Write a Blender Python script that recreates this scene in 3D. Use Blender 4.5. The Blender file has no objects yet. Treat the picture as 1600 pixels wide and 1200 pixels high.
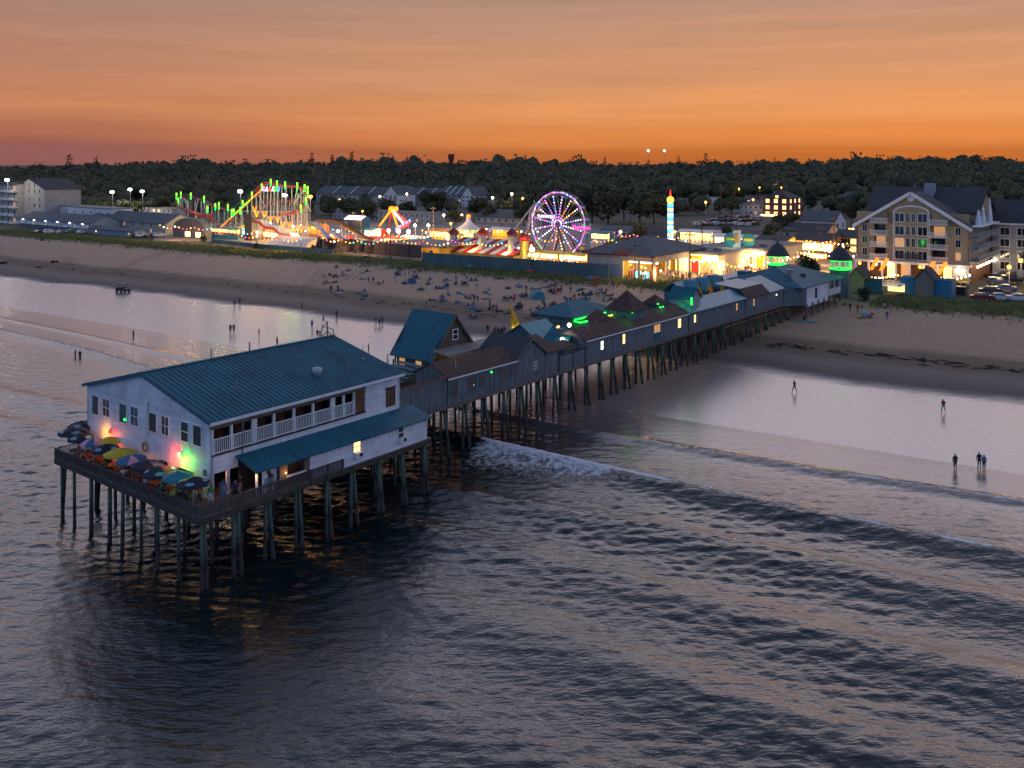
import bpy, math, random
import numpy as np
from mathutils import Vector, Matrix
random.seed(11); RNG = np.random.RandomState(5)
SC = bpy.context.scene; COL = SC.collection
R = math.radians
# ------------------------------------------------------------------ camera
F, CH, HV = 1400.0, 30.0, 258.0          # focal length in photo pixels, camera height, horizon row
cam = bpy.data.cameras.new('camera'); camo = bpy.data.objects.new('camera', cam); COL.objects.link(camo)
camo.location = (0, 0, CH); camo.rotation_euler = (R(90), 0, 0)
cam.sensor_width = 36; cam.lens = 36*F/1600; cam.shift_y = -(600-HV)/1600   # perspective-corrected, verticals upright
cam.clip_start = .5; cam.clip_end = 20000
SC.camera = camo
# ------------------------------------------------------------------ sky, sun, exposure
SUN_AZ = R(24)                            # sunset lies to the right of the view axis
w = bpy.data.worlds.new('World'); SC.world = w; w.use_nodes = True
N, L = w.node_tree.nodes, w.node_tree.links; N.clear()
def wn(t, **k):
    n = N.new(t)
    for a, b in k.items(): setattr(n, a, b)
    return n
out = wn('ShaderNodeOutputWorld'); add = wn('ShaderNodeAddShader')
bg1, bg2 = wn('ShaderNodeBackground'), wn('ShaderNodeBackground')
sky = wn('ShaderNodeTexSky', sky_type='NISHITA', sun_disc=False, sun_elevation=R(-1.0), sun_rotation=SUN_AZ, altitude=0, dust_density=3.0)
bg1.inputs[1].default_value = .05
L.new(sky.outputs[0], bg1.inputs[0])
tc = wn('ShaderNodeTexCoord'); sep = wn('ShaderNodeSeparateXYZ'); L.new(tc.outputs['Generated'], sep.inputs[0])
# thin stratus streaks shift the band heights a little
mp = wn('ShaderNodeMapping'); mp.inputs['Scale'].default_value = (2.2, 2.2, 46); L.new(tc.outputs['Generated'], mp.inputs[0])
mp.inputs['Rotation'].default_value = (R(.8), R(-1.2), 0)
nz = wn('ShaderNodeTexNoise'); nz.inputs['Scale'].default_value = 1.6; nz.inputs['Detail'].default_value = 5; nz.inputs['Roughness'].default_value = .55
L.new(mp.outputs[0], nz.inputs['Vector'])
def mth(op, a, b=None, c=None):
    n = wn('ShaderNodeMath', operation=op)
    for i, v in enumerate((a, b, c)):
        if v is None: continue
        if isinstance(v, (int, float)): n.inputs[i].default_value = v
        else: L.new(v, n.inputs[i])
    return n.outputs[0]
zs = mth('MAXIMUM', sep.outputs[2], 0.0)
shift = mth('MULTIPLY', mth('SUBTRACT', nz.outputs['Fac'], .5), mth('MULTIPLY_ADD', zs, .30, .011))
zc = mth('POWER', mth('MAXIMUM', mth('ADD', zs, shift), 0.0), .5)     # sqrt gives the low bands room
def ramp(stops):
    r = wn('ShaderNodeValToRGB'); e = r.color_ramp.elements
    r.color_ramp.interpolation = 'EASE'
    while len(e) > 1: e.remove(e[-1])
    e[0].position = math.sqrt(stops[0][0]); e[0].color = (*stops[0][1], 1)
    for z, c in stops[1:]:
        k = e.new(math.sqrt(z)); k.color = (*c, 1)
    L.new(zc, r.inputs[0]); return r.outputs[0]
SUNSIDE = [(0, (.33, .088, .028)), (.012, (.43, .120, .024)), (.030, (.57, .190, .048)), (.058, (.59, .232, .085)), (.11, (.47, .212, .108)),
           (.188, (.34, .185, .128)), (.232, (.95, .80, .84)), (.27, (.97, .83, .92)), (.38, (.96, .89, 1.06)), (.58, (.25, .27, .38)), (1, (.06, .085, .15))]  # lavender belt above the frame is added to light sea, sand and walls
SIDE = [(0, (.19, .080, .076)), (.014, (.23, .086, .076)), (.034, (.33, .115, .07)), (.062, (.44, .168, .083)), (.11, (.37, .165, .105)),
        (.188, (.275, .158, .125)), (.232, (.80, .73, .83)), (.27, (.84, .79, .94)), (.38, (.88, .88, 1.08)), (.58, (.24, .27, .39)), (1, (.06, .085, .15))]  # same added bright belt, away from the sunset
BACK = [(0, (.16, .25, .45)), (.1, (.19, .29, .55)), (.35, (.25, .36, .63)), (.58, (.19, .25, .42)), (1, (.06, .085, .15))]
dotp = mth('ADD', mth('MULTIPLY', sep.outputs[0], math.sin(SUN_AZ)), mth('MULTIPLY', sep.outputs[1], math.cos(SUN_AZ)))
def maprange(v, a, b):
    n = wn('ShaderNodeMapRange', interpolation_type='SMOOTHSTEP'); L.new(v, n.inputs[0])
    n.inputs[1].default_value = a; n.inputs[2].default_value = b; return n.outputs[0]
def mix(f, a, b, t='MIX'):
    n = wn('ShaderNodeMixRGB', blend_type=t)
    if isinstance(f, (int, float)): n.inputs[0].default_value = f
    else: L.new(f, n.inputs[0])
    L.new(a, n.inputs[1]); L.new(b, n.inputs[2]); return n.outputs[0]
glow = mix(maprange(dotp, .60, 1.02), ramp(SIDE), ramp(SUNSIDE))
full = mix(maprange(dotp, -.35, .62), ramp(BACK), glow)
nz2 = wn('ShaderNodeTexNoise'); nz2.inputs['Scale'].default_value = 2.1; nz2.inputs['Detail'].default_value = 7; nz2.inputs['Roughness'].default_value = .6
mp2 = wn('ShaderNodeMapping'); mp2.inputs['Scale'].default_value = (1.5, 1.5, 30); mp2.inputs['Rotation'].default_value = (R(-1), R(2.2), 0); L.new(tc.outputs['Generated'], mp2.inputs[0]); L.new(mp2.outputs[0], nz2.inputs['Vector'])
vr = wn('ShaderNodeMapRange'); L.new(nz2.outputs['Fac'], vr.inputs[0]); vr.inputs[1].default_value = .3; vr.inputs[2].default_value = .7; vr.inputs[3].default_value = .90; vr.inputs[4].default_value = 1.08
full = mix(1.0, full, vr.outputs[0], 'MULTIPLY')
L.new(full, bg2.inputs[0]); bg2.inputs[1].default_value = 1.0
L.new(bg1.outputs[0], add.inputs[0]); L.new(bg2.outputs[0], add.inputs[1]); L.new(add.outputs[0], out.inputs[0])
sun = bpy.data.lights.new('sun', 'SUN'); suno = bpy.data.objects.new('sun', sun); COL.objects.link(suno)
sun.energy = .06; sun.angle = R(40); sun.color = (1, .62, .36)            # last afterglow just over the trees
suno.rotation_euler = (R(86), 0, -SUN_AZ+math.pi)
SC.view_settings.view_transform = 'Standard'; SC.view_settings.look = 'None'
SC.view_settings.exposure = .36; SC.view_settings.gamma = 1; SC.view_settings.use_curve_mapping = False
SC.cycles.use_denoising = True; SC.cycles.sample_clamp_indirect = 2; SC.cycles.sample_clamp_direct = 8
SC.cycles.max_bounces = 6; SC.cycles.caustics_reflective = False; SC.cycles.caustics_refractive = False
# ------------------------------------------------------------------ frames
kk = (1890-800)/1400; nn = math.hypot(kk, 1)
A = (kk/nn, 1/nn); B = (-1/nn, kk/nn)    # A runs along the pier to the shore, B along the shore to the left
def wz(u, v, z):
    d = F*(CH-z)/(v-HV); return ((u-800)/F*d, d)
O = wz(312, 817, 5.05)
PANG = math.atan2(A[1], A[0]); TANG = PANG-math.pi/2      # pier frame (x inland) and town frame (y inland)
def st(x, y): dx, dy = x-O[0], y-O[1]; return dx*A[0]+dy*A[1], dx*B[0]+dy*B[1]
def xy(s, t): return O[0]+s*A[0]+t*B[0], O[1]+s*A[1]+t*B[1]
def on_s(u, v, s):
    r = ((u-800)/F, 1, (HV-v)/F); q = (s+O[0]*A[0]+O[1]*A[1])/(r[0]*A[0]+r[1]*A[1])
    return (r[0]*q-O[0])*B[0]+(q-O[1])*B[1], CH+r[2]*q
def lerp(x, xs, ys): return float(np.interp(x, xs, ys))
CT = ([-900, -60, -40, 0, 55, 100, 190, 350, 1200], [-20, -6, -4, 0, 6, 8, 18, 26, 40])
CS = ([-400, -60, 0, 40, 60, 90, 105, 135, 143, 150, 500, 700, 1100, 1700, 2300, 6000], [-12, -6, -3, -.75, 0, .5, 1.2, 2.7, 3.3, 3.5, 3.5, 6, 15, 27, 29, 29])
def seff(s, t): return s+np.interp(t, *CT)
def gz(x, y):
    s, t = st(x, y); return float(np.interp(seff(s, t), *CS))
def G(u, v):
    "point of the terrain seen at photo pixel (u, v)"
    z = 1.0
    for _ in range(40):
        x, y = wz(u, v, z); z = .5*z+.5*gz(x, y)
    x, y = wz(u, v, z); return x, y, gz(x, y)
# ------------------------------------------------------------------ mesh builder
class MB:
    def __init__(s): s.v, s.f, s.m = [], [], []
    def add(s, vs, fs, mi=0):
        n = len(s.v); s.v += [tuple(p) for p in vs]
        s.f += [tuple(i+n for i in f) for f in fs]; s.m += [mi]*len(fs); return s
    def box(s, x0, x1, y0, y1, z0, z1, mi=0):
        return s.add([(x0,y0,z0),(x1,y0,z0),(x1,y1,z0),(x0,y1,z0),(x0,y0,z1),(x1,y0,z1),(x1,y1,z1),(x0,y1,z1)],
              [(0,3,2,1),(4,5,6,7),(0,1,5,4),(1,2,6,5),(2,3,7,6),(3,0,4,7)], mi)
    def beam(s, p, q, w, h=None, mi=0):
        p, q = Vector(p), Vector(q); d = (q-p)
        if d.length < 1e-6: return s
        d.normalize(); h = h or w
        a = d.cross(Vector((0,0,1)))
        if a.length < 1e-3: a = Vector((1,0,0))
        a.normalize(); b = a.cross(d); a = a*w/2; b = b*h/2
        return s.add([p-a-b,p+a-b,p+a+b,p-a+b,q-a-b,q+a-b,q+a+b,q-a+b],
              [(0,1,2,3),(7,6,5,4),(0,4,5,1),(1,5,6,2),(2,6,7,3),(3,7,4,0)], mi)
    def tube(s, p, q, r0, r1=None, n=8, mi=0, cap=True):
        p, q = Vector(p), Vector(q); r1 = r0 if r1 is None else r1; d = (q-p).normalized()
        a = d.cross(Vector((0,0,1)))
        if a.length < 1e-3: a = Vector((1,0,0))
        a.normalize(); b = a.cross(d)
        cs = [(math.cos(2*math.pi*i/n), math.sin(2*math.pi*i/n)) for i in range(n)]
        vs = [p+a*c*r0+b*k*r0 for c, k in cs]+[q+a*c*r1+b*k*r1 for c, k in cs]
        fs = [(i,i+n,(i+1)%n+n,(i+1)%n) for i in range(n)]
        if cap: fs += [tuple(range(n)), tuple(range(2*n-1,n-1,-1))]
        return s.add(vs, fs, mi)
    def path(s, pts, r, n=6, mi=0):
        for a, b in zip(pts, pts[1:]): s.tube(a, b, r, r, n, mi)
        return s
    def lathe(s, prof, n=16, c=(0,0,0), mi=0, mif=None, ph=0):
        k0 = len(s.v); m = len(prof)
        for i in range(n):
            a = 2*math.pi*i/n+ph; ca, sa = math.cos(a), math.sin(a)
            s.v += [(c[0]+r*ca, c[1]+r*sa, c[2]+z) for r, z in prof]
        for i in range(n):
            for j in range(m-1):
                a, b = k0+i*m+j, k0+((i+1)%n)*m+j
                s.f.append((a,b,b+1,a+1)); s.m.append(mif(i,j) if mif else mi)
        return s
    def ball(s, c, r, n=8, m=5, mi=0, sz=1):
        return s.lathe([(max(1e-3,r*math.sin(math.pi*j/m)), -r*sz*math.cos(math.pi*j/m)) for j in range(m+1)], n, c, mi)
    def prism(s, poly, a, b, axis='y', mi=0):
        "polygon in the plane across the axis, pushed from a to b; poly is (x,z) for y, (y,z) for x, (x,y) for z"
        def P(p, t): return (p[0],t,p[1]) if axis=='y' else ((t,p[0],p[1]) if axis=='x' else (p[0],p[1],t))
        n = len(poly)
        return s.add([P(p,a) for p in poly]+[P(p,b) for p in poly],
              [tuple(range(n)), tuple(range(2*n-1,n-1,-1))]+[(i,(i+1)%n,(i+1)%n+n,i+n) for i in range(n)][::1], mi)
    def slab(s, a, b, c, d, th, mi=0):
        "four-cornered sheet with thickness th along its normal"
        a, b, c, d = map(Vector, (a,b,c,d)); nrm = (b-a).cross(d-a).normalized()*th
        return s.add([a,b,c,d,a+nrm,b+nrm,c+nrm,d+nrm], [(3,2,1,0),(4,5,6,7),(0,1,5,4),(1,2,6,5),(2,3,7,6),(3,0,4,7)], mi)
    def mesh(s, name, mats, smooth=False):
        me = bpy.data.meshes.new(name); me.from_pydata(s.v, [], s.f)
        for m in (mats if isinstance(mats, (list, tuple)) else [mats]): me.materials.append(MT[m] if isinstance(m, str) else m)
        if any(s.m): me.polygons.foreach_set('material_index', s.m)
        if smooth: me.polygons.foreach_set('use_smooth', [True]*len(s.f))
        me.validate(); me.update(); return me
    def build(s, name, mats, parent=None, label=None, loc=None, rz=0, smooth=False, kind=None):
        o = bpy.data.objects.new(name, s.mesh(name, mats, smooth)); COL.objects.link(o)
        if parent: o.parent = parent
        if loc is not None: o.location = loc
        if rz: o.rotation_euler = (0,0,rz)
        if label: o['label'] = label
        if kind: o['kind'] = kind
        return o
def tag(o, label, cat, group=None):
    o['label'] = label; o['category'] = cat
    if group: o['group'] = group
    return o
def thing(name, label, cat, loc=(0,0,0), rz=0, group=None):
    o = bpy.data.objects.new(name, None); COL.objects.link(o); o.location = loc; o.rotation_euler = (0,0,rz)
    o.empty_display_size = .3
    return tag(o, label, cat, group)
def inst(name, me, parent=None, loc=(0,0,0), rot=(0,0,0), sc=(1,1,1)):
    o = bpy.data.objects.new(name, me); COL.objects.link(o); o.location = loc; o.rotation_euler = rot; o.scale = sc
    if parent: o.parent = parent
    return o
def copy_tree(o, parent=None):
    c = o.copy(); COL.objects.link(c); c.parent = parent
    for ch in o.children: copy_tree(ch, c)
    return c
def lamp(name, parent, loc, color, watts, radius=.25):
    l = bpy.data.lights.new(name, 'POINT'); l.color = color; l.energy = watts; l.shadow_soft_size = radius
    o = bpy.data.objects.new(name, l); COL.objects.link(o); o.location = loc
    if parent: o.parent = parent
    return o
# ------------------------------------------------------------------ materials
MT = {}
def mat(name, col, rough=.75, metal=0, var=.18, scale=1.2, pat=None, pitch=.2, depth=.02, emit=0, ecol=None, col2=None, spec=.5, bump=0, bscale=30, streak=0):
    m = bpy.data.materials.new(name); m.use_nodes = True; MT[name] = m
    nt = m.node_tree; nd, lk = nt.nodes, nt.links; b = nd['Principled BSDF']
    b.inputs['Roughness'].default_value = rough; b.inputs['Metallic'].default_value = metal
    b.inputs['Specular IOR Level'].default_value = spec
    if emit:
        b.inputs['Emission Color'].default_value = (*(ecol or col), 1); b.inputs['Emission Strength'].default_value = emit
        b.inputs['Base Color'].default_value = (*col, 1); return m
    t = nd.new('ShaderNodeTexCoord')
    n1 = nd.new('ShaderNodeTexNoise'); n1.inputs['Scale'].default_value = scale; n1.inputs['Detail'].default_value = 6; n1.inputs['Roughness'].default_value = .65
    lk.new(t.outputs['Object'], n1.inputs['Vector'])
    mr = nd.new('ShaderNodeMapRange'); mr.inputs[1].default_value = .3; mr.inputs[2].default_value = .7
    mr.inputs[3].default_value = 1-var; mr.inputs[4].default_value = 1+var; lk.new(n1.outputs['Fac'], mr.inputs[0])
    def mathn(op, a, c=None):
        k = nd.new('ShaderNodeMath'); k.operation = op
        for i, v in enumerate((a, c)):
            if v is None: continue
            if isinstance(v, (int, float)): k.inputs[i].default_value = v
            else: lk.new(v, k.inputs[i])
        return k.outputs[0]
    fac = mr.outputs[0]
    if streak:
        ms = nd.new('ShaderNodeMapping'); ms.inputs['Scale'].default_value = (2.6, 2.6, .22); lk.new(t.outputs['Object'], ms.inputs[0])
        ns = nd.new('ShaderNodeTexNoise'); ns.inputs['Scale'].default_value = 1.5; ns.inputs['Detail'].default_value = 6; lk.new(ms.outputs[0], ns.inputs['Vector'])
        m3 = nd.new('ShaderNodeMapRange'); m3.inputs[1].default_value = .45; m3.inputs[2].default_value = .72; m3.inputs[3].default_value = 1.03; m3.inputs[4].default_value = 1-streak; lk.new(ns.outputs['Fac'], m3.inputs[0])
        fac = mathn('MULTIPLY', fac, m3.outputs[0])
    hgt = None
    if pat:
        sp = nd.new('ShaderNodeSeparateXYZ'); lk.new(t.outputs['Object'], sp.inputs[0])
        if pat == 'clap': crd = sp.outputs[2]
        elif pat == 'x': crd = sp.outputs[0]
        elif pat == 'y': crd = sp.outputs[1]
        else: crd = mathn('ADD', sp.outputs[0], sp.outputs[1])
        q = mathn('DIVIDE', crd, pitch); fr = mathn('FRACT', q); fl = mathn('FLOOR', q)
        wn_ = nd.new('ShaderNodeTexWhiteNoise'); wn_.noise_dimensions = '1D'; lk.new(fl, wn_.inputs['W'])
        fac = mathn('MULTIPLY', fac, mathn('ADD', mathn('MULTIPLY', wn_.outputs['Value'], var*.9), 1-var*.45))
        if pat == 'clap': hgt = mathn('MULTIPLY', mathn('SUBTRACT', 1.0, fr), depth)
        else: hgt = mathn('MULTIPLY', mathn('GREATER_THAN', fr, .09), depth)
    mx = nd.new('ShaderNodeMixRGB'); mx.blend_type = 'MULTIPLY'; mx.inputs[0].default_value = 1
    if col2:
        n2 = nd.new('ShaderNodeTexNoise'); n2.inputs['Scale'].default_value = scale*.6; n2.inputs['Detail'].default_value = 5
        lk.new(t.outputs['Object'], n2.inputs['Vector'])
        m2 = nd.new('ShaderNodeMapRange'); m2.inputs[1].default_value = .42; m2.inputs[2].default_value = .62; lk.new(n2.outputs['Fac'], m2.inputs[0])
        mc = nd.new('ShaderNodeMixRGB'); mc.inputs[1].default_value = (*col, 1); mc.inputs[2].default_value = (*col2, 1)
        lk.new(m2.outputs[0], mc.inputs[0]); lk.new(mc.outputs[0], mx.inputs[1])
    else: mx.inputs[1].default_value = (*col, 1)
    lk.new(fac, mx.inputs[2]); lk.new(mx.outputs[0], b.inputs['Base Color'])
    if bump:
        n3 = nd.new('ShaderNodeTexNoise'); n3.inputs['Scale'].default_value = bscale; n3.inputs['Detail'].default_value = 3
        lk.new(t.outputs['Object'], n3.inputs['Vector']); hb = mathn('MULTIPLY', n3.outputs['Fac'], bump)
        hgt = hb if hgt is None else mathn('ADD', hgt, hb)
    if hgt is not None:
        bp = nd.new('ShaderNodeBump'); bp.inputs['Strength'].default_value = 1; bp.inputs['Distance'].default_value = 1
        lk.new(hgt, bp.inputs['Height']); lk.new(bp.outputs[0], b.inputs['Normal'])
    return m
mat('white_siding', (.62,.66,.74), .6, streak=.16, pat='clap', pitch=.17, depth=.03, var=.16, scale=.7, col2=(.55,.58,.64))
mat('white_paint', (.72,.73,.76), .5, var=.12, scale=2)
mat('teal_roof', (.012,.110,.160), .60, streak=.28, spec=.25, pat='x', pitch=.46, depth=.02, var=.28, scale=.35)
mat('teal_roof_y', (.012,.110,.160), .60, spec=.25, pat='y', pitch=.46, depth=.02, var=.16, scale=.35)
mat('teal_trim', (.010,.10,.155), .5, var=.15)
mat('teal_light', (.055,.20,.27), .4, pat='x', pitch=.5, depth=.02, var=.15, scale=.4)
mat('brown_shingle', (.085,.042,.040), .9, streak=.28, var=.30, scale=1.6, bump=.02, bscale=9, pat='clap', pitch=.12, depth=.02)
mat('slate_shingle', (.035,.045,.055), .9, var=.35, scale=1.3, bump=.02, bscale=9, pat='clap', pitch=.12, depth=.02)
mat('pier_board', (.115,.140,.165), .85, streak=.28, pat='xy', pitch=.30, depth=.02, var=.32, scale=.8)
mat('pier_board_teal', (.075,.15,.19), .85, streak=.28, pat='xy', pitch=.30, depth=.02, var=.32, scale=.8)
mat('cedar_shingle', (.12,.085,.065), .95, pat='clap', pitch=.14, depth=.03, var=.4, scale=2)
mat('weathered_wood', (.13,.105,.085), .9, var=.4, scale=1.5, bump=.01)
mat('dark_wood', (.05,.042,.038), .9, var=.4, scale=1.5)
mat('grey_rail', (.075,.072,.070), .85, var=.35, scale=3)
mat('deck_board', (.12,.10,.085), .9, pat='x', pitch=.16, depth=.01, var=.35)
mat('interior_dark', (.030,.022,.018), .9, var=.4)
mat('interior_warm', (.14,.06,.03), .8, var=.5, scale=.8)
mat('glass', (.012,.016,.022), .06, var=.1, spec=.8)
mat('glass_blue', (.02,.05,.09), .06, var=.1, spec=.8)
mat('lit_warm', (.9,.55,.2), emit=1.6, ecol=(1,.62,.22))
mat('lit_dim', (.5,.3,.14), emit=.38, ecol=(1,.50,.20))
mat('lit_white', (.9,.9,.8), emit=1.5, ecol=(.9,1,.82))
mat('lit_bright', (1,.8,.5), emit=2.6, ecol=(1,.66,.24))
mat('bulb_white', (1,.9,.8), emit=20, ecol=(1,.78,.5))
mat('bulb_cool', (1,.95,1), emit=22, ecol=(.93,.88,1))
mat('bulb_orange', (1,.5,.1), emit=4.5, ecol=(1,.33,.05))
mat('neon_green', (.02,.9,.1), emit=2.3, ecol=(.015,1,.075))
mat('neon_lime', (.3,.9,.05), emit=1.8, ecol=(.22,1,.03))
mat('neon_red', (.9,.05,.03), emit=2.0, ecol=(1,.045,.02))
mat('neon_blue', (.05,.2,.9), emit=2.2, ecol=(.06,.22,1))
mat('neon_cyan', (.1,.8,.9), emit=1.6, ecol=(.10,.75,1))
mat('neon_pink', (.9,.1,.5), emit=1.4, ecol=(1,.10,.50))
mat('neon_violet', (.7,.3,.9), emit=1.05, ecol=(.74,.28,1))
mat('neon_yellow', (.9,.7,.1), emit=1.5, ecol=(1,.66,.05))
mat('neon_orange', (.9,.3,.03), emit=1.35, ecol=(1,.22,.012))
mat('neon_white', (1,1,1), emit=1.5, ecol=(1,.80,.95))
mat('sign_dark', (.02,.02,.025), .6)
mat('steel_grey', (.22,.23,.25), .5, metal=.4)
mat('steel_white', (.40,.40,.42), .45)
mat('steel_red', (.30,.03,.035), .45)
mat('steel_dark', (.03,.03,.035), .5)
mat('pole_wood', (.10,.075,.06), .9, var=.3)
mat('tan_stucco', (.38,.285,.175), .8, streak=.28, var=.08, pat='clap', pitch=.2, depth=.012)
mat('tan_dark', (.34,.28,.21), .8, var=.08)
mat('beige_wall', (.42,.38,.33), .8, streak=.28, var=.12)
mat('grey_wall', (.28,.30,.33), .8, streak=.28, var=.12, pat='clap', pitch=.2, depth=.012)
mat('bluegrey_wall', (.22,.27,.33), .8, var=.12)
mat('white_wall', (.62,.62,.62), .75, var=.10)
mat('brick_red', (.19,.052,.045), .85, var=.3, scale=3)
mat('roof_dark', (.055,.055,.062), .9, var=.25, scale=.6)
mat('roof_grey', (.10,.11,.125), .85, var=.2, scale=.4)
mat('roof_flat', (.25,.22,.21), .9, var=.25, scale=.3)
mat('roof_red', (.17,.035,.035), .8, var=.2, scale=.5)
mat('teal_fence', (.085,.135,.145), .85, pat='xy', pitch=1.2, depth=.02, var=.2, scale=.4)
mat('brown_fence', (.085,.062,.058), .9, pat='xy', pitch=.25, depth=.02, var=.3)
mat('yellow_wall', (.52,.36,.06), .8, var=.15)
mat('blue_shed', (.03,.17,.30), .7, streak=.28, pat='xy', pitch=.25, depth=.015, var=.2)
mat('green_shed', (.30,.30,.13), .7, pat='clap', pitch=.2, depth=.015, var=.15)
mat('grey_shed', (.18,.17,.15), .8, pat='xy', pitch=.25, depth=.015, var=.2)
mat('canvas_white', (.72,.70,.68), .8, var=.08)
mat('canvas_red', (.42,.03,.035), .8, var=.15)
mat('canvas_navy', (.008,.012,.030), .7, var=.15)
mat('canvas_blue', (.03,.13,.24), .7, var=.15)
mat('canvas_teal', (.03,.20,.27), .7, var=.15)
mat('canvas_yellow', (.60,.44,.03), .7, var=.12)
mat('canvas_pink', (.62,.30,.42), .7, var=.12)
mat('canvas_orange', (.65,.22,.05), .7, var=.12)
mat('emblem_pale', (.16,.32,.42), .6, var=.1)
mat('yellow_paint', (.75,.36,.02), .45, var=.12)
mat('asphalt', (.055,.053,.055), .9, var=.25, scale=.3)
mat('paving', (.30,.25,.21), .9, var=.22, scale=.5)
mat('grass_base', (.050,.062,.022), .95, var=.4, scale=.5)
mat('grass_blade', (.15,.18,.050), .8, var=.4, scale=.25, col2=(.21,.19,.075))
mat('bark', (.05,.04,.032), .95, var=.3)
mat('leaf_dark', (.034,.046,.022), .8, var=.5, scale=.09, col2=(.055,.060,.024))
mat('leaf_mid', (.062,.078,.028), .8, var=.5, scale=.3, col2=(.09,.08,.03))
mat('leaf_olive', (.085,.082,.030), .8, var=.5, scale=.3, col2=(.11,.08,.03))
mat('leaf_pine', (.022,.030,.020), .8, var=.4, scale=.3)
mat('tyre', (.015,.015,.016), .8); mat('car_glass', (.01,.013,.018), .05, spec=.9)
for i, c in enumerate([(.55,.56,.58),(.02,.02,.024),(.25,.26,.28),(.22,.02,.025),(.04,.07,.16),(.07,.075,.08),(.62,.62,.60)]): mat('car_%d' % i, c, .22, var=.04, spec=.7)
mat('head_light', (1,.95,.85), emit=16, ecol=(1,.90,.70)); mat('tail_light', (.8,.02,.02), emit=4, ecol=(1,.03,.02))
mat('wrack', (.020,.016,.013), .95, var=.4, scale=3)
mat('towel_white', (.6,.6,.62), .9); mat('towel_teal', (.06,.36,.38), .9); mat('towel_dark', (.04,.05,.09), .9); mat('towel_pink', (.5,.25,.2), .9)
# ------------------------------------------------------------------ ground sheet
def axis_pts(segs):
    "list of (start, stop, step) pieces joined"
    o = []
    for a, b, d in segs: o += list(np.arange(a, b, d))
    o.append(segs[-1][1]); return np.array(sorted(set(np.round(o, 3))))
def grow(a, step, k, end):
    o, d = [a], step
    while abs(o[-1]-a) < abs(end-a): d *= k; o.append(o[-1]+math.copysign(d, end-a))
    return o[1:]
def grid_mesh(name, ss, tt, zfun, matname, attrs=None):
    S_, T_ = np.meshgrid(ss, tt, indexing='ij'); Z = zfun(S_, T_)
    X = O[0]+S_*A[0]+T_*B[0]; Y = O[1]+S_*A[1]+T_*B[1]
    n, m = S_.shape
    co = np.stack([X, Y, Z], -1).reshape(-1, 3).astype(np.float32)
    idx = np.arange(n*m).reshape(n, m)
    q = np.stack([idx[:-1,:-1], idx[1:,:-1], idx[1:,1:], idx[:-1,1:]], -1).reshape(-1, 4)
    me = bpy.data.meshes.new(name); k = len(q)
    me.vertices.add(n*m); me.vertices.foreach_set('co', co.ravel())
    me.loops.add(k*4); me.loops.foreach_set('vertex_index', q.ravel().astype(np.int32))
    me.polygons.add(k); me.polygons.foreach_set('loop_start', np.arange(0, 4*k, 4, dtype=np.int32))
    me.polygons.foreach_set('use_smooth', np.ones(k, bool)); me.update(calc_edges=True)
    for an, fn in (attrs or {}).items():
        at = me.attributes.new(an, 'FLOAT', 'POINT'); at.data.foreach_set('value', fn(S_, T_).astype(np.float32).ravel())
    me.materials.append(MT[matname]); o = bpy.data.objects.new(name, me); COL.objects.link(o); return o
def vnoise(x, y, seed):
    r = np.random.RandomState(seed).rand(256, 256)
    xi, yi = np.floor(x).astype(int), np.floor(y).astype(int); fx, fy = x-xi, y-yi
    fx = fx*fx*(3-2*fx); fy = fy*fy*(3-2*fy)
    a, b = r[xi % 256, yi % 256], r[(xi+1) % 256, yi % 256]; c, d = r[xi % 256, (yi+1) % 256], r[(xi+1) % 256, (yi+1) % 256]
    return (a*(1-fx)+b*fx)*(1-fy)+(c*(1-fx)+d*fx)*fy
def nodes_of(name):
    m = bpy.data.materials.new(name); m.use_nodes = True; MT[name] = m
    nt = m.node_tree; return m, nt.nodes, nt.links, nt.nodes['Principled BSDF']
# sand: bands of wet mirror, damp sand, seaweed-stained band, dry sand, turf; all follow the distance from the tide line
m, nd, lk, b = nodes_of('sand')
at = nd.new('ShaderNodeAttribute'); at.attribute_name = 'shore'
tcn = nd.new('ShaderNodeTexCoord')
def noise(scale, det=5, vec=None, rough=.6, strx=None):
    n = nd.new('ShaderNodeTexNoise'); n.inputs['Scale'].default_value = scale; n.inputs['Detail'].default_value = det; n.inputs['Roughness'].default_value = rough
    src = tcn.outputs['Object']
    if strx:
        mpn = nd.new('ShaderNodeMapping'); mpn.inputs['Rotation'].default_value = (0,0,-TANG); mpn.inputs['Scale'].default_value = strx
        lk.new(src, mpn.inputs[0]); src = mpn.outputs[0]
    lk.new(src, n.inputs['Vector']); return n.outputs['Fac']
def mn(op, a, c=None, d=None):
    k = nd.new('ShaderNodeMath'); k.operation = op
    for i, v in enumerate((a, c, d)):
        if v is None: continue
        if isinstance(v, (int, float)): k.inputs[i].default_value = v
        else: lk.new(v, k.inputs[i])
    return k.outputs[0]
def mrn(v, a, c, lo=0., hi=1.):
    k = nd.new('ShaderNodeMapRange'); k.interpolation_type = 'SMOOTHSTEP'; lk.new(v, k.inputs[0])
    for i, q in zip((1,2,3,4), (a,c,lo,hi)): k.inputs[i].default_value = q
    return k.outputs[0]
wob = mn('MULTIPLY', mn('SUBTRACT', noise(.045, 4), .5), 9)
d = mn('ADD', mn('ADD', at.outputs['Fac'], wob), mn('MULTIPLY', mn('SUBTRACT', noise(.35, 5, strx=(1,3,1)), .5), 3))
rp = nd.new('ShaderNodeValToRGB'); lk.new(mrn(d, 50, 160), rp.inputs[0]); lk.new(mn('DIVIDE', mn('SUBTRACT', d, 50.), 110.), rp.inputs[0])
e = rp.color_ramp.elements
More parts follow.
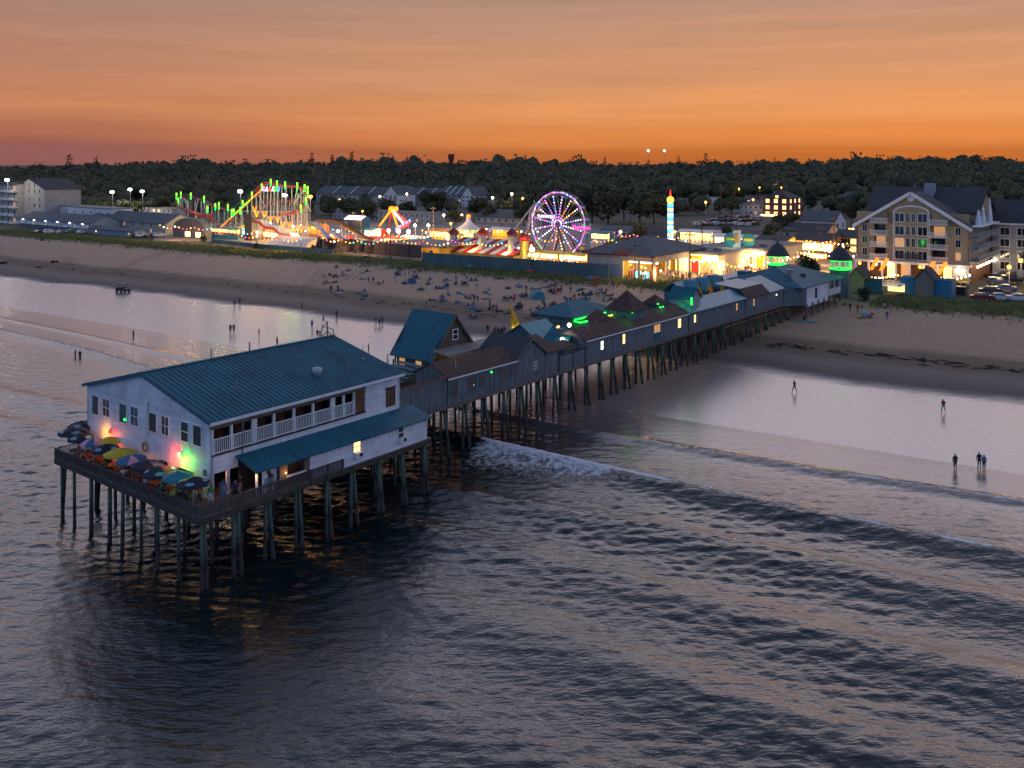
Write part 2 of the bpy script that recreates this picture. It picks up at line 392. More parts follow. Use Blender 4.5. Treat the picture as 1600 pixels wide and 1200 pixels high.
for pos, c in [(50,(.25,.20,.195)),(84,(.26,.21,.20)),(90,(.085,.068,.062)),(97,(.19,.145,.12)),(101,(.13,.085,.055)),(108,(.15,.10,.065)),(112,(.39,.25,.17)),(135,(.43,.28,.19)),(141,(.38,.255,.165)),(146,(.10,.115,.04)),(152,(.09,.10,.04)),(156,(.050,.056,.028)),(159.9,(.045,.052,.026))]:
    k = e.new((pos-50)/110); k.color = (*c, 1)

for i in sorted((i for i in range(len(e)) if e[i].color[0] in (0.0, 1.0)), reverse=True): e.remove(e[i])
grain = mn('ADD', mn('MULTIPLY', noise(1.3, 8, rough=.75), .9), .55)
mx = nd.new('ShaderNodeMixRGB'); mx.blend_type = 'MULTIPLY'; mx.inputs[0].default_value = 1
lk.new(rp.outputs[0], mx.inputs[1]); lk.new(grain, mx.inputs[2]); lk.new(mx.outputs[0], b.inputs['Base Color'])
wet = mrn(d, 92, 84)
lk.new(mrn(wet, 0, 1, .85, .26), b.inputs['Roughness'])
lk.new(mrn(wet, 0, 1, .25, 1.0), b.inputs['Specular IOR Level'])
b.inputs['IOR'].default_value = 1.9
h1 = mn('MULTIPLY', noise(.9, 6, strx=(.35,1.6,1)), mrn(wet, 0, 1, .10, .012))
h2 = mn('ADD', mn('MULTIPLY', noise(4.5, 4), mrn(wet, 0, 1, .10, .004)), mn('MULTIPLY', noise(1.7, 3), mrn(wet, 0, 1, .30, .0)))
bp = nd.new('ShaderNodeBump'); lk.new(mn('ADD', h1, h2), bp.inputs['Height']); bp.inputs['Distance'].default_value = 1; lk.new(bp.outputs[0], b.inputs['Normal'])
ss = np.array(sorted(set(np.round(grow(-120, 10, 1.3, -700)+list(np.arange(-120, 50, 6.))+list(np.arange(50, 160, 1.0))+grow(160, 6, 1.15, 5000), 2))))
tt = np.array(sorted(set(np.round(list(np.arange(-90, 260, 2.))+grow(-90, 4, 1.2, -3500)+grow(260, 4, 1.2, 4500), 2))))
def ground_z(s, t):
    q = seff(s, t); z = np.interp(q, *CS)
    dry = np.clip((q-104)/10, 0, 1)*np.clip((150-q)/8, 0, 1)
    z = z+dry*(.22*(vnoise(s*.22, t*.22, 1)-.5)+.16*(vnoise(s*.7, t*.7, 2)-.5))
    return z
o = grid_mesh('ground', ss, tt, ground_z, 'sand', {'shore': lambda s, t: seff(s, t)}); o['kind'] = 'structure'
# ------------------------------------------------------------------ sea surface
rg = np.random.RandomState(3)
WV = []
for i in range(110):
    lam = .52*10**(rg.rand()*.66); ang = math.pi/2+rg.normal(0, .55)     # wavelets run mostly away from the open sea
    amp = .0034*lam**.80*(.4+rg.rand())
    WV.append((2*math.pi/lam*math.cos(ang), 2*math.pi/lam*math.sin(ang), amp, rg.rand()*6.28))
SWELL = [  # (distance along the pier axis, how it turns with t, height, seaward width, shoreward width)
    (49.5, -.03, .30, 1.2, .6), (38.8, .0, .82, 2.2, .7), (25.5, -.13, .66, 2.9, 1.5), (17.2, -.13, .50, 2.8, 1.8), (8.0, -.10, .38, 3.0, 2.2),
    (-2, -.06, .30, 3.4, 3), (-13, -.05, .30, 3.6, 3), (-25, -.05, .3, 4, 3), (-38, -.03, .3, 5, 4), (-54, -.03, .3, 6, 4)]
def sea_parts(s, t):
    q = s+np.interp(t, *CT)*np.clip((s-20)/40, 0, 1)
    big = np.zeros_like(s)
    for s0, k, h, w0, w1 in SWELL:
        c = s0+k*np.clip(t, -70, 70)+1.6*(vnoise(t*.045+9, t*0+s0, 4)-.5)
        hh = h*(.62+.55*vnoise(t*.04+3, t*0+s0*.3, 6))*np.interp(t, [-40, 12, 30, 60], [1, .9, .45, .55]); x = q-c
        big += hh*np.where(x < 0, np.exp(-(x/w0)**2), np.exp(-(x/w1)**2))
    shallow = np.clip((58-q)/26, 0, 1)
    X = O[0]+s*A[0]+t*B[0]; Y = O[1]+s*A[1]+t*B[1]
    far = np.clip(1.25-np.hypot(X, Y)/420, .0, 1)
    gust = .35+.9*vnoise(X*.055+4, Y*.055+7, 8)**1.3
    ch = np.zeros_like(s)
    for kx, ky, a, p in WV: ch += a*np.sin(kx*X+ky*Y+p+1.3*np.sin(.11*X+.07*Y+p))
    return q, big, ch*far*gust*(.05+.95*np.maximum(shallow, .30*np.clip((t-25)/35, 0, 1))), shallow
def sea_z(s, t):
    q, big, ch, sh = sea_parts(s, t); return big*np.clip((62-q)/10, 0, 1)+ch-.10*np.clip((q-57)/6, 0, 1)
def foam_glint(s, t):
    q, big, ch, sh = sea_parts(s, t)
    c = 38.8+1.6*(vnoise(t*.045+9, t*0+38.8, 4)-.5); x = q-c
    br = np.clip((t+18)/9, 0, 1)*np.clip((9-t)/5, 0, 1)                  # the stretch that is breaking beside the pier
    f = br*(np.where(x < 0, np.clip(1+x/(6+9*np.clip((t+16)/18,0,1)), 0, 1)**.9, np.clip(1-x/.9, 0, 1)))
    f = np.maximum(f, np.clip((t+20)/6, 0, 1)*np.clip((9-t)/4, 0, 1)*np.exp(-((x+.1)/.6)**2)*1.3); f = np.maximum(f, .95*np.exp(-((x+.22)/.46)**2)*1.1*np.clip((-14-t)/4, 0, 1)*(.55+.6*vnoise(t*.3, t*0, 51)))  # thin crest line at the right paints the sky's cream highlight in white
    c2 = 49.5-.03*np.clip(t, -70, 70)+1.6*(vnoise(t*.045+9, t*0+49.5, 4)-.5); x2 = q-c2
    f = np.maximum(f, 1.1*np.exp(-((x2+.2)/.50)**2)*np.clip((4-t)/25, 0, 1)*(.6+.5*vnoise(t*.3, t*0, 52)))
    lt = np.clip((t-55)/10, 0, 1)*np.clip((170-t)/20, 0, 1)
    f = np.maximum(f, .85*np.exp(-((x+.3)/.6)**2)*lt)
    edge = np.exp(-((q-59.3-1.5*(vnoise(t*.12, t*0, 12)-.5))/.35)**2)*.30
    return np.maximum(f, edge)
m, nd, lk, b = nodes_of('sea'); tcn = nd.new('ShaderNodeTexCoord')
fa = nd.new('ShaderNodeAttribute'); fa.attribute_name = 'foam_glint'; sa = nd.new('ShaderNodeAttribute'); sa.attribute_name = 'shore'
vor = noise(1.9, 6, rough=.7); vor2 = noise(.55, 4)
fm = mn('ADD', mn('MULTIPLY', vor, .75), mn('MULTIPLY', vor2, .35))
thr = mn('SUBTRACT', .95, mn('MULTIPLY', fa.outputs['Fac'], .60))
ff = mn('MULTIPLY', mrn(mn('SUBTRACT', fm, thr), -.03, .16), mrn(fa.outputs['Fac'], .02, .15))
cr = nd.new('ShaderNodeMixRGB'); lk.new(mrn(sa.outputs['Fac'], 38, 61), cr.inputs[0])
cr.inputs[1].default_value = (.006,.014,.017,1); cr.inputs[2].default_value = (.20,.165,.16,1)
cf = nd.new('ShaderNodeMixRGB'); lk.new(ff, cf.inputs[0]); lk.new(cr.outputs[0], cf.inputs[1]); cf.inputs[2].default_value = (.60,.61,.66,1)
lk.new(cf.outputs[0], b.inputs['Base Color'])
lk.new(mn('MAXIMUM', mrn(ff, 0, 1, .045, .75), mrn(sa.outputs['Fac'], 46, 58, .04, .20)), b.inputs['Roughness']); b.inputs['IOR'].default_value = 1.68
w1 = noise(1.9, 3, strx=(.55, 1.5, 1)); w2 = noise(6.5, 3); 
w1b = nd.new('ShaderNodeTexNoise'); mpw = nd.new('ShaderNodeMapping'); mpw.inputs['Scale'].default_value = (.9, 2.3, 1); lk.new(tcn.outputs['Object'], mpw.inputs[0])
lk.new(mpw.outputs[0], w1b.inputs['Vector']); w1b.inputs['Scale'].default_value = 1.7; w1b.inputs['Detail'].default_value = 4
calm = mrn(sa.outputs['Fac'], 34, 58, 1, .45)
hh = mn('ADD', mn('ADD', mn('MULTIPLY', w1b.outputs['Fac'], .055), mn('MULTIPLY', w1, .014)), mn('MULTIPLY', w2, .013))
hh = mn('ADD', mn('MULTIPLY', hh, calm), mn('MULTIPLY', ff, .12))
bp = nd.new('ShaderNodeBump'); lk.new(hh, bp.inputs['Height']); bp.inputs['Distance'].default_value = 1; lk.new(bp.outputs[0], b.inputs['Normal'])
st_ = .205
ss = np.array(sorted(set(np.round(grow(-34, .5, 1.16, -1500)+list(np.arange(-34, -20, .3))+list(np.arange(-20, 50, .165))+list(np.arange(50, 63, .3)), 3))))
tt = np.array(sorted(set(np.round(grow(-58, .5, 1.14, -2500)+list(np.arange(-58, -46, .3))+list(np.arange(-46, 40, .18))+list(np.arange(40, 52, .3))+list(np.arange(52, 120, .5))+list(np.arange(120, 200, 1.1))+grow(200, 2, 1.15, 3500), 3))))
o = grid_mesh('sea', ss, tt, sea_z, 'sea', {'foam_glint': foam_glint, 'shore': lambda s, t: s+np.interp(t, *CT)*np.clip((s-20)/40, 0, 1)}); o['kind'] = 'structure'
# ------------------------------------------------------------------ pier deck, piles
pm, nd, lk, b = nodes_of('pile_wood')
tcn = nd.new('ShaderNodeTexCoord'); gm = nd.new('ShaderNodeNewGeometry'); sp = nd.new('ShaderNodeSeparateXYZ'); lk.new(gm.outputs['Position'], sp.inputs[0])
mpn = nd.new('ShaderNodeMapping'); mpn.inputs['Scale'].default_value = (3,3,.25); lk.new(gm.outputs['Position'], mpn.inputs[0])
nn1 = nd.new('ShaderNodeTexNoise'); nn1.inputs['Scale'].default_value = 1.6; nn1.inputs['Detail'].default_value = 5; lk.new(mpn.outputs[0], nn1.inputs['Vector'])
hz = mn('ADD', sp.outputs[2], mn('MULTIPLY', mn('SUBTRACT', nn1.outputs['Fac'], .5), 2.2))
rp = nd.new('ShaderNodeValToRGB'); lk.new(mn('DIVIDE', hz, 6.), rp.inputs[0]); e = rp.color_ramp.elements
e[0].position = 0; e[0].color = (.030,.026,.022,1); e[1].position = .33; e[1].color = (.016,.015,.014,1)
for p, c in [(.18,(.05,.05,.045)),(.40,(.050,.075,.060)),(.55,(.070,.12,.095)),(1.,(.075,.105,.085))]: k = e.new(p); k.color = (*c,1)
mx = nd.new('ShaderNodeMixRGB'); mx.blend_type = 'MULTIPLY'; mx.inputs[0].default_value = 1; lk.new(rp.outputs[0], mx.inputs[1])
lk.new(mn('ADD', mn('MULTIPLY', nn1.outputs['Fac'], 1.0), .45), mx.inputs[2]); lk.new(mx.outputs[0], b.inputs['Base Color']); b.inputs['Roughness'].default_value = .8
bp = nd.new('ShaderNodeBump'); bp.inputs['Distance'].default_value = .06; lk.new(nn1.outputs['Fac'], bp.inputs['Height']); lk.new(bp.outputs[0], b.inputs['Normal'])
DZ = 5.35                                       # deck surface
qth = math.atan(-.0231); QANG = PANG+qth
A2 = (math.cos(QANG), math.sin(QANG)); B2 = (-A2[1], A2[0]); Q0 = xy(24, 6.63)
def qxy(x, y): return Q0[0]+x*A2[0]+y*B2[0], Q0[1]+x*A2[1]+y*B2[1]
def q_st(x, y): return st(*qxy(x, y))
pier = thing('pier', 'long timber pier on tall green-stained piles running from the beach into the sea', 'pier', (O[0], O[1], 0), PANG)
MB().box(0, 23.6, 0, 21.2, DZ-.12, DZ).build('deck', 'deck_board', pier)
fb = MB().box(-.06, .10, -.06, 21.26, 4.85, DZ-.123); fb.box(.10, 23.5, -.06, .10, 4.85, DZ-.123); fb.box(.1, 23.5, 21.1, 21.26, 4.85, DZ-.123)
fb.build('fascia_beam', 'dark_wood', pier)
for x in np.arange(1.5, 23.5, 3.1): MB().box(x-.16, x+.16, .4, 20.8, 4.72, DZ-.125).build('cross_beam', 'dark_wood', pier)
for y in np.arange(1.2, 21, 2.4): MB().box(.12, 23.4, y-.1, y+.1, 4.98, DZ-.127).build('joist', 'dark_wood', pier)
# walkway part of the pier, turned a degree to the first part
wk = MB(); L2 = 119
c = [q_st(x, y) for x, y in ((-1.6, .05), (L2, .05), (L2, 17.5), (-1.6, 17.5))]
wk.prism([c[0], c[1], c[2], c[3]], DZ-.15, DZ-.006, 'z'); wk.build('walkway_deck', 'deck_board', pier)
eb = MB()
for y0 in (-.05, 17.3):
    p, q = q_st(-.5, y0+.1), q_st(L2, y0+.1); eb.beam((*p, 5.02), (*q, 5.02), .22, .34)
eb.build('edge_beam', 'weathered_wood', pier)
for y in np.arange(1.5, 17, 3.2):
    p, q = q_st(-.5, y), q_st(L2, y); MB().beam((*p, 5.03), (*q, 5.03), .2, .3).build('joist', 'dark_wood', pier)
def pile_mesh(r):
    b_ = MB(); prof = [(r*1.0, -1), (r*1.02, -.6), (r*.97, -.2), (r*.9, .15), (r*.88, .5), (r*.84, 1.0)]
    k0 = 0; n = 10
    b_.lathe([(rr, z*1.0) for rr, z in prof], n); b_.f.append(tuple(i*6+5 for i in range(n))); b_.m.append(0)
    return b_.mesh('pile', 'pile_wood', True)
PM = [pile_mesh(.165), pile_mesh(.19), pile_mesh(.15)]
npile = 0
def pile(s, t, top, lean=(0, 0), k=None):
    "round pile whose head is at (s, t, top); lean = metres its foot is offset"
    global npile
    x, y = xy(s, t); foot = min(gz(x, y), -.0)-1.2 if gz(x, y) < .2 else gz(x, y)-.6
    h = top-foot; f = Vector((s+lean[0]*h/6, t+lean[1]*h/6, foot)); hd = Vector((s, t, top)); d = hd-f
    me = PM[random.randrange(3) if k is None else k]
    o = inst('pile', me, pier, (f+hd)/2); o.rotation_mode = 'QUATERNION'
    o.rotation_quaternion = d.to_track_quat('Z', 'Y'); o.scale = (1, 1, d.length/2); npile += 1
# under the building: rows across, as the photo shows them along both visible edges
for i, s in enumerate([.35, 3.2, 6.0, 8.8, 11.7, 14.5, 17.4, 20.2, 23.0]):
    ts = [.35, 2.9, 5.6, 8.2, 10.6, 13.3, 16.0, 18.6, 20.9] if i == 0 else [.5, 3.8, 7.2, 10.6, 14.0, 17.4, 20.6]
    for j, t in enumerate(ts):
        jit = random.uniform(-.25, .25)
        pile(s+random.uniform(-.15, .15), t+jit*(0 < j < len(ts)-1), 4.85, (random.uniform(-.1, .1), random.uniform(-.1, .1)))
        if j == 0: pile(s+.3, t+.15, 4.85, (.15, -.5 if i else -.15), 1)           # raking pile on the near side
        if j == len(ts)-1: pile(s+.3, t-.2, 4.85, (.1, .9))
        if i and j in (1, 2) and random.random() < .5: pile(s+.45, t+.35, 4.85, (.2, .3))
# under the walkway: bents every four metres
for i, x in enumerate(np.arange(2.0, 116, 3.2)):
    ys = [.35, 4.4, 8.6, 12.8, 16.9]
    for j, y in enumerate(ys):
        if (j in (2, 3) and x > 48) or (j == 1 and x > 80): continue
        s, t = q_st(x+random.uniform(-.2, .2), y+random.uniform(-.2, .2)); pile(s, t, 4.86, (random.uniform(-.12, .12), random.uniform(-.12, .12)))
        if j == 0 and x < 100: s, t = q_st(x+.35, y+.05); pile(s, t, 4.86, (.2, -.75), 1)
        if j == 4 and x < 40: s, t = q_st(x+.35, y-.1); pile(s, t, 4.86, (.2, 1.0))
    p, q = q_st(x, -.1), q_st(x, 17.4)
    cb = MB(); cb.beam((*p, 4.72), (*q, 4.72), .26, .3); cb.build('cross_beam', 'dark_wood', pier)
    if 70 < x < 100:
        p, q = q_st(x, .2), q_st(x+3.95, .2); MB().beam((*p, 4.25), (*q, 4.35), .12, .2).build('brace', 'weathered_wood', pier)

# railing round the outer deck
RZ = 6.12
def rail_run(par, p, q, n, mt, h0=DZ, h1=RZ, post=.11, gap=.14, solid=False, posts=True):
    p, q = Vector(p), Vector(q)
    for i in range(n+1):
        c = p.lerp(q, i/n)
        if posts: MB().box(c.x-post/2, c.x+post/2, c.y-post/2, c.y+post/2, h0-.5 if mt == 'grey_rail' else h0, h1+.06).build('railing_post', mt, par)
    tr = MB(); tr.beam((*p.xy, h1), (*q.xy, h1), .13, .06); tr.build('top_rail', mt, par)
    for i in range(n):
        a, b_ = p.lerp(q, i/n), p.lerp(q, (i+1)/n); sec = MB(); L_ = (b_-a).length; k = max(2, int(L_/gap))
        for j in range(1, k):
            c = a.lerp(b_, j/k); sec.box(c.x-.025, c.x+.025, c.y-.025, c.y+.025, h0+.08, h1-.03)
        sec.beam((*a.xy, h0+.08), (*b_.xy, h0+.08), .06, .07)
        sec.build('railing_section', mt, par)
rail_run(pier, (.02, .0, 0), (.02, 21.2, 0), 13, 'grey_rail')
rail_run(pier, (.12, .0, 0), (9.7, .0, 0), 6, 'grey_rail')
rail_run(pier, (9.85, -.12, 0), (13.0, -.12, 0), 2, 'grey_rail')
rail_run(pier, (.3, 21.2, 0), (22.5, 21.2, 0), 13, 'grey_rail')
# ------------------------------------------------------------------ generic wall / window makers (thing-local coordinates)
def wall(p, r, w, z0, z1, openings, th=.18, mi=0, top=None):
    "upright wall starting at p (x,y), running w metres along unit r, with rectangular openings (a0,a1,b0,b1); returns MB. Outside is to the right of r."
    b = MB(); r = Vector((*r, 0)); n = Vector((r.y, -r.x, 0)); p = Vector((*p, 0))
    xs = sorted({0, w, *[v for o in openings for v in o[:2]]}); zs = sorted({z0, z1, *[v for o in openings for v in o[2:]]})
    solid = lambda i, j: 0 <= i < len(xs)-1 and 0 <= j < len(zs)-1 and not any(o[0] <= (xs[i]+xs[i+1])/2 <= o[1] and o[2] <= (zs[j]+zs[j+1])/2 <= o[3] for o in openings)
    P = lambda x, z, d: p+r*x-n*d+Vector((0, 0, z))
    for i in range(len(xs)-1):
        for j in range(len(zs)-1):
            if not solid(i, j): continue
            a, c, e, g = xs[i], xs[i+1], zs[j], zs[j+1]
            b.add([P(a,e,0),P(c,e,0),P(c,g,0),P(a,g,0)], [(0,1,2,3)], mi); b.add([P(a,e,th),P(c,e,th),P(c,g,th),P(a,g,th)], [(3,2,1,0)], mi)
            if not solid(i-1, j): b.add([P(a,e,0),P(a,g,0),P(a,g,th),P(a,e,th)], [(0,1,2,3)], mi)
            if not solid(i+1, j): b.add([P(c,e,0),P(c,e,th),P(c,g,th),P(c,g,0)], [(0,1,2,3)], mi)
            if not solid(i, j-1): b.add([P(a,e,0),P(a,e,th),P(c,e,th),P(c,e,0)], [(0,1,2,3)], mi)
            if not solid(i, j+1): b.add([P(a,g,0),P(c,g,0),P(c,g,th),P(a,g,th)], [(0,1,2,3)], mi)
    if top:   # gable polygon on top: list of (x,z)
        n_ = len(top); b.add([P(x,z,0) for x, z in top]+[P(x,z,th) for x, z in top], [tuple(range(n_)), tuple(range(2*n_-1,n_-1,-1))], mi)
    return b
def window(par, c, r, w, h, frame='white_paint', pane='glass', bars=(0, 1), fw=.07, proud=.04, name='window', label=None):
    "framed window on a wall; c is its centre on the wall plane, r runs to the right seen from outside"
    c = Vector(c); r = Vector((r[0], r[1], 0)); n = Vector((r.y, -r.x, 0)); z = Vector((0, 0, 1))
    f = MB()
    def bar(x0, x1, z0, z1, d0=-.02, d1=proud):
        q = [c+r*x+z*y+n*d for d in (d0, d1) for x, y in ((x0,z0),(x1,z0),(x1,z1),(x0,z1))]
        f.add(q, [(3,2,1,0),(4,5,6,7),(0,1,5,4),(1,2,6,5),(2,3,7,6),(3,0,4,7)])
    W, H_ = w/2, h/2
    bar(-W-fw, -W, -H_-fw, H_+fw); bar(W, W+fw, -H_-fw, H_+fw); bar(-W, W, -H_-fw, -H_); bar(-W, W, H_, H_+fw)
    for i in range(bars[0]): x = -W+w*(i+1)/(bars[0]+1); bar(x-fw*.3, x+fw*.3, -H_, H_, -.02, proud*.7)
    for i in range(bars[1]): y = -H_+h*(i+1)/(bars[1]+1); bar(-W, W, y-fw*.4, y+fw*.4, -.02, proud*.8)
    o = f.build(name, frame, par, label)
    q = [c+r*x+z*y+n*.012 for x, y in ((-W,-H_),(W,-H_),(W,H_),(-W,H_))]
    MB().add(q, [(0,1,2,3)]).build('pane', pane, o)
    return o
def gable_roof(x0, x1, y0, y1, ze, zr, ov=.35, th=.14, axis='x', mid=None):
    "two slabs; ridge along the axis"
    b = MB()
    if axis == 'x':
        m = (y0+y1)/2 if mid is None else mid; k = (zr-ze)/(m-y0); k2 = (zr-ze)/(y1-m)
        b.slab((x0-ov,y0-ov,ze-k*ov),(x1+ov,y0-ov,ze-k*ov),(x1+ov,m,zr),(x0-ov,m,zr), th)
        b.slab((x0-ov,m,zr),(x1+ov,m,zr),(x1+ov,y1+ov,ze-k2*ov),(x0-ov,y1+ov,ze-k2*ov), th)
    else:
        m = (x0+x1)/2 if mid is None else mid; k = (zr-ze)/(m-x0); k2 = (zr-ze)/(x1-m)
        b.slab((x0-ov,y1+ov,ze-k*ov),(x0-ov,y0-ov,ze-k*ov),(m,y0-ov,zr),(m,y1+ov,zr), th)
        b.slab((m,y1+ov,zr),(m,y0-ov,zr),(x1+ov,y0-ov,ze-k2*ov),(x1+ov,y1+ov,ze-k2*ov), th)
    return b
def hip_roof(x0, x1, y0, y1, ze, zr, ov=.4, inset=None, mi=0, mif=None):
    w = min(x1-x0, y1-y0)/2 if inset is None else inset; b = MB()
    if x1-x0 >= y1-y0: r0, r1 = (x0+w, (y0+y1)/2, zr), (x1-w, (y0+y1)/2, zr)
    else: r0, r1 = ((x0+x1)/2, y0+w, zr), ((x0+x1)/2, y1-w, zr)
    c = [(x0-ov,y0-ov,ze),(x1+ov,y0-ov,ze),(x1+ov,y1+ov,ze),(x0-ov,y1+ov,ze)]
    b.add(c+[r0, r1]+[(p[0],p[1],ze-.16) for p in c], [(0,1,5,4) if x1-x0 >= y1-y0 else (0,1,4), (2,3,4,5) if x1-x0 >= y1-y0 else (2,3,5),
          (1,2,5) if x1-x0 >= y1-y0 else (1,2,5,4), (3,0,4) if x1-x0 >= y1-y0 else (3,0,4,5), (0,6,7,1),(1,7,8,2),(2,8,9,3),(3,9,6,0),(9,8,7,6)])
    return b
# ------------------------------------------------------------------ white restaurant at the pier head (pier frame: x inland, y to the left)
rest = thing('restaurant_building', 'white two-storey seaside restaurant with teal metal roof at the end of the pier', 'restaurant', (O[0], O[1], 0), PANG)
S0, S1, T0, T1, ZE, ZR, TM = 2.5, 22.0, 2.4, 20.7, 11.12, 13.35, 11.7
# front gable wall: runs from the left corner to the right corner, outside faces the open sea
fd = [(1.75, 4.4, 6.75), (4.9, 7.4, 6.80), (13.67, 16.15, 7.0)]; op = [(a, b_, DZ, z) for a, b_, z in fd]+[(11.3, 12.5, 6.4, 6.95)]
fw_ = wall((S0, T1), (0, -1), T1-T0, DZ, ZE, op, top=[(0, ZE), (T1-T0, ZE), (T1-TM, ZR)]); fw_.build('front_wall', 'white_siding', rest)
for a, b_, z in fd:
    MB().box(S0+.9, S0+.95, T1-b_-.3, T1-a+.3, DZ, z+.3).build('doorway_back', 'interior_warm', rest)
    fr = MB(); fr.box(S0-.03, S0+.12, T1-a-.10, T1-a, DZ, z); fr.box(S0-.03, S0+.12, T1-b_, T1-b_+.10, DZ, z); fr.box(S0-.03, S0+.12, T1-b_+.1, T1-a-.1, z-.09, z)
    fr.build('door_frame', 'white_paint', rest)
MB().box(S0+.02, S0+.08, T1-7.4+.15, T1-6.2, DZ, 6.6).build('sliding_door', 'interior_warm', rest)
MB().box(S0+.02, S0+.08, T1-16.15+.15, T1-15.0, DZ, 6.8).build('sliding_door', 'interior_warm', rest)
MB().box(S0+.5, S0+.55, T1-12.7, T1-11.1, 6.2, 7.1).build('hatch_back', 'interior_dark', rest)
for k, (ta, tb, za, zb) in enumerate([(19.9,18.68,10.42,8.72),(18.09,16.88,10.42,8.85),(15.42,14.16,10.46,8.8),(13.62,12.4,10.49,8.89),(10.9,9.68,10.48,8.88),(9.09,7.96,10.5,8.96),(6.37,5.26,10.55,8.97),(4.73,3.56,10.57,8.96)]):
    window(rest, (S0, (ta+tb)/2, (za+zb)/2), (0, -1), ta-tb-.14, za-zb-.14, bars=((0,0),(1,1),(0,0),(1,1),(0,0),(1,1),(0,1),(0,0))[k], pane='glass_blue' if k in (2,3) else 'glass', proud=.06)
# near side wall: ground floor, balcony recess, upper right end
side_op = [(.25, 1.35, DZ, 7.2), (1.6, 2.55, DZ, 7.2), (2.75, 3.85, DZ, 7.2), (.1, 13.9, 8.60, 10.72), (14.05, 15.25, 8.6, 10.72)]
wall((S0, T0), (1, 0), S1-S0, DZ, ZE, side_op).build('side_wall', 'white_siding', rest)
wall((S1, T0), (0, 1), T1-T0, DZ, ZE, [], top=[(0, ZE), (T1-T0, ZE), (TM-T0, ZR)]).build('rear_wall', 'white_siding', rest)
wall((S1, T1), (-1, 0), S1-S0, DZ, ZE, [(2, 16, 8.6, 10.6)]).build('far_wall', 'white_siding', rest)
MB().box(S0+.2, S1-.2, T0+.2, T1-.2, 8.35, 8.58).build('upper_floor', 'dark_wood', rest)
MB().box(S0+.2, 17.9, T0+2.6, T0+2.75, 8.6, 11.1).build('balcony_back_wall', 'interior_warm', rest)
for x in np.arange(3.3, 17, 1.95):
    window(rest, (x+.55, T0+2.6, 9.55), (1, 0), .95, 1.5, frame='dark_wood', pane='glass', bars=(0,0), proud=.05, name='balcony_door')
MB().box(16.55, 17.7, T0+.06, T0+.14, 8.62, 10.7).build('shutter_panel', 'interior_warm', rest)
MB().box(S0-.02, 17.8, T0-.05, T0+.22, 10.50, 10.722).build('balcony_header', 'weathered_wood', rest)
MB().box(S0+.05, 17.8, T0-.09, T0+.10, 8.50, 8.60).build('balcony_sill', 'dark_wood', rest)
px_ = [2.62, 4.28, 6.18, 8.15, 10.1, 12.05, 14.0, 15.33, 16.5]
for i, x in enumerate(px_):
    MB().box(x-.09, x+.09, T0+.0, T0+.19, 8.6, 10.5).build('balcony_post', 'white_paint', rest)
    if i in (2, 6): MB().box(x+.14, x+.36, T0+.01, T0+.2, 8.6, 10.5).build('balcony_post', 'white_paint', rest)
for x0, x1 in zip(px_, px_[1:]): rail_run(rest, (x0+.1, T0-.02, 0), (x1-.1, T0-.02, 0), 1, 'white_paint', 8.62, 9.72, .08, .15)
window(rest, (20.78, T0, 9.2), (1, 0), .95, 1.45, frame='dark_wood', pane='interior_warm', bars=(1, 0), proud=.07)  # brown pane colour stands in for a dim reflection
MB().box(20.1, 21.5, T0-.14, T0-.0, 10.05, 10.12).build('window_hood', 'dark_wood', rest)
# roof with raised seams
rf = gable_roof(S0, S1, T0, T1, ZE, ZR, .28, .10, 'x', TM).build('roof', 'teal_roof', rest)
sm = MB()
for x in np.arange(S0-.2, S1+.2, .46):
    for ya, za, yb, zb in ((T0-.28, ZE-.28*(ZR-ZE)/(TM-T0)+.12, TM, ZR+.12), (TM, ZR+.12, T1+.28, ZE-.28*(ZR-ZE)/(T1-TM)+.12)):
        sm.beam((x, ya, za), (x, yb, zb), .05, .07)
so = sm.build('roof_seam', 'teal_roof', rf); so['kind'] = 'stuff'
MB().beam((S0-.3, TM, ZR+.13), (S1+.3, TM, ZR+.13), .35, .07).build('ridge_cap', 'teal_trim', rf)
MB().box(S0-.30, S1+.3, T0-.34, T0-.27, ZE-.25, ZE-.02).build('eave_fascia', 'white_paint', rf)
for q in ((2.19, T0-.28, TM),):
    MB().beam((q[0], T0-.3, ZE-.06), (q[0], TM, ZR+.0), .06, .24).build('barge_board', 'teal_trim', rf); MB().beam((q[0], TM, ZR+.0), (q[0], T1+.3, ZE-.06), .06, .24).build('barge_board', 'teal_trim', rf)
v = MB(); v.lathe([(.34,0),(.34,.18),(.44,.22),(.46,.45),(.36,.62),(.02,.68)], 14, (14.9, 5.4, 11.85)); v.build('roof_ventilator', 'steel_white', rf, smooth=True)
v = MB(); v.lathe([(.18,0),(.1,.2),(.02,.22)], 8, (20.8, 6.0, 12.05)); v.tube((20.8,6,12.1),(20.8,6,13.3),.03); v.build('vent_pipe', 'steel_grey', rf)
for x, y in ((8.8, 11.9), (12.6, 11.8)): MB().tube((x,y,13.2),(x,y,14.3),.05).build('mast', 'steel_grey', rf)
MB().tube((5.2, T0-.06, 8.0), (5.2, T0-.06, 11.0), .05).build('downpipe', 'steel_grey', rest)
MB().tube((2.44, 10.9, 8.6), (2.44, 10.9, 11.2), .04).build('conduit', 'steel_grey', rest); MB().box(2.40, 2.5, 3.0, 3.3, 7.0, 7.45).build('meter_box', 'steel_grey', rest)
for x, y in ((6.5, 5.0), (10.4, 8.2), (17.6, 4.4)): MB().tube((x, y, 11.6), (x, y, 12.75+.12*(y-4)), .06).build('vent_pipe', 'steel_grey', rest)
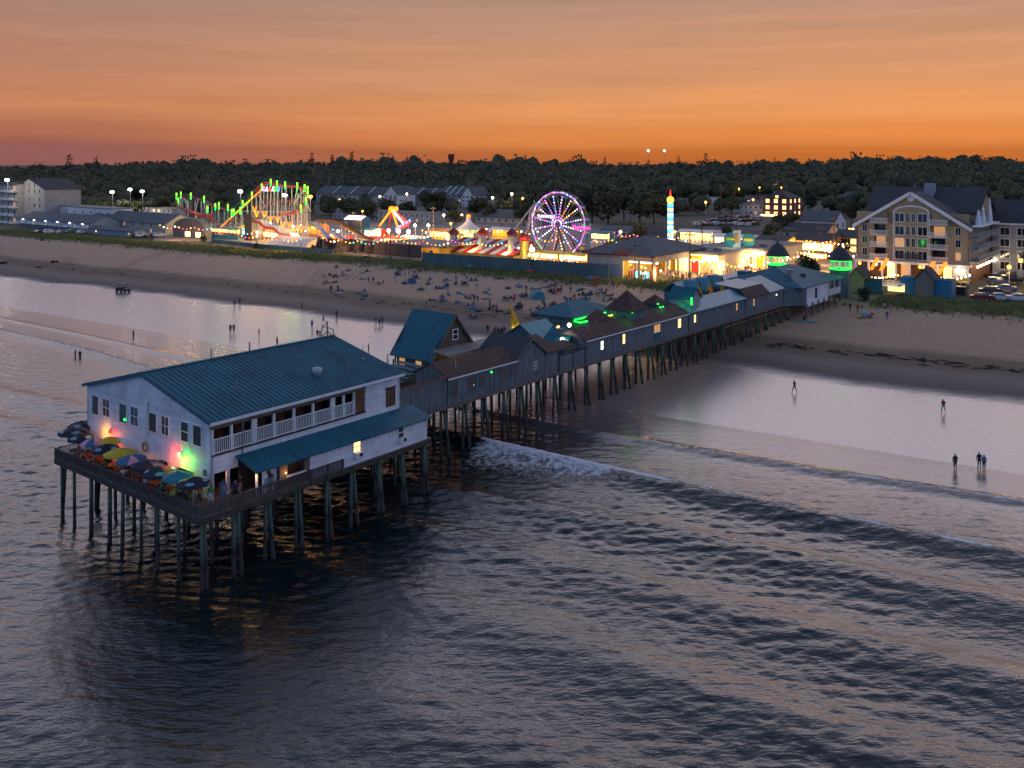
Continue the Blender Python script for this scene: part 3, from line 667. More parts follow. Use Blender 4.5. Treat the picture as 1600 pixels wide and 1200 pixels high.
# near-side annex with lean-to roof
MB().slab((4.55,-.25,7.28),(23.5,-.25,7.16),(23.5,2.38,7.86),(4.55,2.38,8.02),.10).build('annex_roof', 'teal_roof', rest)
wall((9.75, 0.02), (1, 0), 13.3, 5.0, 7.2, [(4.45,5.2,6.15,7.1),(9.6,10.25,6.05,7.05)], .12).build('annex_wall', 'white_siding', rest)
wall((23.05, 0.02), (0, 1), 2.4, 5.0, 7.2, [], .12, top=[(0,7.2),(2.36,7.2),(2.36,7.75)]).build('annex_end_wall', 'white_siding', rest)
MB().box(9.75, 23.05, -.02, 2.4, 4.86, 5.0).build('annex_floor_beam', 'dark_wood', rest)
window(rest, (14.58, .0, 6.75), (1, 0), .72, .8, pane='lit_warm', bars=(0,1), proud=.05); window(rest, (19.68, .0, 6.72), (1, 0), .62, .8, pane='glass', bars=(0,1), proud=.05)
for x in (14.62, 19.72):
    ac = MB(); ac.box(x-.34, x+.34, -.38, .05, 5.92, 6.32); o_ = ac.build('air_conditioner', 'white_paint', rest); MB().box(x-.08, x+.30, -.392, -.38, 5.98, 6.26).build('grille', 'sign_dark', o_)
# porch under the awning: posts, booth, grey panel with a service window
for x in (4.75,): MB().box(x, x+.14, .05, .19, DZ, 7.25).build('porch_post', 'white_paint', rest)
MB().box(4.8, 9.6, 2.28, 2.36, DZ, 7.7).build('porch_back', 'interior_dark', rest)
wall((5.6, .45), (1, 0), 1.3, DZ, 7.35, [(.35,.7,6.75,6.95)], .1).build('booth_wall', 'white_paint', rest)
MB().box(5.75, 6.6, .40, .45, 5.75, 6.45).build('booth_board', 'grey_wall', rest)
wall((6.9, .10), (1, 0), 2.85, DZ, 7.4, [(.75,2.4,6.25,7.05)], .1).build('service_panel', 'weathered_wood', rest)
MB().box(6.95, 9.7, 1.2, 1.3, DZ, 7.4).build('service_back', 'interior_warm', rest)
MB().box(7.5, 9.35, -.05, .22, 6.16, 6.24).build('counter', 'white_paint', rest)
def wall_lamp(par, c, col, w_, mt, r=.11):
    b_ = MB().ball(c, r, 8, 5); o = b_.build('lamp_bulb', mt, par); return o
MB().ball((7.35, -.05, 6.55), .07).build('lamp_bulb', 'bulb_orange', rest); lamp('counter_lamp_light', rest, (7.35, -.2, 6.6), (1,.5,.2), 8, .1)
MB().ball((4.7, .0, 7.05), .07).build('lamp_bulb', 'bulb_orange', rest); lamp('porch_light', rest, (4.5, -.1, 6.9), (1,.45,.2), 14, .1)
lamp('porch_inner_light', rest, (3.6, 2.9, 6.8), (1,.35,.15), 14, .1)
# coloured floodlights on the front wall
def flood(t, z, cols):
    hb = MB(); hb.box(S0-.16, S0, t-.09, t+.09, z-.16, z+.16); o = hb.build('floodlight', 'steel_grey', rest)
    for k, (dt, mt, col, watts) in enumerate(cols):
        MB().ball((S0-.22, t+dt, z+.05), .12).build('lamp_bulb', mt, o)
        lamp('floodlight_glow', rest, (S0-.5, t+dt*4.2, z-.25), col, watts, .08)
flood(16.79, 7.78, [(.14, 'bulb_orange', (1,.36,.03), 90), (-.14, 'neon_red', (1,.05,.03), 130)])
flood(6.22, 7.95, [(.16, 'neon_orange', (1,.06,.03), 95), (0, 'bulb_white', (1,.6,.3), 10), (-.18, 'neon_lime', (.10,1,.03), 62)])
MB().ball((S0-.08, 14.4, 9.2), .12).build('lamp_bulb', 'neon_green', rest)
MB().box(S0-.03, S0-.005, 13.0, 12.75, 0, 0) if False else None
rs = MB(); rs.lathe([(.30,-.05),(.42,-.05),(.42,.05),(.30,.05),(.30,-.05)], 14); ro = rs.build('life_ring', 'canvas_orange', rest, loc=(S0-.08, 11.35, 7.55)); ro.rotation_euler = (0, R(90), 0)
# beam light over the pier head roof end: green lit sign board behind the roof
gs = thing('lit_sign_board', 'green-lit sign board on a stand behind the restaurant roof', 'sign', (*xy(25.5, 13.6), DZ), PANG)
MB().box(-.1,.1,-.1,.1,0,4.4).build('post', 'steel_grey', gs); MB().add([(-.12,-.8,4.4),(.12,-.8,4.4),(.12,.8,4.4),(-.12,.8,4.4),(-.2,-1.1,6.0),(.2,-1.1,6.0),(.2,1.1,6.0),(-.2,1.1,6.0)],
    [(0,3,2,1),(4,5,6,7),(0,1,5,4),(1,2,6,5),(2,3,7,6),(3,0,4,7)]).build('board', 'teal_light', gs); MB().box(-.25,-.15,-.7,.7,4.3,4.9).build('neon_tube', 'neon_green', gs)
lamp('sign_glow', gs, (-.6, 0, 5.0), (.05,1,.15), 30, .2)
# metal frame on the ridge end
mf = MB()
for p, q in [((21.4,10.6,13.2),(21.2,10.6,14.3)),((21.4,12.6,13.2),(21.4,12.4,14.4)),((21.2,10.6,14.3),(21.4,12.4,14.4)),((21.4,11.6,13.4),(21.3,11.5,14.35)),((21.4,10.6,13.4),(21.3,11.5,14.0)),((21.4,12.6,13.3),(21.3,11.5,14.0))]: mf.tube(p, q, .04, .04, 6)
mf.build('rooftop_frame', 'steel_dark', rest)
# ------------------------------------------------------------------ shops along the pier (frame: x along the pier, y to the far side)
def pthing(name, label, cat, x=0, y=0, group=None):
    return thing(name, label, cat, (*qxy(x, y), 0), QANG, group)
PB = 5.05
def shop(par, L_, D, ze, zr, roof, wallm='pier_board', openings=(), gx0=True, gx1=True, ov=.22, roofaxis='x', mid=None):
    wall((0, 0), (1, 0), L_, PB, ze, list(openings), .14).build('near_wall', wallm, par)
    m = D/2 if mid is None else mid
    wall((0, D), (0, -1), D, DZ, ze, [], .12, top=[(0, ze), (D, ze), (D-m, zr)] if gx0 else None).build('end_wall', wallm, par)
    wall((L_, 0), (0, 1), D, DZ, ze, [], .12, top=[(0, ze), (D, ze), (m, zr)] if gx1 else None).build('end_wall', wallm, par)
    wall((L_, D), (-1, 0), L_, DZ, ze, [(L_*.15, L_*.85, DZ, ze-.5)], .12).build('far_wall', wallm, par)
    r_ = gable_roof(0, L_, 0, D, ze, zr, ov, .10, 'x', m).build('roof', roof, par)
    MB().box(-.15, L_+.15, -ov-.05, -ov+.02, ze-.22, ze-.06).build('gutter', 'white_paint' if 'brown' in roof else 'teal_trim', r_)
    bb = MB().box(-.02, L_+.02, -.07, -.0, PB+.0, PB+.12); bb.build('base_board', 'weathered_wood', par)
    return r_
# plain fence wall joining the restaurant
f1 = pthing('screen_wall', 'plain blue-grey board wall between the white restaurant and the first pier shop', 'wall')
wall((-1.4, 0), (1, 0), 10.2, PB, 8.05, [], .14).build('boards', 'pier_board', f1); MB().box(-1.4, 8.75, -.08, .18, 8.05, 8.13).build('cap_rail', 'weathered_wood', f1)
for i in range(14):
    x = 1.2+i*.55; MB().box(x, x+.3, -.09, .16, 8.13, 8.28).build('trim_block', 'canvas_orange', f1) if 0 else MB().box(x, x+.32, -.085, .16, 8.131, 8.23).build('trim_block', 'brick_red', f1)
# shop with brown shingle roof
a1 = pthing('pier_shop', 'blue-grey pier shop with long brown shingle roof next to the white restaurant', 'shop', 8.9, 0)
r1 = shop(a1, 11.2, 4.7, 8.05, 9.25, 'brown_shingle', openings=[(.6,1.4,6.1,7.3),(3.2,4.4,6.1,7.35),(6.7,7.4,5.4,7.6)])
window(a1, (1.0,0,6.7),(1,0),.8,1.2,'teal_trim','glass',(0,1)); window(a1,(3.8,0,6.72),(1,0),1.2,1.25,'teal_trim','glass',(1,0)); MB().ball((4.05,.1,6.55),.13).build('lamp_bulb','lit_white',a1)
window(a1,(5.4,0,6.75),(1,0),.7,1.2,'teal_trim','glass',(0,1)); window(a1,(7.05,0,6.5),(1,0),.7,2.2,'teal_trim','glass_blue',(0,0),name='door')
MB().ball((6.85,-.1,7.45),.12).build('lamp_bulb','neon_green',a1)
window(a1,(9.4,0,6.85),(1,0),1.7,1.0,'teal_trim','glass',(2,0)); window(a1,(10.75,0,6.9),(1,0),.55,1.0,'teal_trim','glass',(0,0))
MB().tube((2.2,.9,8.5),(2.2,.9,9.6),.04).build('vent_pipe','steel_white',r1)
# cross-gabled section
c1 = pthing('gabled_pier_house', 'blue-grey pier house with steep gable end facing the water and dark slate roof', 'house', 20.1, 0)
wall((0,0),(1,0),5.4,PB,8.2,[(3.2,3.9,6.4,7.2)],.14,top=[(0,8.2),(5.4,8.2),(2.75,10.0)]).build('gable_wall','pier_board',c1)
wall((5.4,0),(0,1),5.6,DZ,8.2,[],.12).build('side_wall','pier_board',c1); wall((5.4,5.6),(-1,0),5.4,DZ,8.2,[],.12,top=[(0,8.2),(5.4,8.2),(2.65,10.0)]).build('rear_wall','pier_board',c1)
gable_roof(0,5.4,0,5.6,8.2,10.0,.25,.11,'y',2.75).build('roof','slate_shingle',c1)
for p, q in (((-.25,-.27,8.0),(2.75,-.27,10.02)),((2.75,-.27,10.02),(5.65,-.27,8.02))): MB().beam(p,q,.06,.22).build('barge_board','weathered_wood',c1)
window(c1,(3.55,0,6.8),(1,0),.6,.75,'white_paint','glass',(1,1))
# small brown roof piece and low open section
d1 = pthing('pier_kiosk', 'small pier kiosk with brown shingle hip roof beside the gabled house', 'kiosk', 25.55, 0)
wall((0,0),(1,0),2.6,PB,7.95,[],.14).build('near_wall','pier_board',d1); wall((2.6,0),(0,1),3.6,DZ,7.95,[],.12).build('side_wall','pier_board',d1)
MB().slab((-.1,-.25,7.85),(2.85,-.25,7.85),(2.6,3.4,9.3),(-.1,3.4,9.3),.1).build('roof','brown_shingle',d1)
e1 = pthing('low_screen', 'low blue-grey board screen with a short slatted opening in the middle of the pier', 'screen', 28.2, 0)
wall((0,0),(1,0),5.75,PB,7.0,[],.14).build('boards','pier_board',e1)
for i in range(6): MB().box(1.2+i*.42,1.35+i*.42,-.02,.10,7.0,7.6).build('slat','weathered_wood',e1)
MB().box(.9,3.9,-.05,.14,7.6,7.72).build('cap_rail','weathered_wood',e1)
MB().slab((.2,.3,7.75),(4.0,.3,7.75),(4.0,2.2,8.2),(.2,2.2,8.2),.08).build('lean_to_roof','brown_shingle',e1)
for x in (.05, 2.9, 5.55): MB().box(x, x+.14, -.06, .0, 4.2, 7.1).build('post','dark_wood',e1)
MB().beam((4.2,-.25,8.15),(5.9,-.1,7.5),.12,.12).build('handrail','steel_grey',e1)
# long brown roofed arcade with lit windows
g1 = pthing('pier_arcade', 'long blue-grey arcade with brown shingle roof, turrets and four lit windows on the pier', 'arcade', 34.0, 0)
wins = [(3.6,6.95,.62,1.1,'lit_white'),(8.8,6.98,.62,1.25,'lit_warm'),(23.9,7.0,.9,1.3,'lit_warm'),(28.7,7.0,.6,1.2,'lit_warm')]
r2 = shop(g1, 26.6, 4.6, 8.15, 9.2, 'brown_shingle')
for x, z, w_, h_, p_ in wins: window(g1,(x,0,z),(1,0),w_,h_,'teal_trim' if w_ > 1 else 'weathered_wood',p_,(0,1)) if x < 26 else None
dd = window(g1,(17.5,0,7.15),(1,0),1.7,1.1,'teal_trim','lit_dim',(1,0),name='lit_transom'); MB().box(16.7,18.4,-.06,-.0,5.3,6.55).build('teal_door','teal_trim',g1)
def turret(par, x, y, w_, z0, z1, zt, roof='brown_shingle', wl='pier_board_teal'):
    o = MB().box(x,x+w_,y,y+w_,z0,z1).build('turret', wl, par)
    b_ = hip_roof(x,x+w_,y,y+w_,z1,zt,.45,w_/2); b_.build('turret_roof', roof, o); return o
turret(g1, 12.6, 1.2, 3.6, 8.0, 10.1, 12.6); turret(g1, 21.9, 2.5, 2.1, 8.0, 9.7, 11.0); turret(g1, 7.0, 2.6, 1.9, 8.0, 9.4, 10.7)
window(g1,(8.15,2.6,8.85),(1,0),.8,.7,'white_paint','glass',(0,0),name='turret_window')
for p, q, mt in [((9.6,4.4,9.0),(12.4,4.1,9.25),'neon_yellow'),((13.0,4.85,9.2),(16.0,4.85,9.2),'neon_green'),((9.4,5.3,9.3),(12.6,5.3,9.45),'neon_green')]: MB().tube(p,q,.11).build('neon_tube',mt,g1)
for c in ((12.4,.9,10.0),(21.7,2.3,9.8),(22.2,2.2,9.25),(23.0,2.2,9.25)): MB().ball(c,.16).build('lamp_bulb','neon_green',g1)
lamp('neon_glow', g1, (11.2,.6,9.6), (.05,1,.12), 26, .3); lamp('neon_glow', g1, (21.6,1.4,9.6), (.05,1,.12), 14, .3)
MB().tube((2.4,1.4,8.6),(2.4,1.4,9.7),.04).build('vent_pipe','steel_white',r2); MB().tube((20.2,.8,8.5),(20.2,.8,9.7),.05).build('vent_pipe','steel_white',r2)
MB().box(16.2,17.6,2.6,4.2,10.6,12.0) if 0 else None
# teal roofed hall
h1_ = pthing('pier_hall', 'long blue-grey pier hall with pale teal metal roof and a gabled dormer', 'hall', 60.75, 0)
r3 = shop(h1_, 19.3, 5.4, 8.1, 9.3, 'teal_light')
for x, z, p_ in ((1.9,7.05,'lit_warm'),(16.2,7.05,'lit_dim')): window(h1_,(x,0,z),(1,0),.6,1.15,'weathered_wood',p_,(0,1))
dm = MB(); dm.box(2.6,5.4,.9,4.6,8.2,9.9); dm.prism([(2.6,9.9),(5.4,9.9),(4.0,11.3)],.9,4.6,'y'); do = dm.build('dormer','grey_wall',h1_)
gable_roof(2.6,5.4,.9,4.6,9.9,11.3,.25,.09,'y').build('dormer_roof','teal_roof_y',do); MB().tube((2.2,.7,9.0),(2.2,.7,10.1),.13).build('neon_tube','neon_green',h1_)
lamp('neon_glow', h1_, (1.6,1.6,9.8), (.05,1,.12), 16, .3)
MB().box(17.9,18.9,-.1,.0,6.9,7.6).build('blue_panel','canvas_blue',h1_)
# last shops: brown mansard, teal slope
i1 = pthing('mansard_shop', 'blue-grey pier shop with brown mansard front under a flat pale roof', 'shop', 80.25, 0)
wall((0,0),(1,0),15.7,PB,7.95,[],.14).build('near_wall','pier_board',i1); wall((15.7,0),(0,1),6,DZ,7.95,[],.12).build('end_wall','pier_board',i1); wall((0,6),(0,-1),6,DZ,7.95,[],.12).build('end_wall','pier_board',i1)
MB().slab((0,-.25,7.9),(9.3,-.25,7.9),(9.0,1.2,9.35),(.3,1.2,9.35),.1).build('mansard_slope','brown_shingle',i1)
MB().slab((.2,1.2,9.4),(9.1,1.2,9.4),(9.1,5.8,9.9),(.2,5.8,9.9),.1).build('flat_roof','teal_light',i1)
MB().slab((9.35,-.25,7.95),(16.0,-.25,7.95),(16.0,4.5,9.9),(9.35,4.5,9.9),.1).build('teal_slope','teal_light',i1)
MB().ball((12.4,-.12,7.25),.14).build('lamp_bulb','lit_white',i1); window(i1,(3.2,0,7.0),(1,0),.6,1.1,'weathered_wood','lit_dim',(0,1))
# wide hip-roofed hall at the shore end with the white side wall
j1 = pthing('entrance_hall', 'wide teal hip-roofed hall with a white side wall where the pier meets the beach', 'hall', 96.1, -2.3)
wall((0,2.3),(.87,-.493),5.0,PB-.3,8.0,[],.14).build('angled_wall','pier_board',j1)
wall((4.4,0),(1,0),11.4,4.3,7.9,[(4.6,5.5,5.4,7.2)],.14).build('white_side_wall','white_siding',j1); window(j1,(9.45,0,6.35),(1,0),.85,1.7,'grey_rail','glass',(0,1))
wall((15.8,0),(0,1),14,4.3,7.9,[],.14).build('end_wall','pier_board',j1)
hip_roof(2.2,22.5,-.2,15.5,8.05,10.7,.4,7.0).build('roof','teal_roof',j1)
MB().box(15.8,22.2,-.1,4.0,4.9,5.05).build('porch_floor','deck_board',j1); rail_run(j1,(15.9,-.05,0),(22.1,-.05,0),4,'white_paint',5.05,6.25,.1,.15)
for x in (15.95, 19, 22.0): MB().box(x-.08,x+.08,-.1,.1,5.05,7.95).build('porch_post','white_paint',j1)
v = MB(); v.lathe([(.55,0),(.5,1.0),(.75,1.05),(.75,1.4),(.02,1.55)],12,(7.2,4.2,9.2)); v.build('roof_ventilator','steel_grey',j1); v = MB(); v.lathe([(.5,0),(.65,.3),(.4,.75),(.02,.8)],12,(10.8,3.0,8.95)); v.build('roof_ventilator','steel_dark',j1)
for k, x in enumerate(np.arange(4.6, 22.3, 2.9)): MB().box(x-.14,x+.14,-.2,.1,2.0,4.9).build('support_post','weathered_wood',j1)
# ---- far side of the pier
af = pthing('a_frame_house', 'steep teal A-frame house with shingled gable and one white window on the pier', 'house', 17.0, 9.5)
wall((0,0),(1,0),6.2,DZ,8.6,[],.12,top=[(.0,8.6),(6.2,8.6),(3.1,12.0)]).build('gable_wall','cedar_shingle',af); wall((6.2,6.6),(-1,0),6.2,DZ,8.6,[],.12,top=[(0,8.6),(6.2,8.6),(3.1,12.0)]).build('rear_wall','cedar_shingle',af)
wall((0,6.6),(0,-1),6.6,DZ,7.6,[],.12).build('side_wall','pier_board',af); wall((6.2,0),(0,1),6.6,DZ,7.6,[],.12).build('side_wall','pier_board',af)
gable_roof(-.6,6.8,0,6.6,7.4,12.1,.3,.12,'y',3.1).build('roof','teal_roof_y',af)
for p, q in (((-.9,-.32,7.2),(3.1,-.32,12.1)),((3.1,-.32,12.1),(7.1,-.32,7.2))): MB().beam(p,q,.08,.26).build('barge_board','weathered_wood',af)
window(af,(3.3,0,9.75),(1,0),.75,1.1,'white_paint','glass',(0,1),fw=.11)
for y in (2.4, 5.2): MB().box(-.06,.0,y,y+.9,5.9,6.7).build('side_window','lit_dim',af)
tb = pthing('tiki_bar', 'open bar with two-tier flat roof on orange beams in front of the A-frame', 'bar', 16.5, 4.9)
MB().slab((.0,2.0,7.95),(9.5,2.0,7.95),(9.5,4.6,8.25),(.0,4.6,8.25),.22).build('upper_roof','roof_flat',tb); MB().slab((1.6,.6,7.35),(9.8,.6,7.35),(9.8,2.1,7.6),(1.6,2.1,7.6),.12).build('lower_roof','canvas_pink',tb)
MB().beam((.0,1.95,7.85),(9.5,1.95,7.85),.15,.28).build('roof_beam','canvas_orange',tb); MB().beam((1.6,.6,7.25),(9.8,.6,7.25),.12,.2).build('roof_beam','canvas_orange',tb); MB().beam((1.5,2.1,7.8),(2.6,.5,7.2),.14,.2).build('roof_beam','canvas_orange',tb)
for x in (.3, 3.2, 6.3, 9.3): MB().box(x,x+.16,2.0,2.16,DZ,7.85).build('post','yellow_paint',tb)
MB().box(.6,9.2,3.2,3.7,DZ,6.4).build('bar_counter','dark_wood',tb)
MB().path([(-.6,1.5,6.2),(.2,1.2,6.4),(.6,1.2,6.9),(-.1,1.5,7.2)],.09).build('neon_tube','neon_green',tb); MB().path([(-.8,1.3,5.8),(.6,.9,6.0),(1.2,.9,6.3)],.09).build('neon_tube','neon_green',tb); MB().box(-.2,.6,1.4,1.5,6.3,6.9).build('lit_sign','neon_orange',tb)
lamp('bar_light', tb, (1.5,1.6,6.9), (1,.6,.2), 40, .3); lamp('bar_neon_glow', tb, (-.8,1.0,6.6), (.1,1,.1), 16, .2)
# wooden stair deck below the A-frame
sd = pthing('timber_terrace', 'dark green timber terrace with stairs between the restaurant and the A-frame', 'terrace', 6.5, 6.0)
MB().box(0,7.5,0,7.5,5.7,5.9).build('platform','dark_wood',sd)
for i in range(7): MB().slab((.3+i*.95,.5+.2*i,6.0+.22*i),(1.1+i*.95,.5+.2*i,6.0+.22*i),(1.1+i*.95,5.8,6.1+.22*i),(.3+i*.95,5.8,6.1+.22*i),.08).build('plank','pier_board_teal',sd)
for x, y in ((0,0),(7.4,0),(0,7.4),(7.4,7.4)): MB().box(x,x+.15,y,y+.15,DZ,7.3).build('post','dark_wood',sd)
MB().beam((0,.1,7.3),(7.5,.1,7.3),.1,.1).build('handrail','dark_wood',sd); MB().beam((.1,.1,7.3),(.1,7.5,7.3),.1,.1).build('handrail','dark_wood',sd)
for k, (x, y, mt, hh_) in enumerate([(9.6,14.3,'canvas_yellow',2.5),(12.6,13.0,'canvas_white',2.3)]):
    u = pthing('closed_umbrella', ('closed yellow parasol' if k == 0 else 'closed white parasol')+' beside the dark terrace near the A-frame', 'umbrella', x, y)
    b_ = MB(); b_.tube((0,0,DZ),(0,0,DZ+hh_),.04); b_.build('pole','steel_white',u); b_ = MB(); b_.lathe([(.05,2.9),(.14,2.2),(.26,1.2),(.30,.9),(.02,.95)],8,(0,0,DZ)); b_.build('canopy',mt,u)
# red palm-like light tree and yellow slide tower
pt = pthing('light_palm', 'red neon palm light beside the restaurant roof end', 'lamp', 5.2, 14.6)
b_ = MB(); b_.tube((0,0,DZ),(0,0,8.2),.09); b_.build('trunk','canvas_yellow',pt)
for k in range(6):
    a = k*1.05; MB().path([(0,0,8.2),(.6*math.cos(a),.6*math.sin(a),8.7),(1.2*math.cos(a),1.2*math.sin(a),8.75),(1.75*math.cos(a),1.75*math.sin(a),8.3)],.07).build('frond','neon_red' if k % 2 == 0 else 'steel_red',pt)
ys = pthing('yellow_ride_tower', 'tall yellow A-shaped ride tower rising behind the gabled pier house', 'ride', 36.0, 13.5)
b_ = MB(); b_.add([(-1.0,-.25,DZ),(-.35,-.25,DZ),(.55,-.2,9.3),(.05,-.2,9.6),(-1.0,.25,DZ),(-.35,.25,DZ),(.55,.2,9.3),(.05,.2,9.6)],[(0,1,2,3),(7,6,5,4),(0,4,5,1),(1,5,6,2),(2,6,7,3),(3,7,4,0)]); b_.build('leg','yellow_paint',ys)
b_ = MB(); b_.add([(1.5,-.25,DZ),(2.2,-.25,DZ),(.95,-.2,9.0),(.3,-.2,9.3),(1.5,.25,DZ),(2.2,.25,DZ),(.95,.2,9.0),(.3,.2,9.3)],[(0,1,2,3),(7,6,5,4),(0,4,5,1),(1,5,6,2),(2,6,7,3),(3,7,4,0)]); b_.build('leg','yellow_paint',ys)
b_ = MB(); b_.add([(.0,-.2,9.0),(1.0,-.2,8.9),(-.45,-.08,11.0),(-.6,-.08,11.05),(.0,.2,9.0),(1.0,.2,8.9),(-.45,.08,11.0),(-.6,.08,11.05)],[(0,1,2,3),(7,6,5,4),(0,4,5,1),(1,5,6,2),(2,6,7,3),(3,7,4,0)]); b_.build('boom','yellow_paint',ys)
MB().path([(-.6,-.5,7.4),(.2,-.5,7.7),(1.0,-.5,7.6)],.1).build('neon_tube','neon_lime',ys); MB().ball((1.7,-.5,7.2),.2).build('lamp_bulb','neon_green',ys); MB().box(-.3,.9,-.4,-.3,6.6,7.3).build('lit_panel','neon_orange',ys)
lamp('tower_light', ys, (.4,-1.0,7.6), (1,.75,.1), 120, .4)
# teal kiosks on the far side
def tkiosk(name, label, x, y, L_, D, ze, zr, roof='teal_roof', ax='x', wl='pier_board_teal'):
    o = pthing(name, label, 'kiosk', x, y)
    b_ = MB().box(0,L_,0,D,DZ,ze)
    if ax == 'x': b_.prism([(0,ze),(D,ze),(D/2,zr)],0,L_,'x')
    else: b_.prism([(0,ze),(L_,ze),(L_/2,zr)],0,D,'y')
    b_.build('walls',wl,o); gable_roof(0,L_,0,D,ze,zr,.35,.1,ax).build('roof',roof,o)
    window(o,(L_*.5,0,DZ+1.5),(1,0),L_*.5,1.0,'white_paint','lit_dim',(1,0),name='serving_window'); return o
tkiosk('kiosk','teal-roofed kiosk behind the gabled house on the pier',33.9,8.0,5.0,4.5,7.6,8.95,'teal_light')
tkiosk('kiosk','small teal gabled kiosk beside the twin globe lamps on the pier',33.0,2.4,4.2,3.2,7.7,9.1,'teal_roof_y','y')
k3 = pthing('kiosk','hip-roofed teal kiosk edged with green neon beside the turreted arcade','kiosk',42.5,8.2)
MB().box(0,9.5,0,6,DZ,9.0).build('walls','pier_board_teal',k3); hip_roof(0,9.5,0,6,9.05,10.6,.7,3.2).build('roof','teal_roof',k3)
MB().path([(-.4,-.76,8.8),(6.2,-.76,8.8)],.1).build('neon_tube','neon_green',k3); MB().path([(-.4,-.7,8.6),(1.0,-.7,8.2),(5.4,-.7,8.15)],.1).build('neon_tube','neon_green',k3); MB().path([(4.6,-1.4,8.1),(7.2,-1.4,8.5)],.1).build('neon_tube','neon_green',k3)
lamp('kiosk_neon_glow', k3, (2.6,-1.5,8.6), (.05,1,.12), 60, .3)
MB().box(1.4,1.9,-1.2,-1.1,6.4,7.4).build('hanging_banner','canvas_yellow',k3)
# row of three gabled booths with round signs
k4 = pthing('booth_row','row of teal booths with three small gables and round food signs near the shore end','booths',78.5,10.2)
MB().box(0,16,0,4,DZ,8.2).build('walls','pier_board_teal',k4); MB().slab((-.3,-.4,8.1),(16.3,-.4,8.1),(16.3,2.2,9.7),(-.3,2.2,9.7),.1).build('roof','teal_light',k4); MB().slab((-.3,2.2,9.7),(16.3,2.2,9.7),(16.3,4.4,8.1),(-.3,4.4,8.1),.1).build('roof','teal_light',k4)
for i, x in enumerate((2.2, 6.6, 11.0)):
    b_ = MB().prism([(x,8.0),(x+2.6,8.0),(x+1.3,9.9)],-.7,1.8,'y'); o = b_.build('gable','green_shed',k4); gable_roof(x,x+2.6,-.7,1.8,8.0,9.9,.2,.08,'y').build('gable_roof','teal_light',o)
    d_ = MB(); d_.tube((x+1.3,-.8,7.6),(x+1.3,-.95,7.6),.75,.75,14); d_.build('round_sign',('canvas_orange','canvas_orange','canvas_yellow')[i],o)
lamp('booth_light', k4, (6,-2.2,8.2), (1,.7,.35), 40, .3)
MB().ball((14.6,-.5,8.3),.25).build('lamp_bulb','neon_green',k4)
k5 = pthing('flat_roof_hall','flat pale green roof hall behind the mansard shop on the pier','hall',97.0,9.0)
MB().box(0,16,0,7,DZ,8.1).build('walls','pier_board_teal',k5); MB().box(-.3,16.3,-.3,7.3,8.1,8.35).build('roof','teal_light',k5); MB().box(9,11.5,2.5,4.5,8.35,9.2).build('roof_unit','teal_trim',k5)
# twin gate towers with green neon lanterns
for k, (x, y, lb) in enumerate([(124.0, 12.8, 'left one of the two grey gate towers with green neon lanterns'), (124.0, -.3, 'right one of the two grey gate towers with green neon lanterns')]):
    g = pthing('gate_tower', lb, 'tower', x, y, 'pier gate towers')
    b_ = MB(); b_.lathe([(2.0,3.0),(2.0,8.6),(1.95,8.7)],8,ph=.39); b_.build('base','pier_board',g)
    MB().lathe([(2.15,8.7),(2.15,8.95),(0.02,8.96)],8,ph=.39).build('gallery_floor','grey_rail',g)
    for i in range(8):
        a = i*math.pi/4+.39; c_, s__ = math.cos(a), math.sin(a); MB().box(1.7*c_-.08,1.7*c_+.08,1.7*s__-.08,1.7*s__+.08,8.95,10.7).build('column','white_paint',g)
    for zz in (9.0, 10.75):
        pts = [(2.05*math.cos(i*math.pi/4+.39),2.05*math.sin(i*math.pi/4+.39),zz) for i in range(9)]; MB().path(pts,.13 if zz < 10 else .09).build('neon_tube','neon_green',g)
    if k == 1: MB().path([(2.05*math.cos(-.9),2.05*math.sin(-.9),9.0),(2.05*math.cos(-.9),2.05*math.sin(-.9),10.75)],.2).build('neon_tube','neon_green',g)
    b_ = MB(); b_.lathe([(2.5,10.8),(2.35,11.1),(1.7,12.2),(1.1,13.0),(.35,13.5),(.05,14.4)],8,ph=.39); b_.build('roof','roof_dark',g)
    lamp('lantern_glow', g, (0,0,9.9), (.08,1,.14), 90, .5); lamp('lantern_glow', g, (-2.6,-1.5,9.3), (.05,1,.12), 30, .3)
# globe lamps on the pier
for k, (x, y, z, lb) in enumerate([(35.0,5,9.0,'yellow pole lamp with round globe beside the small teal gabled kiosk'),(37.4,5,9.0,'orange globe lamp on the pier just left of the neon-edged kiosk'),(33.1,3,8.0,'bright globe lamp over the slatted opening of the pier')]):
    l_ = pthing('globe_lamp', lb, 'lamp', x, y, 'globe lamps on the pier'); MB().tube((0,0,DZ),(0,0,z),.07).build('post','yellow_paint',l_); MB().ball((0,0,z),.26,10,7).build('globe',('bulb_orange','bulb_white','bulb_white')[k],l_,smooth=True); lamp('globe_light',l_,(0,-.4,z),(1,.6,.25),45,.25)
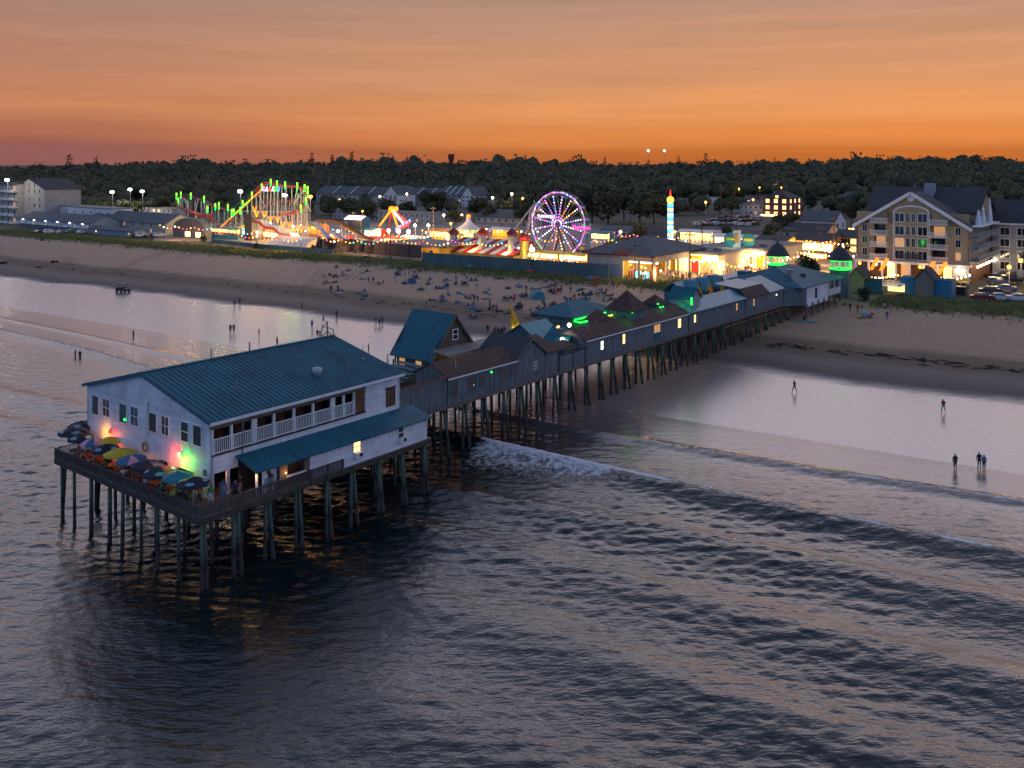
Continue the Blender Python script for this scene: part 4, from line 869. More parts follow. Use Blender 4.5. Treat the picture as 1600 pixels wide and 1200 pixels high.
# ------------------------------------------------------------------ parasols, tables on the outer deck
def umbrella(s, t, z, r_, cols, label, emblem=True):
    u = thing('parasol', label, 'umbrella', (*xy(s, t), DZ), random.uniform(0, 6), 'parasols on the restaurant deck')
    MB().tube((0,0,0),(0,0,z-DZ+.35),.03).build('pole','steel_white',u); MB().lathe([(.3,0),(.3,.06),(.05,.08)],10).build('base','steel_dark',u)
    c = MB(); h0 = z-DZ; r_ *= .94; c.lathe([(r_,h0-.20),(r_*.98,h0-.06),(r_*.55,h0+.15),(.02,h0+.34)],8,mif=lambda i, j: i % len(cols)); sag_ = random.Random(int(t*10)); c.v = [(x,y,zz+(sag_.uniform(-.07,.03) if k % 4 < 2 else 0)) for k, (x,y,zz) in enumerate(c.v)]; co = c.build('canopy',cols,u); co.rotation_euler = (sag_.uniform(-.05,.05),sag_.uniform(-.05,.05),0); co.scale = (sag_.uniform(.92,1.06),)*2+(1,)
    if emblem:
        for i in range(0, 8, 2):
            a = (i+.5)*math.pi/4; e_ = MB(); up = Vector((0,0,1)); rad = Vector((math.cos(a),math.sin(a),0)); tan = Vector((-rad.y,rad.x,0)); sl = (rad*r_*.43*math.cos(.39)+up*(-.21)).normalized()
            ce = rad*(r_*.755*math.cos(.39))+up*(h0+.066); nrm = tan.cross(sl); nrm = nrm if nrm.z > 0 else -nrm
            e_.add([ce+nrm*.02+tan*.34*math.cos(q)+sl*.19*math.sin(q) for q in np.linspace(0,2*math.pi,12,endpoint=False)],[tuple(range(12))]); e_.build('emblem','emblem_pale',co)
    return u
NV = ['canvas_navy']
for (s, t, z, r_, cols, lb, em) in [
  (1.0,20.3,7.5,1.30,NV,'dark parasol with pale oval emblems at the far left corner of the deck',1),(2.2,21.4,7.6,1.2,NV,'dark parasol half hidden behind the left corner of the restaurant',1),(.9,18.6,7.35,1.25,NV,'second dark parasol from the left end of the deck rail',1),
  (1.1,16.9,7.25,1.25,['canvas_blue','canvas_pink'],'pale blue and pink panelled parasol near the orange floodlight',0),(2.0,16.0,7.3,1.0,['canvas_yellow'],'small yellow parasol against the wall under the orange floodlight',0),(.9,14.7,7.2,1.3,NV,'dark parasol just left of the big yellow parasol',1),
  (1.0,12.6,7.25,1.35,['canvas_yellow'],'big yellow parasol in the middle of the deck',0),(.95,10.6,7.15,1.3,['canvas_blue','canvas_blue','canvas_pink','canvas_blue'],'blue parasol with one pink panel right of the yellow parasol',0),
  (.95,8.5,7.15,1.4,['canvas_navy','canvas_navy','canvas_blue','canvas_navy'],'dark blue parasol under the round life ring',0),(.9,6.5,7.1,1.35,NV,'dark parasol with oval emblems below the green and red floodlight',1),(1.0,4.5,7.15,1.3,['canvas_teal'],'plain teal parasol near the right end of the deck',0),(.95,2.3,7.15,1.35,NV,'dark parasol at the right corner of the deck by the side doors',1)]:
    umbrella(s, t, z, r_, cols, lb, em)
tabs = [19.6,17.6,15.7,13.6,11.6,9.5,7.5,5.5,3.4]
for i, t in enumerate(tabs):
    o = thing('deck_table','small round table on the restaurant deck, '+['by the far left corner','below the two left dark parasols','left of the yellow parasol','under the yellow parasol','below the pink panelled parasol','in the middle of the deck','below the life ring','below the green floodlight','below the teal parasol'][i],'table',(*xy(.95,t),DZ),0,'tables on the restaurant deck')
    MB().lathe([(.02,.70),(.5,.70),(.5,.74),(.02,.745)],12).build('top','canvas_orange' if i in (1,3,6) else 'dark_wood',o); MB().tube((0,0,0),(0,0,.7),.05).build('leg','steel_dark',o)
for t in (15.0, 10.5, 6.0): lamp('deck_light', rest, (1.6, t, 6.7), (1,.30,.08), 12, .2)
# ------------------------------------------------------------------ town (frame: x to the right along the shore, y inland)
GZ = 3.5
def corner(u, v):
    x, y, z = G(u, v); return x, y
def blk(name, label, cat, uL, uR, v, group=None, at='R'):
    "Empty at the left front corner of a building whose front runs from column uL to uR, base row v at its right end (or left)"
    x, y = corner(uR if at == 'R' else uL, v); s0, t0 = st(x, y); t1, _ = on_s(uL if at == 'R' else uR, v, s0)
    W = abs(t1-t0); lx, ly = xy(s0, max(t0, t1)); FOOT.append((s0, min(t0, t1), max(t0, t1)))
    return thing(name, label, cat, (lx, ly, max(GZ, gz(lx, ly))-.05), TANG, group), W, y/F
FOOT = []
WM = {}
def win(par, x, y, z, w, h, face='f', frame='white_paint', pane='glass', name='window'):
    key = (round(w,1), round(h,1), frame, pane)
    if key not in WM:
        b = MB(); W, H_, f = key[0]/2, key[1]/2, max(.06, key[0]*.07)
        b.box(-W-f,W+f,-.06,.04,-H_-f,-H_); b.box(-W-f,W+f,-.06,.04,H_,H_+f); b.box(-W-f,-W,-.06,.04,-H_,H_); b.box(W,W+f,-.06,.04,-H_,H_); b.box(-f*.3,f*.3,-.05,.04,-H_,H_)
        b.add([(-W,-.02,-H_),(W,-.02,-H_),(W,-.02,H_),(-W,-.02,H_)],[(0,1,2,3)],1); WM[key] = b.mesh('window',[frame,pane])
    return inst(name, WM[key], par, (x, y, z), (0,0,0 if face == 'f' else (math.pi/2 if face == 'r' else -math.pi/2)))
def house(name, label, cat, uL, uR, v, D, hp, rp, wl, rf, roof='gx', rows=1, cols=4, ww=1.0, wh=1.3, lit=.0, group=None, sidecols=0, frame='white_paint', ov=.4, litm='lit_dim', z0=0):
    o, W, m = blk(name, label, cat, uL, uR, v, group); ze, zr = hp*m, (hp+rp)*m
    b = MB().box(0,W,0,D,-.5,ze)
    if roof == 'gx': b.prism([(0,ze),(D,ze),(D/2,zr)],0,W,'x')
    if roof == 'gy': b.prism([(0,ze),(W,ze),(W/2,zr)],0,D,'y')
    b.build('wall', wl, o)
    if roof == 'gx': gable_roof(0,W,0,D,ze,zr,ov,.2,'x').build('roof',rf,o)
    elif roof == 'gy': gable_roof(0,W,0,D,ze,zr,ov,.2,'y').build('roof',rf,o)
    elif roof == 'hip': hip_roof(0,W,0,D,ze,zr,ov).build('roof',rf,o)
    else: MB().box(-.25,W+.25,-.25,D+.25,ze,ze+.35).build('roof',rf,o)
    for r_ in range(rows):
        z = ze*(r_+.55)/rows
        for c in range(cols): win(o, W*(c+.5)/cols, 0, z, ww, wh, 'f', frame, litm if random.random() < lit else 'glass')
        for c in range(sidecols): win(o, W, D*(c+.5)/sidecols, z, ww, wh, 'r', frame, litm if random.random() < lit else 'glass')
    return o, W, m, ze, zr
# --- left end
o, W, m, ze, zr = house('hotel_block','tall tan hotel block with gable end and small windows at the left edge','hotel',22,70,352,16,56,16,'beige_wall','roof_dark','gy',1,0)
for r_, zz in enumerate((62,53,40,30)):
    for c in (.33,.5,.68,.84)[:3 if r_ == 0 else 4]: win(o, W*c, 0, zz*m, .9, 1.5, 'f', 'tan_dark','glass') if (r_+int(c*10)) % 4 else None
o, W, m = blk('balcony_wing','hotel wing with stacked white balconies at the far left edge','hotel',-40,21.5,350); zz = 62*m
MB().box(0,W,1.6,14,-.5,zz).build('wall','beige_wall',o); MB().box(-.3,W+.3,-.2,14.3,zz,zz+.5).build('roof','roof_dark',o)
for f_ in range(5):
    z = zz*f_/5; MB().box(0,W,-.2,1.6,z-.12,z+.12).build('balcony_floor','white_wall',o); MB().box(0,W,-.2,-.1,z+.12,z+1.1).build('balcony_rail','white_wall',o)
    for c in range(7): win(o, W*(c+.5)/7, 1.6, z+1.7, 1.8, 2.0, 'f','white_paint','lit_dim' if (f_*3+c) % 6 == 0 else 'glass')
house('white_motel','long white flat-roofed motel with a row of small dark windows left of the fair','motel',0,176,358,9,31,0,'white_wall','roof_flat','flat',2,15,1.0,1.1,.06)
o, W, m, ze, zr = house('gabled_motel','long low motel with grey shingle roof and white balcony behind the dune grass','motel',30,142,364,13,15,10,'bluegrey_wall','roof_grey','gx',1,12,1.2,1.5,.25)
rail_run(o,(0,-1.6,0),(W,-1.6,0),10,'white_paint',ze*.5,ze*.5+1.0,.12,.35); MB().box(0,W,-1.7,0,ze*.5-.2,ze*.5).build('balcony_floor','white_wall',o)
for c in range(6): MB().ball((W*(c+.4)/6,-.4,ze*.9),.2).build('lamp_bulb','bulb_cool',o)
o, W, m, ze, zr = house('gabled_motel','beige motel wing with dark gable roof and one orange window beside the fair','motel',137,258,367,13,17,14,'beige_wall','roof_grey','gx',2,9,1.1,1.3,.12)
MB().box(W*.02,W*.08,-.05,-.02,ze*.52,ze*.9).build('lit_window','lit_warm',o)
house('beach_shed','small low blue and white shed on the dune by the motel','shed',138,206,371,6,9,3,'bluegrey_wall','roof_grey','gx',1,8,.9,.7,.35,litm='lit_warm')
house('far_motel','far two-storey motel lit by a row of warm lamps behind the left lamps','motel',178,268,341,8,14,0,'beige_wall','roof_flat','flat',2,12,1.2,1.3,.5,litm='lit_warm')
# --- condos behind the fair
for k, (a, b_, v, hp, rp, wl, lb) in enumerate([(494,604,322,17,12,'beige_wall','long grey-roofed condo row, the left one behind the coaster'),(613,692,321,16,10,'beige_wall','middle condo row with pale dormers behind the orange pendulum ride'),(684,722,322,17,13,'bluegrey_wall','blue-grey condo block with steep roof left of the ferris wheel')]):
    o, W, m, ze, zr = house('condo_row',lb,'condo',a,b_,v,15,hp,rp,wl,'roof_grey','gx',3,int((b_-a)/7),1.3,1.5,.04,'condo rows behind the fair')
    for c in range(1, 4): MB().beam((W*c/4,-.3,ze+.1),(W*c/4,7.5,zr+.3),.7,.4).build('parapet','white_wall',o)
for k, (a, b_, v, lb) in enumerate([(600,621,323,'pale gabled end house of the left condo row'),(722,739,324,'pale gabled end house right of the blue-grey condo')]):
    house('gable_house',lb,'house',a,b_,v,16,19,13,'white_wall','roof_grey','gy',3,3,1.2,1.4,.05)
house('long_shed','long low grey shed with lamps behind the ferris wheel','shed',738,808,330,16,9,6,'bluegrey_wall','roof_grey','gx',1,8,1.5,1.5,.1)
house('low_hall','low white hall with long dark roof and a board sign left of the ferris wheel','hall',743,842,352,14,9,12,'beige_wall','roof_grey','gx',1,9,1.5,1.2,.1)
house('fair_motel','long two-storey flat-roofed motel behind the coaster and pendulum ride','motel',520,672,350,9,16,0,'grey_wall','roof_flat','flat',2,20,1.2,1.3,.1)
# --- dome hut, slides, tents
o, W, m = blk('dome_hut','dark grey hut with rounded panelled front and two lit hatches beside the coaster','hut',270,320,374)
D = 2.5; pr = [(0,0),(W,0)]+[(W/2+W/2*math.cos(a),2.5+(32*m-2.5)*math.sin(a)**.8) for a in np.linspace(0.02,math.pi-.02,14)]
MB().prism(pr,0,D,'y').build('shell','grey_shed',o)
for i in range(9):
    x = W*(i+1)/10; zt = 2.5+(32*m-2.5)*max(0,1-((x-W/2)/(W/2))**2)**.45; MB().box(x-.08,x+.08,-.1,-.005,0,zt).build('batten','steel_dark',o)
for x in (.48,.8): MB().box(W*x-1.6,W*x+1.6,-.12,-.02,.6,2.4).build('lit_hatch','lit_bright',o)
o, W, m = blk('tunnel_tent','long white half-round tunnel tent behind the dune fence','tent',417,478,387)
for k in range(1):
    D = 12; n = 12; b = MB()
    for i in range(n):
        a0, a1 = math.pi*i/n, math.pi*(i+1)/n; P = lambda a: (D/2-D/2*math.cos(a), 13*m*math.sin(a)); (y0,z0),(y1,z1) = P(a0),P(a1)
        b.slab((0,y0,z0),(W,y0,z0),(W,y1,z1),(0,y1,z1),.06)
    b.build('cover','canvas_white',o); MB().prism([(D/2-D/2*math.cos(a),13*m*math.sin(a)) for a in np.linspace(0,math.pi,13)],W-.3,W-.2,'x').build('end_wall','lit_dim',o)
    for i in range(8): x = W*i/7; MB().path([(x,D/2-D*.505*math.cos(a),13.2*m*math.sin(a)) for a in np.linspace(0,math.pi,9)],.07).build('hoop','steel_grey',o)
def pxpt(u, v, s):
    "world point at depth plane s seen at (u,v)"
    t, z = on_s(u, v, s); x, y = xy(s, t); return Vector((x, y, z))
def s_at(u, v): return st(*corner(u, v))[0]
# giant slide
s0 = s_at(430, 384)
sl = thing('giant_slide','long white fun slide running down to the right from a dark tower','slide',(*xy(s0, 0),GZ)); sl.location = (0,0,0)
a, b_ = pxpt(398,344,s0+8), pxpt(476,379,s0+8)
pts = [a.lerp(b_, i/10)+Vector((0,0,.55*math.sin(i*math.pi*.66))) for i in range(11)]; back = Vector((A[0]*3.2,A[1]*3.2,0))
b = MB()
for p, q in zip(pts, pts[1:]): b.slab(p, q, q+back, p+back, .25)
b.build('chute','canvas_white',sl); b = MB()
for p, q in zip(pts, pts[1:]): b.beam(p-Vector((0,0,.5)), q-Vector((0,0,.5)), .2, 1.0)
b.build('side_rail','steel_red',sl)
for i in range(1, 10, 2): MB().tube((pts[i].x,pts[i].y,GZ),pts[i],.14).build('column','steel_grey',sl)
tw = pxpt(391,344,s0+8); MB().box(-2,2.2,-1,4,GZ-tw.z,2.2).build('tower','steel_dark',sl,loc=tw,rz=TANG)
# ------------------------------------------------------------------ roller coaster
def letters(txt, size, ex, off, mt):
    cu = bpy.data.curves.new('letters','FONT'); cu.body = txt; cu.size = size; cu.extrude = ex; cu.offset = off; cu.align_x = 'CENTER'
    to = bpy.data.objects.new('tmp', cu); COL.objects.link(to); dg = bpy.context.evaluated_depsgraph_get()
    me = bpy.data.meshes.new_from_object(to.evaluated_get(dg)); bpy.data.objects.remove(to); bpy.data.curves.remove(cu)
    me.materials.clear(); me.materials.append(MT[mt]); return me
sc0 = s_at(400, 372)
rc = thing('roller_coaster','red steel roller coaster with white columns, green lamps and a lit lift hill','roller coaster',(0,0,0))
def zp(X, Y, ds=0): return pxpt(240+X/6.154, 260+Y/6.154, sc0+ds)
def track(pts, mt='steel_red', cols=True, every=2, w_=1.6):
    # smooth the polyline, then two rails, spine and ties
    P = [Vector(p) for p in pts]; out = []
    for i in range(len(P)-1):
        p0, p1, p2, p3 = P[max(i-1,0)], P[i], P[i+1], P[min(i+2,len(P)-1)]
        for k in range(4):
            t = k/4; out.append(.5*((2*p1)+(p2-p0)*t+(2*p0-5*p1+4*p2-p3)*t*t+(3*p1-p0-3*p2+p3)*t**3))
    out.append(P[-1]); lat = Vector((A[0],A[1],0))*w_/2
    b = MB()
    for p, q in zip(out, out[1:]): b.tube(p-lat,q-lat,.16,.16,6); b.tube(p+lat,q+lat,.16,.16,6); b.beam(p-Vector((0,0,.5)),q-Vector((0,0,.5)),.35,.55)
    for p in out[::2]: b.beam(p-lat, p+lat, .15,.12)
    b.build('track', mt, rc)
    if cols:
        for p in out[2::every]:
            if p.z > GZ+2: MB().tube((p.x,p.y,GZ),(p.x,p.y,p.z-.5),.2,.16,8).build('column','steel_white',rc); MB().beam((p.x+A[0]*2.2,p.y+A[1]*2.2,GZ),(p.x,p.y,p.z-.7),.14).build('brace','steel_grey',rc)
track([zp(690,560,4),zp(790,465,4),zp(900,345,4),zp(985,245,4),zp(1060,165,4),zp(1125,150,4),zp(1195,172,4),zp(1275,182,4),zp(1380,188,5),zp(1440,212,7),zp(1475,270,9),zp(1468,340,8),zp(1425,400,6),zp(1340,440,3),zp(1220,452,2)])
track([zp(960,470,10),zp(1040,400,10),zp(1130,350,11),zp(1250,328,12),zp(1360,332,13),zp(1430,370,14),zp(1440,430,13),zp(1380,520,10)])
track([zp(225,320,2),zp(262,300,6),zp(330,292,9),zp(420,308,10),zp(490,330,9),zp(560,370,7),zp(640,398,6),zp(720,410,6),zp(800,425,7)],every=3)
track([zp(225,330,2),zp(250,380,0),zp(330,420,-1),zp(430,455,0),zp(530,500,2),zp(620,560,4),zp(700,600,5)],every=3)
track([zp(560,590,8),zp(680,600,8),zp(800,520,9),zp(900,500,9)],every=3)
for p, q, mt in [(zp(650,580,2.5),zp(760,478,2.5),'neon_orange'),(zp(760,478,2.5),zp(925,325,2.5),'neon_lime'),(zp(925,325,2.5),zp(1045,222,2.5),'neon_orange')]: MB().tube(p,q,.2).build('light_strip',mt,rc)
b = MB()
for p, q in [(zp(720,440,6),zp(1065,125,6)),(zp(1065,125,6),zp(1130,122,6)),(zp(1130,122,6),zp(1300,162,6))]: b.beam(p,q,.15,.2); b.beam(p-Vector((0,0,.7)),q-Vector((0,0,.7)),.1,.12)
b.build('handrail','teal_trim',rc)
for X, Y in [(220,285),(237,335),(262,275),(357,285),(485,315),(519,412),(593,388),(628,378),(714,395),(752,445),(770,440),(833,425),(856,360),(945,278),(1040,200),(1126,155),(1186,170),(1264,182),(1381,190),(1452,208),(1481,225),(1482,262),(1464,335),(1417,405)]:
    p = zp(X, Y, 1.5); l_ = MB().tube(p-Vector((0,0,.1)),p+Vector((0,0,1.3)),.27).build('lamp_tube','neon_lime',rc); MB().tube(p-Vector((0,0,1.3)),p-Vector((0,0,.4)),.25).build('lamp_tube','neon_green',rc)
    MB().tube((p.x,p.y,GZ),p-Vector((0,0,1.6)),.1,.1,6).build('lamp_pole','steel_grey',rc)
for X, Y, X2, Y2 in [(1010,280,1085,400),(1380,200,1340,430),(1440,230,1375,330),(1470,330,1510,440),(1400,260,1330,420),(290,310,240,450),(300,310,330,450),(430,310,400,440),(480,330,520,520)]:
    MB().beam(zp(X,Y,4),zp(X2,Y2,4),.22).build('brace','steel_white',rc)
b = MB()
for X in (255, 328): b.beam(zp(X,340,0),zp(X,470,0),.3)
b.beam(zp(255,340,0),zp(290,312,0),.3); b.beam(zp(290,312,0),zp(328,345,0),.3); b.beam(zp(255,345,0),zp(328,345,0),.2); b.build('station_gable','steel_white',rc)
b = MB().beam(zp(790,432,9),zp(1390,436,9),.3,.3); b.build('walkway','steel_white',rc)
for X in (430, 520): MB().box(-2.5,2.5,-1,1,-.5,.5).build('car','canvas_red',rc,loc=zp(X,470,4),rz=TANG)
for i, (ch, mt) in enumerate(zip('GALAXI', ('neon_violet','neon_white','neon_red','neon_white','neon_green','neon_blue'))):
    lo = inst('sign_letter', letters(ch, 2.3, .12, .05, mt), rc, zp(1058+i*30,238,1.2), (R(90),0,TANG), (.85,1,1))
lamp('coaster_light', rc, zp(900,520,-4)+Vector((0,0,2)), (1,.7,.4), 700, 1)
lamp('coaster_green', rc, zp(640,470,-2), (.2,1,.15), 900, 1); lamp('coaster_green', rc, zp(1300,260,-2), (.2,1,.15), 900, 1); lamp('coaster_red', rc, zp(350,380,-3), (1,.6,.5), 900, 1)
# ------------------------------------------------------------------ ferris wheel
wx, wy = corner(872, 407); fw0 = thing('ferris_wheel','tall ferris wheel with sixteen lit spokes and hanging gondolas','ferris wheel',(wx, wy, GZ),TANG)
ss_, tt_ = st(wx, wy); hub = on_s(875, 350.5, ss_)[1]-GZ; RW = 9.0; DW = 1.9
for yy in (0, DW):
    rim = MB(); pts = [(RW*math.cos(2*math.pi*i/16+.2),yy,hub+RW*math.sin(2*math.pi*i/16+.2)) for i in range(17)]; rim.path(pts,.10); rim.path([(p[0]*.93,yy,hub+(p[2]-hub)*.93) for p in pts],.06); rim.build('rim','steel_grey',fw0)
    for i in range(16):
        a = 2*math.pi*i/16+.2; MB().tube((.5*math.cos(a),yy,hub+.5*math.sin(a)),(RW*math.cos(a),yy,hub+RW*math.sin(a)),.08,.06,6).build('spoke','steel_grey',fw0)
BC = ['neon_violet','neon_white','neon_blue','neon_yellow','neon_green','neon_pink','neon_orange']
BM = {c: MB().ball((0,0,0),.17,6,4).mesh('bulb',c) for c in BC}
rr = random.Random(4)
for i in range(16):
    a = 2*math.pi*i/16+.2; warm = (0 <= (i % 16) <= 3) or (10 <= i <= 14)
    pal = ['neon_yellow','neon_orange','neon_white','neon_violet'] if i in (1,2,11,12,13) else ['neon_white','neon_white','neon_violet','neon_violet','neon_pink','neon_blue']
    for k in range(9):
        r_ = 1.2+k*.82; c = rr.choice(pal); q = inst('bulb', BM[c], fw0, (r_*math.cos(a),-.16,hub+r_*math.sin(a)),(0,0,0),(1.35,1,1.35))
    b0, b1 = Vector((RW*math.cos(a),-.16,hub+RW*math.sin(a))), Vector((RW*math.cos(a+math.pi/8),-.16,hub+RW*math.sin(a+math.pi/8)))
    for k in range(6): inst('bulb', BM[rr.choice(['neon_violet','neon_violet','neon_white','neon_pink','neon_blue' if i % 3 else 'neon_green'])], fw0, b0.lerp(b1,(k+.3)/6),(0,0,0),(1.3,1,1.3))
    px, pz = RW*math.cos(a), hub+RW*math.sin(a)
    g = MB(); g.lathe([(.02,-1.75),(.62,-1.7),(.72,-1.05),(.66,-1.05),(.6,-1.6)],10,(px,DW/2,pz)); go = g.build('gondola',['canvas_blue','canvas_red','canvas_yellow','canvas_teal'][i % 4],fw0); MB().lathe([(.85,-.35),(.4,-.05),(.02,.08)],10,(px,DW/2,pz)).build('gondola_canopy','canvas_white',go)
    MB().tube((px,DW/2,pz-1.7),(px,DW/2,pz),.04).build('hanger','steel_grey',go)
MB().tube((0,-.5,hub),(0,DW+.5,hub),.55,.55,14).build('hub','steel_dark',fw0)
for yy, yb in ((-.6,-2.6),(DW+.6,DW+2.6)):
    for xx in (-5.2, 5.0): MB().beam((0,yy,hub),(xx,yb,0),.38).build('leg','steel_dark',fw0)
MB().box(-7,7,-3,DW+3,0,.7).build('platform','steel_white',fw0)
lamp('wheel_light', fw0, (0,-3,hub+2), (.8,.5,1), 700, 2)
def text_sign(par, s_, loc, size, mt, rz=TANG, ex=.06, name='sign_letters', off=.02):
    return inst(name, letters(s_, size, ex, off, mt), par, loc, (R(90),0,rz))
sg = thing('wheel_sign','white glowing sign board standing at the left side of the ferris wheel','sign',pxpt(854,400,ss_+5)*1.0,TANG); sg.location.z = GZ
zz_ = on_s(854, 338, ss_+5)[1]-GZ
MB().box(-2.6,2.6,0,.3,zz_-.9,zz_+.9).build('board','sign_dark',sg); text_sign(sg,'SUNWHEEL',(0,-.02,zz_-.45),1.25,'neon_white',0); 
for x in (-2.2,2.2): MB().tube((x,.3,0),(x,.3,zz_+.5),.12).build('post','steel_grey',sg)
pn = thing('neon_name_sign','pink neon script sign seen through the right side of the wheel','sign',pxpt(908,380,ss_+9),TANG); pn.location.z = GZ; zz_ = on_s(908, 356, ss_+9)[1]-GZ
text_sign(pn,'Harrison',(0,0,zz_-.4),1.7,'neon_pink',0,.08); MB().box(-3.2,3.2,.2,.4,0,zz_+1.4).build('board','bluegrey_wall',pn)
# white swing arm structure left of the wheel
sw = thing('white_arm_ride','white steel ride arms leaning left of the ferris wheel','ride',(0,0,0))
for p, q in [((801,362),(836,317)),((823,362),(836,317)),((836,317),(850,318)),((845,318),(848,345)),((836,317),(834,365)),((829,330),(822,362))]: MB().beam(pxpt(*p,ss_+7),pxpt(*q,ss_+7),.42).build('arm','steel_white',sw)
# ------------------------------------------------------------------ pendulum ride with orange lit legs
sp0 = s_at(612, 372)
pr_ = thing('pendulum_ride','pendulum ride with glowing orange splayed legs and a tilted blue gondola','ride',(0,0,0))
top = pxpt(612, 327, sp0)
MB().ball(top, 1.2, 12, 7).build('motor_head','neon_orange',pr_); MB().ball(top+Vector((1.6,0,.2)),.9,10,6).build('motor_head','neon_orange',pr_)
for (u, v), ds, mt in [((593,353),-2,'neon_orange'),((622,356),-3,'neon_orange'),((634,345),3,'neon_red'),((608,358),4,'steel_red')]:
    q = pxpt(u, v, sp0+ds); f_ = q+(q-top)*.45; f_.z = GZ; MB().tube(top, q, .42, .36, 8).build('leg', mt, pr_); MB().tube(q, f_, .36, .3, 8).build('leg_base','steel_red',pr_)
q = pxpt(631, 350, sp0-1); MB().beam(top, q, .6).build('swing_arm','neon_white',pr_)
g = MB(); g.lathe([(.3,.3),(2.6,0),(2.8,-.5),(2.2,-.8),(.3,-.6)],14); go = g.build('gondola','neon_red',pr_,loc=q); go.rotation_euler = (0,R(-32),.3)
for k in range(5): MB().ball((q.x-2.4+k*1.2,q.y-2.2,q.z-1.5+k*.75),.45).build('seat_light','neon_blue',pr_)
lamp('pendulum_light', pr_, top+Vector((-A[0]*7,-A[1]*7,-5)), (1,.45,.12), 5000, 1)
# ------------------------------------------------------------------ water slide with pale curved flume
wsl = thing('water_slide','pale curved water slide on a forest of thin posts in front of the fair','slide',(0,0,0)); s1 = s_at(545, 392)
def flume(pts, w_=1.7, mt='canvas_white'):
    b = MB()
    for p, q in zip(pts, pts[1:]):
        lat = Vector((A[0],A[1],0))*w_/2
        b.slab(p-lat,q-lat,q+lat,p+lat,.12); b.slab(p-lat+Vector((0,0,.6)),q-lat+Vector((0,0,.6)),q-lat,p-lat,.1); b.slab(p+lat,q+lat,q+lat+Vector((0,0,.6)),p+lat+Vector((0,0,.6)),.1)
    b.build('flume',mt,wsl)
    for p in pts[1::2]: MB().tube((p.x,p.y,GZ),p,.12,.12,6).build('post','steel_white',wsl)
flume([pxpt(u,v,s1+d) for u,v,d in [(495,347,6),(508,346,7),(522,347,8),(534,351,8),(545,358,7),(556,364,5),(567,370,3),(580,376,2)]],2.0,'canvas_orange')
flume([pxpt(u,v,s1+d) for u,v,d in [(490,348,2),(496,354,2),(502,360,2),(508,367,1),(514,373,0),(520,379,-1),(527,383,-1)]])
flume([pxpt(u,v,s1+d) for u,v,d in [(520,364,1),(527,369,1),(534,374,0),(541,377,0),(552,381,-1)]])
rk = thing('rock_scenery','rough brown artificial rocks and brush at the foot of the water slide','rocks',(0,0,0))
for k in range(16):
    p = pxpt(498+k*5.4+rr.uniform(-2,2), 396, s_at(545,394)+rr.uniform(-2,4)); b = MB(); b.lathe([(1.6,-.2),(1.5,.8),(1.0,1.8),(.3,2.4),(.02,2.45)],7,(p.x,p.y,GZ)); b.v = [(x+rr.uniform(-.35,.35),y+rr.uniform(-.35,.35),z*rr.uniform(.75,1.5)-GZ*0 if z > GZ+.1 else z) for x,y,z in b.v]
    b.v = [(x,y,min(z,GZ+3.8)) for x,y,z in b.v]; b.build('rock','dark_wood' if k % 2 else 'weathered_wood',rk)
# ------------------------------------------------------------------ booths and lit stalls of the fair
def stall(label, uL, uR, v, hp, D, wl, canopy, front, name='game_stall', cat='stall'):
    o, W, m = blk(name, label, cat, uL, uR, v, 'lit stalls of the fair'); h = hp*m
    MB().box(0,W,1.2,D,0,h).build('back_wall',wl,o); MB().box(0,W,0,.4,0,h*.28).build('counter',wl,o); MB().box(.2,W-.2,1.0,1.19,h*.3,h*.92).build('lit_back',front,o)
    MB().slab((-.3,-1.0,h*.86),(W+.3,-1.0,h*.86),(W+.3,1.6,h*1.08),(-.3,1.6,h*1.08),.12).build('awning',canopy,o)
    for x in (0.05, W-.15): MB().box(x,x+.12,-.6,-.48,0,h*.9).build('post','steel_white',o)
    lamp('stall_light', o, (W/2,-1.6,h*.75), (1,.66,.3), 420*max(1,W/8), .5); return o
stall('cyan-lit stall under the giant slide tower with yellow boards',374,398,374,19,4,'canvas_blue','canvas_yellow','neon_cyan')
stall('long orange-lit stall below the giant slide',398,448,377,14,4,'canvas_red','canvas_orange','lit_bright')
stall('yellow striped stall left of the water slide',470,497,372,21,5,'canvas_orange','canvas_yellow','neon_orange')
stall('bluish photo stall with a dark arched screen behind the water slide',541,566,366,26,4,'canvas_blue','neon_white','sign_dark')
stall('yellow tiled-roof stall right of the pendulum ride',668,706,376,15,6,'yellow_wall','canvas_orange','lit_warm')
stall('bright orange stall with pale awning right of the carousel',766,800,375,17,5,'yellow_wall','canvas_white','neon_orange')
stall('long bright stall row below the ferris wheel, its left half',822,868,409,14,5,'yellow_wall','canvas_yellow','lit_bright'); stall('long bright stall row below the ferris wheel, its right half',870,914,413,15,5,'canvas_orange','canvas_yellow','lit_bright')
stall('low teal-roofed stall with bright counter right of the wheel',915,950,378,14,5,'canvas_teal','canvas_teal','lit_warm')
stall('white-lit snack stall behind the striped tower',1060,1112,382,20,8,'white_wall','canvas_white','lit_warm'); stall('white block stall with bright sign right of the striped tower',1114,1180,392,22,8,'beige_wall','canvas_white','lit_bright')
stall('red and blue lit stall between the water slide and the pendulum ride',566,592,374,15,4,'canvas_red','canvas_blue','lit_bright'); stall('orange lit stall behind the brown barrier',596,626,384,12,4,'canvas_orange','canvas_red','lit_warm'); stall('white and cyan lit stall behind the pale roof deck',628,662,384,13,4,'canvas_blue','canvas_white','neon_cyan')
stall('pink lit stall behind the water slide rocks',500,538,382,13,4,'canvas_red','canvas_pink','neon_orange'); stall('yellow lit stall left of the dome hut fence',322,372,368,10,4,'canvas_red','canvas_teal','lit_warm'); stall('warm lit stall row under the coaster',440,470,368,12,4,'canvas_blue','canvas_orange','lit_warm')
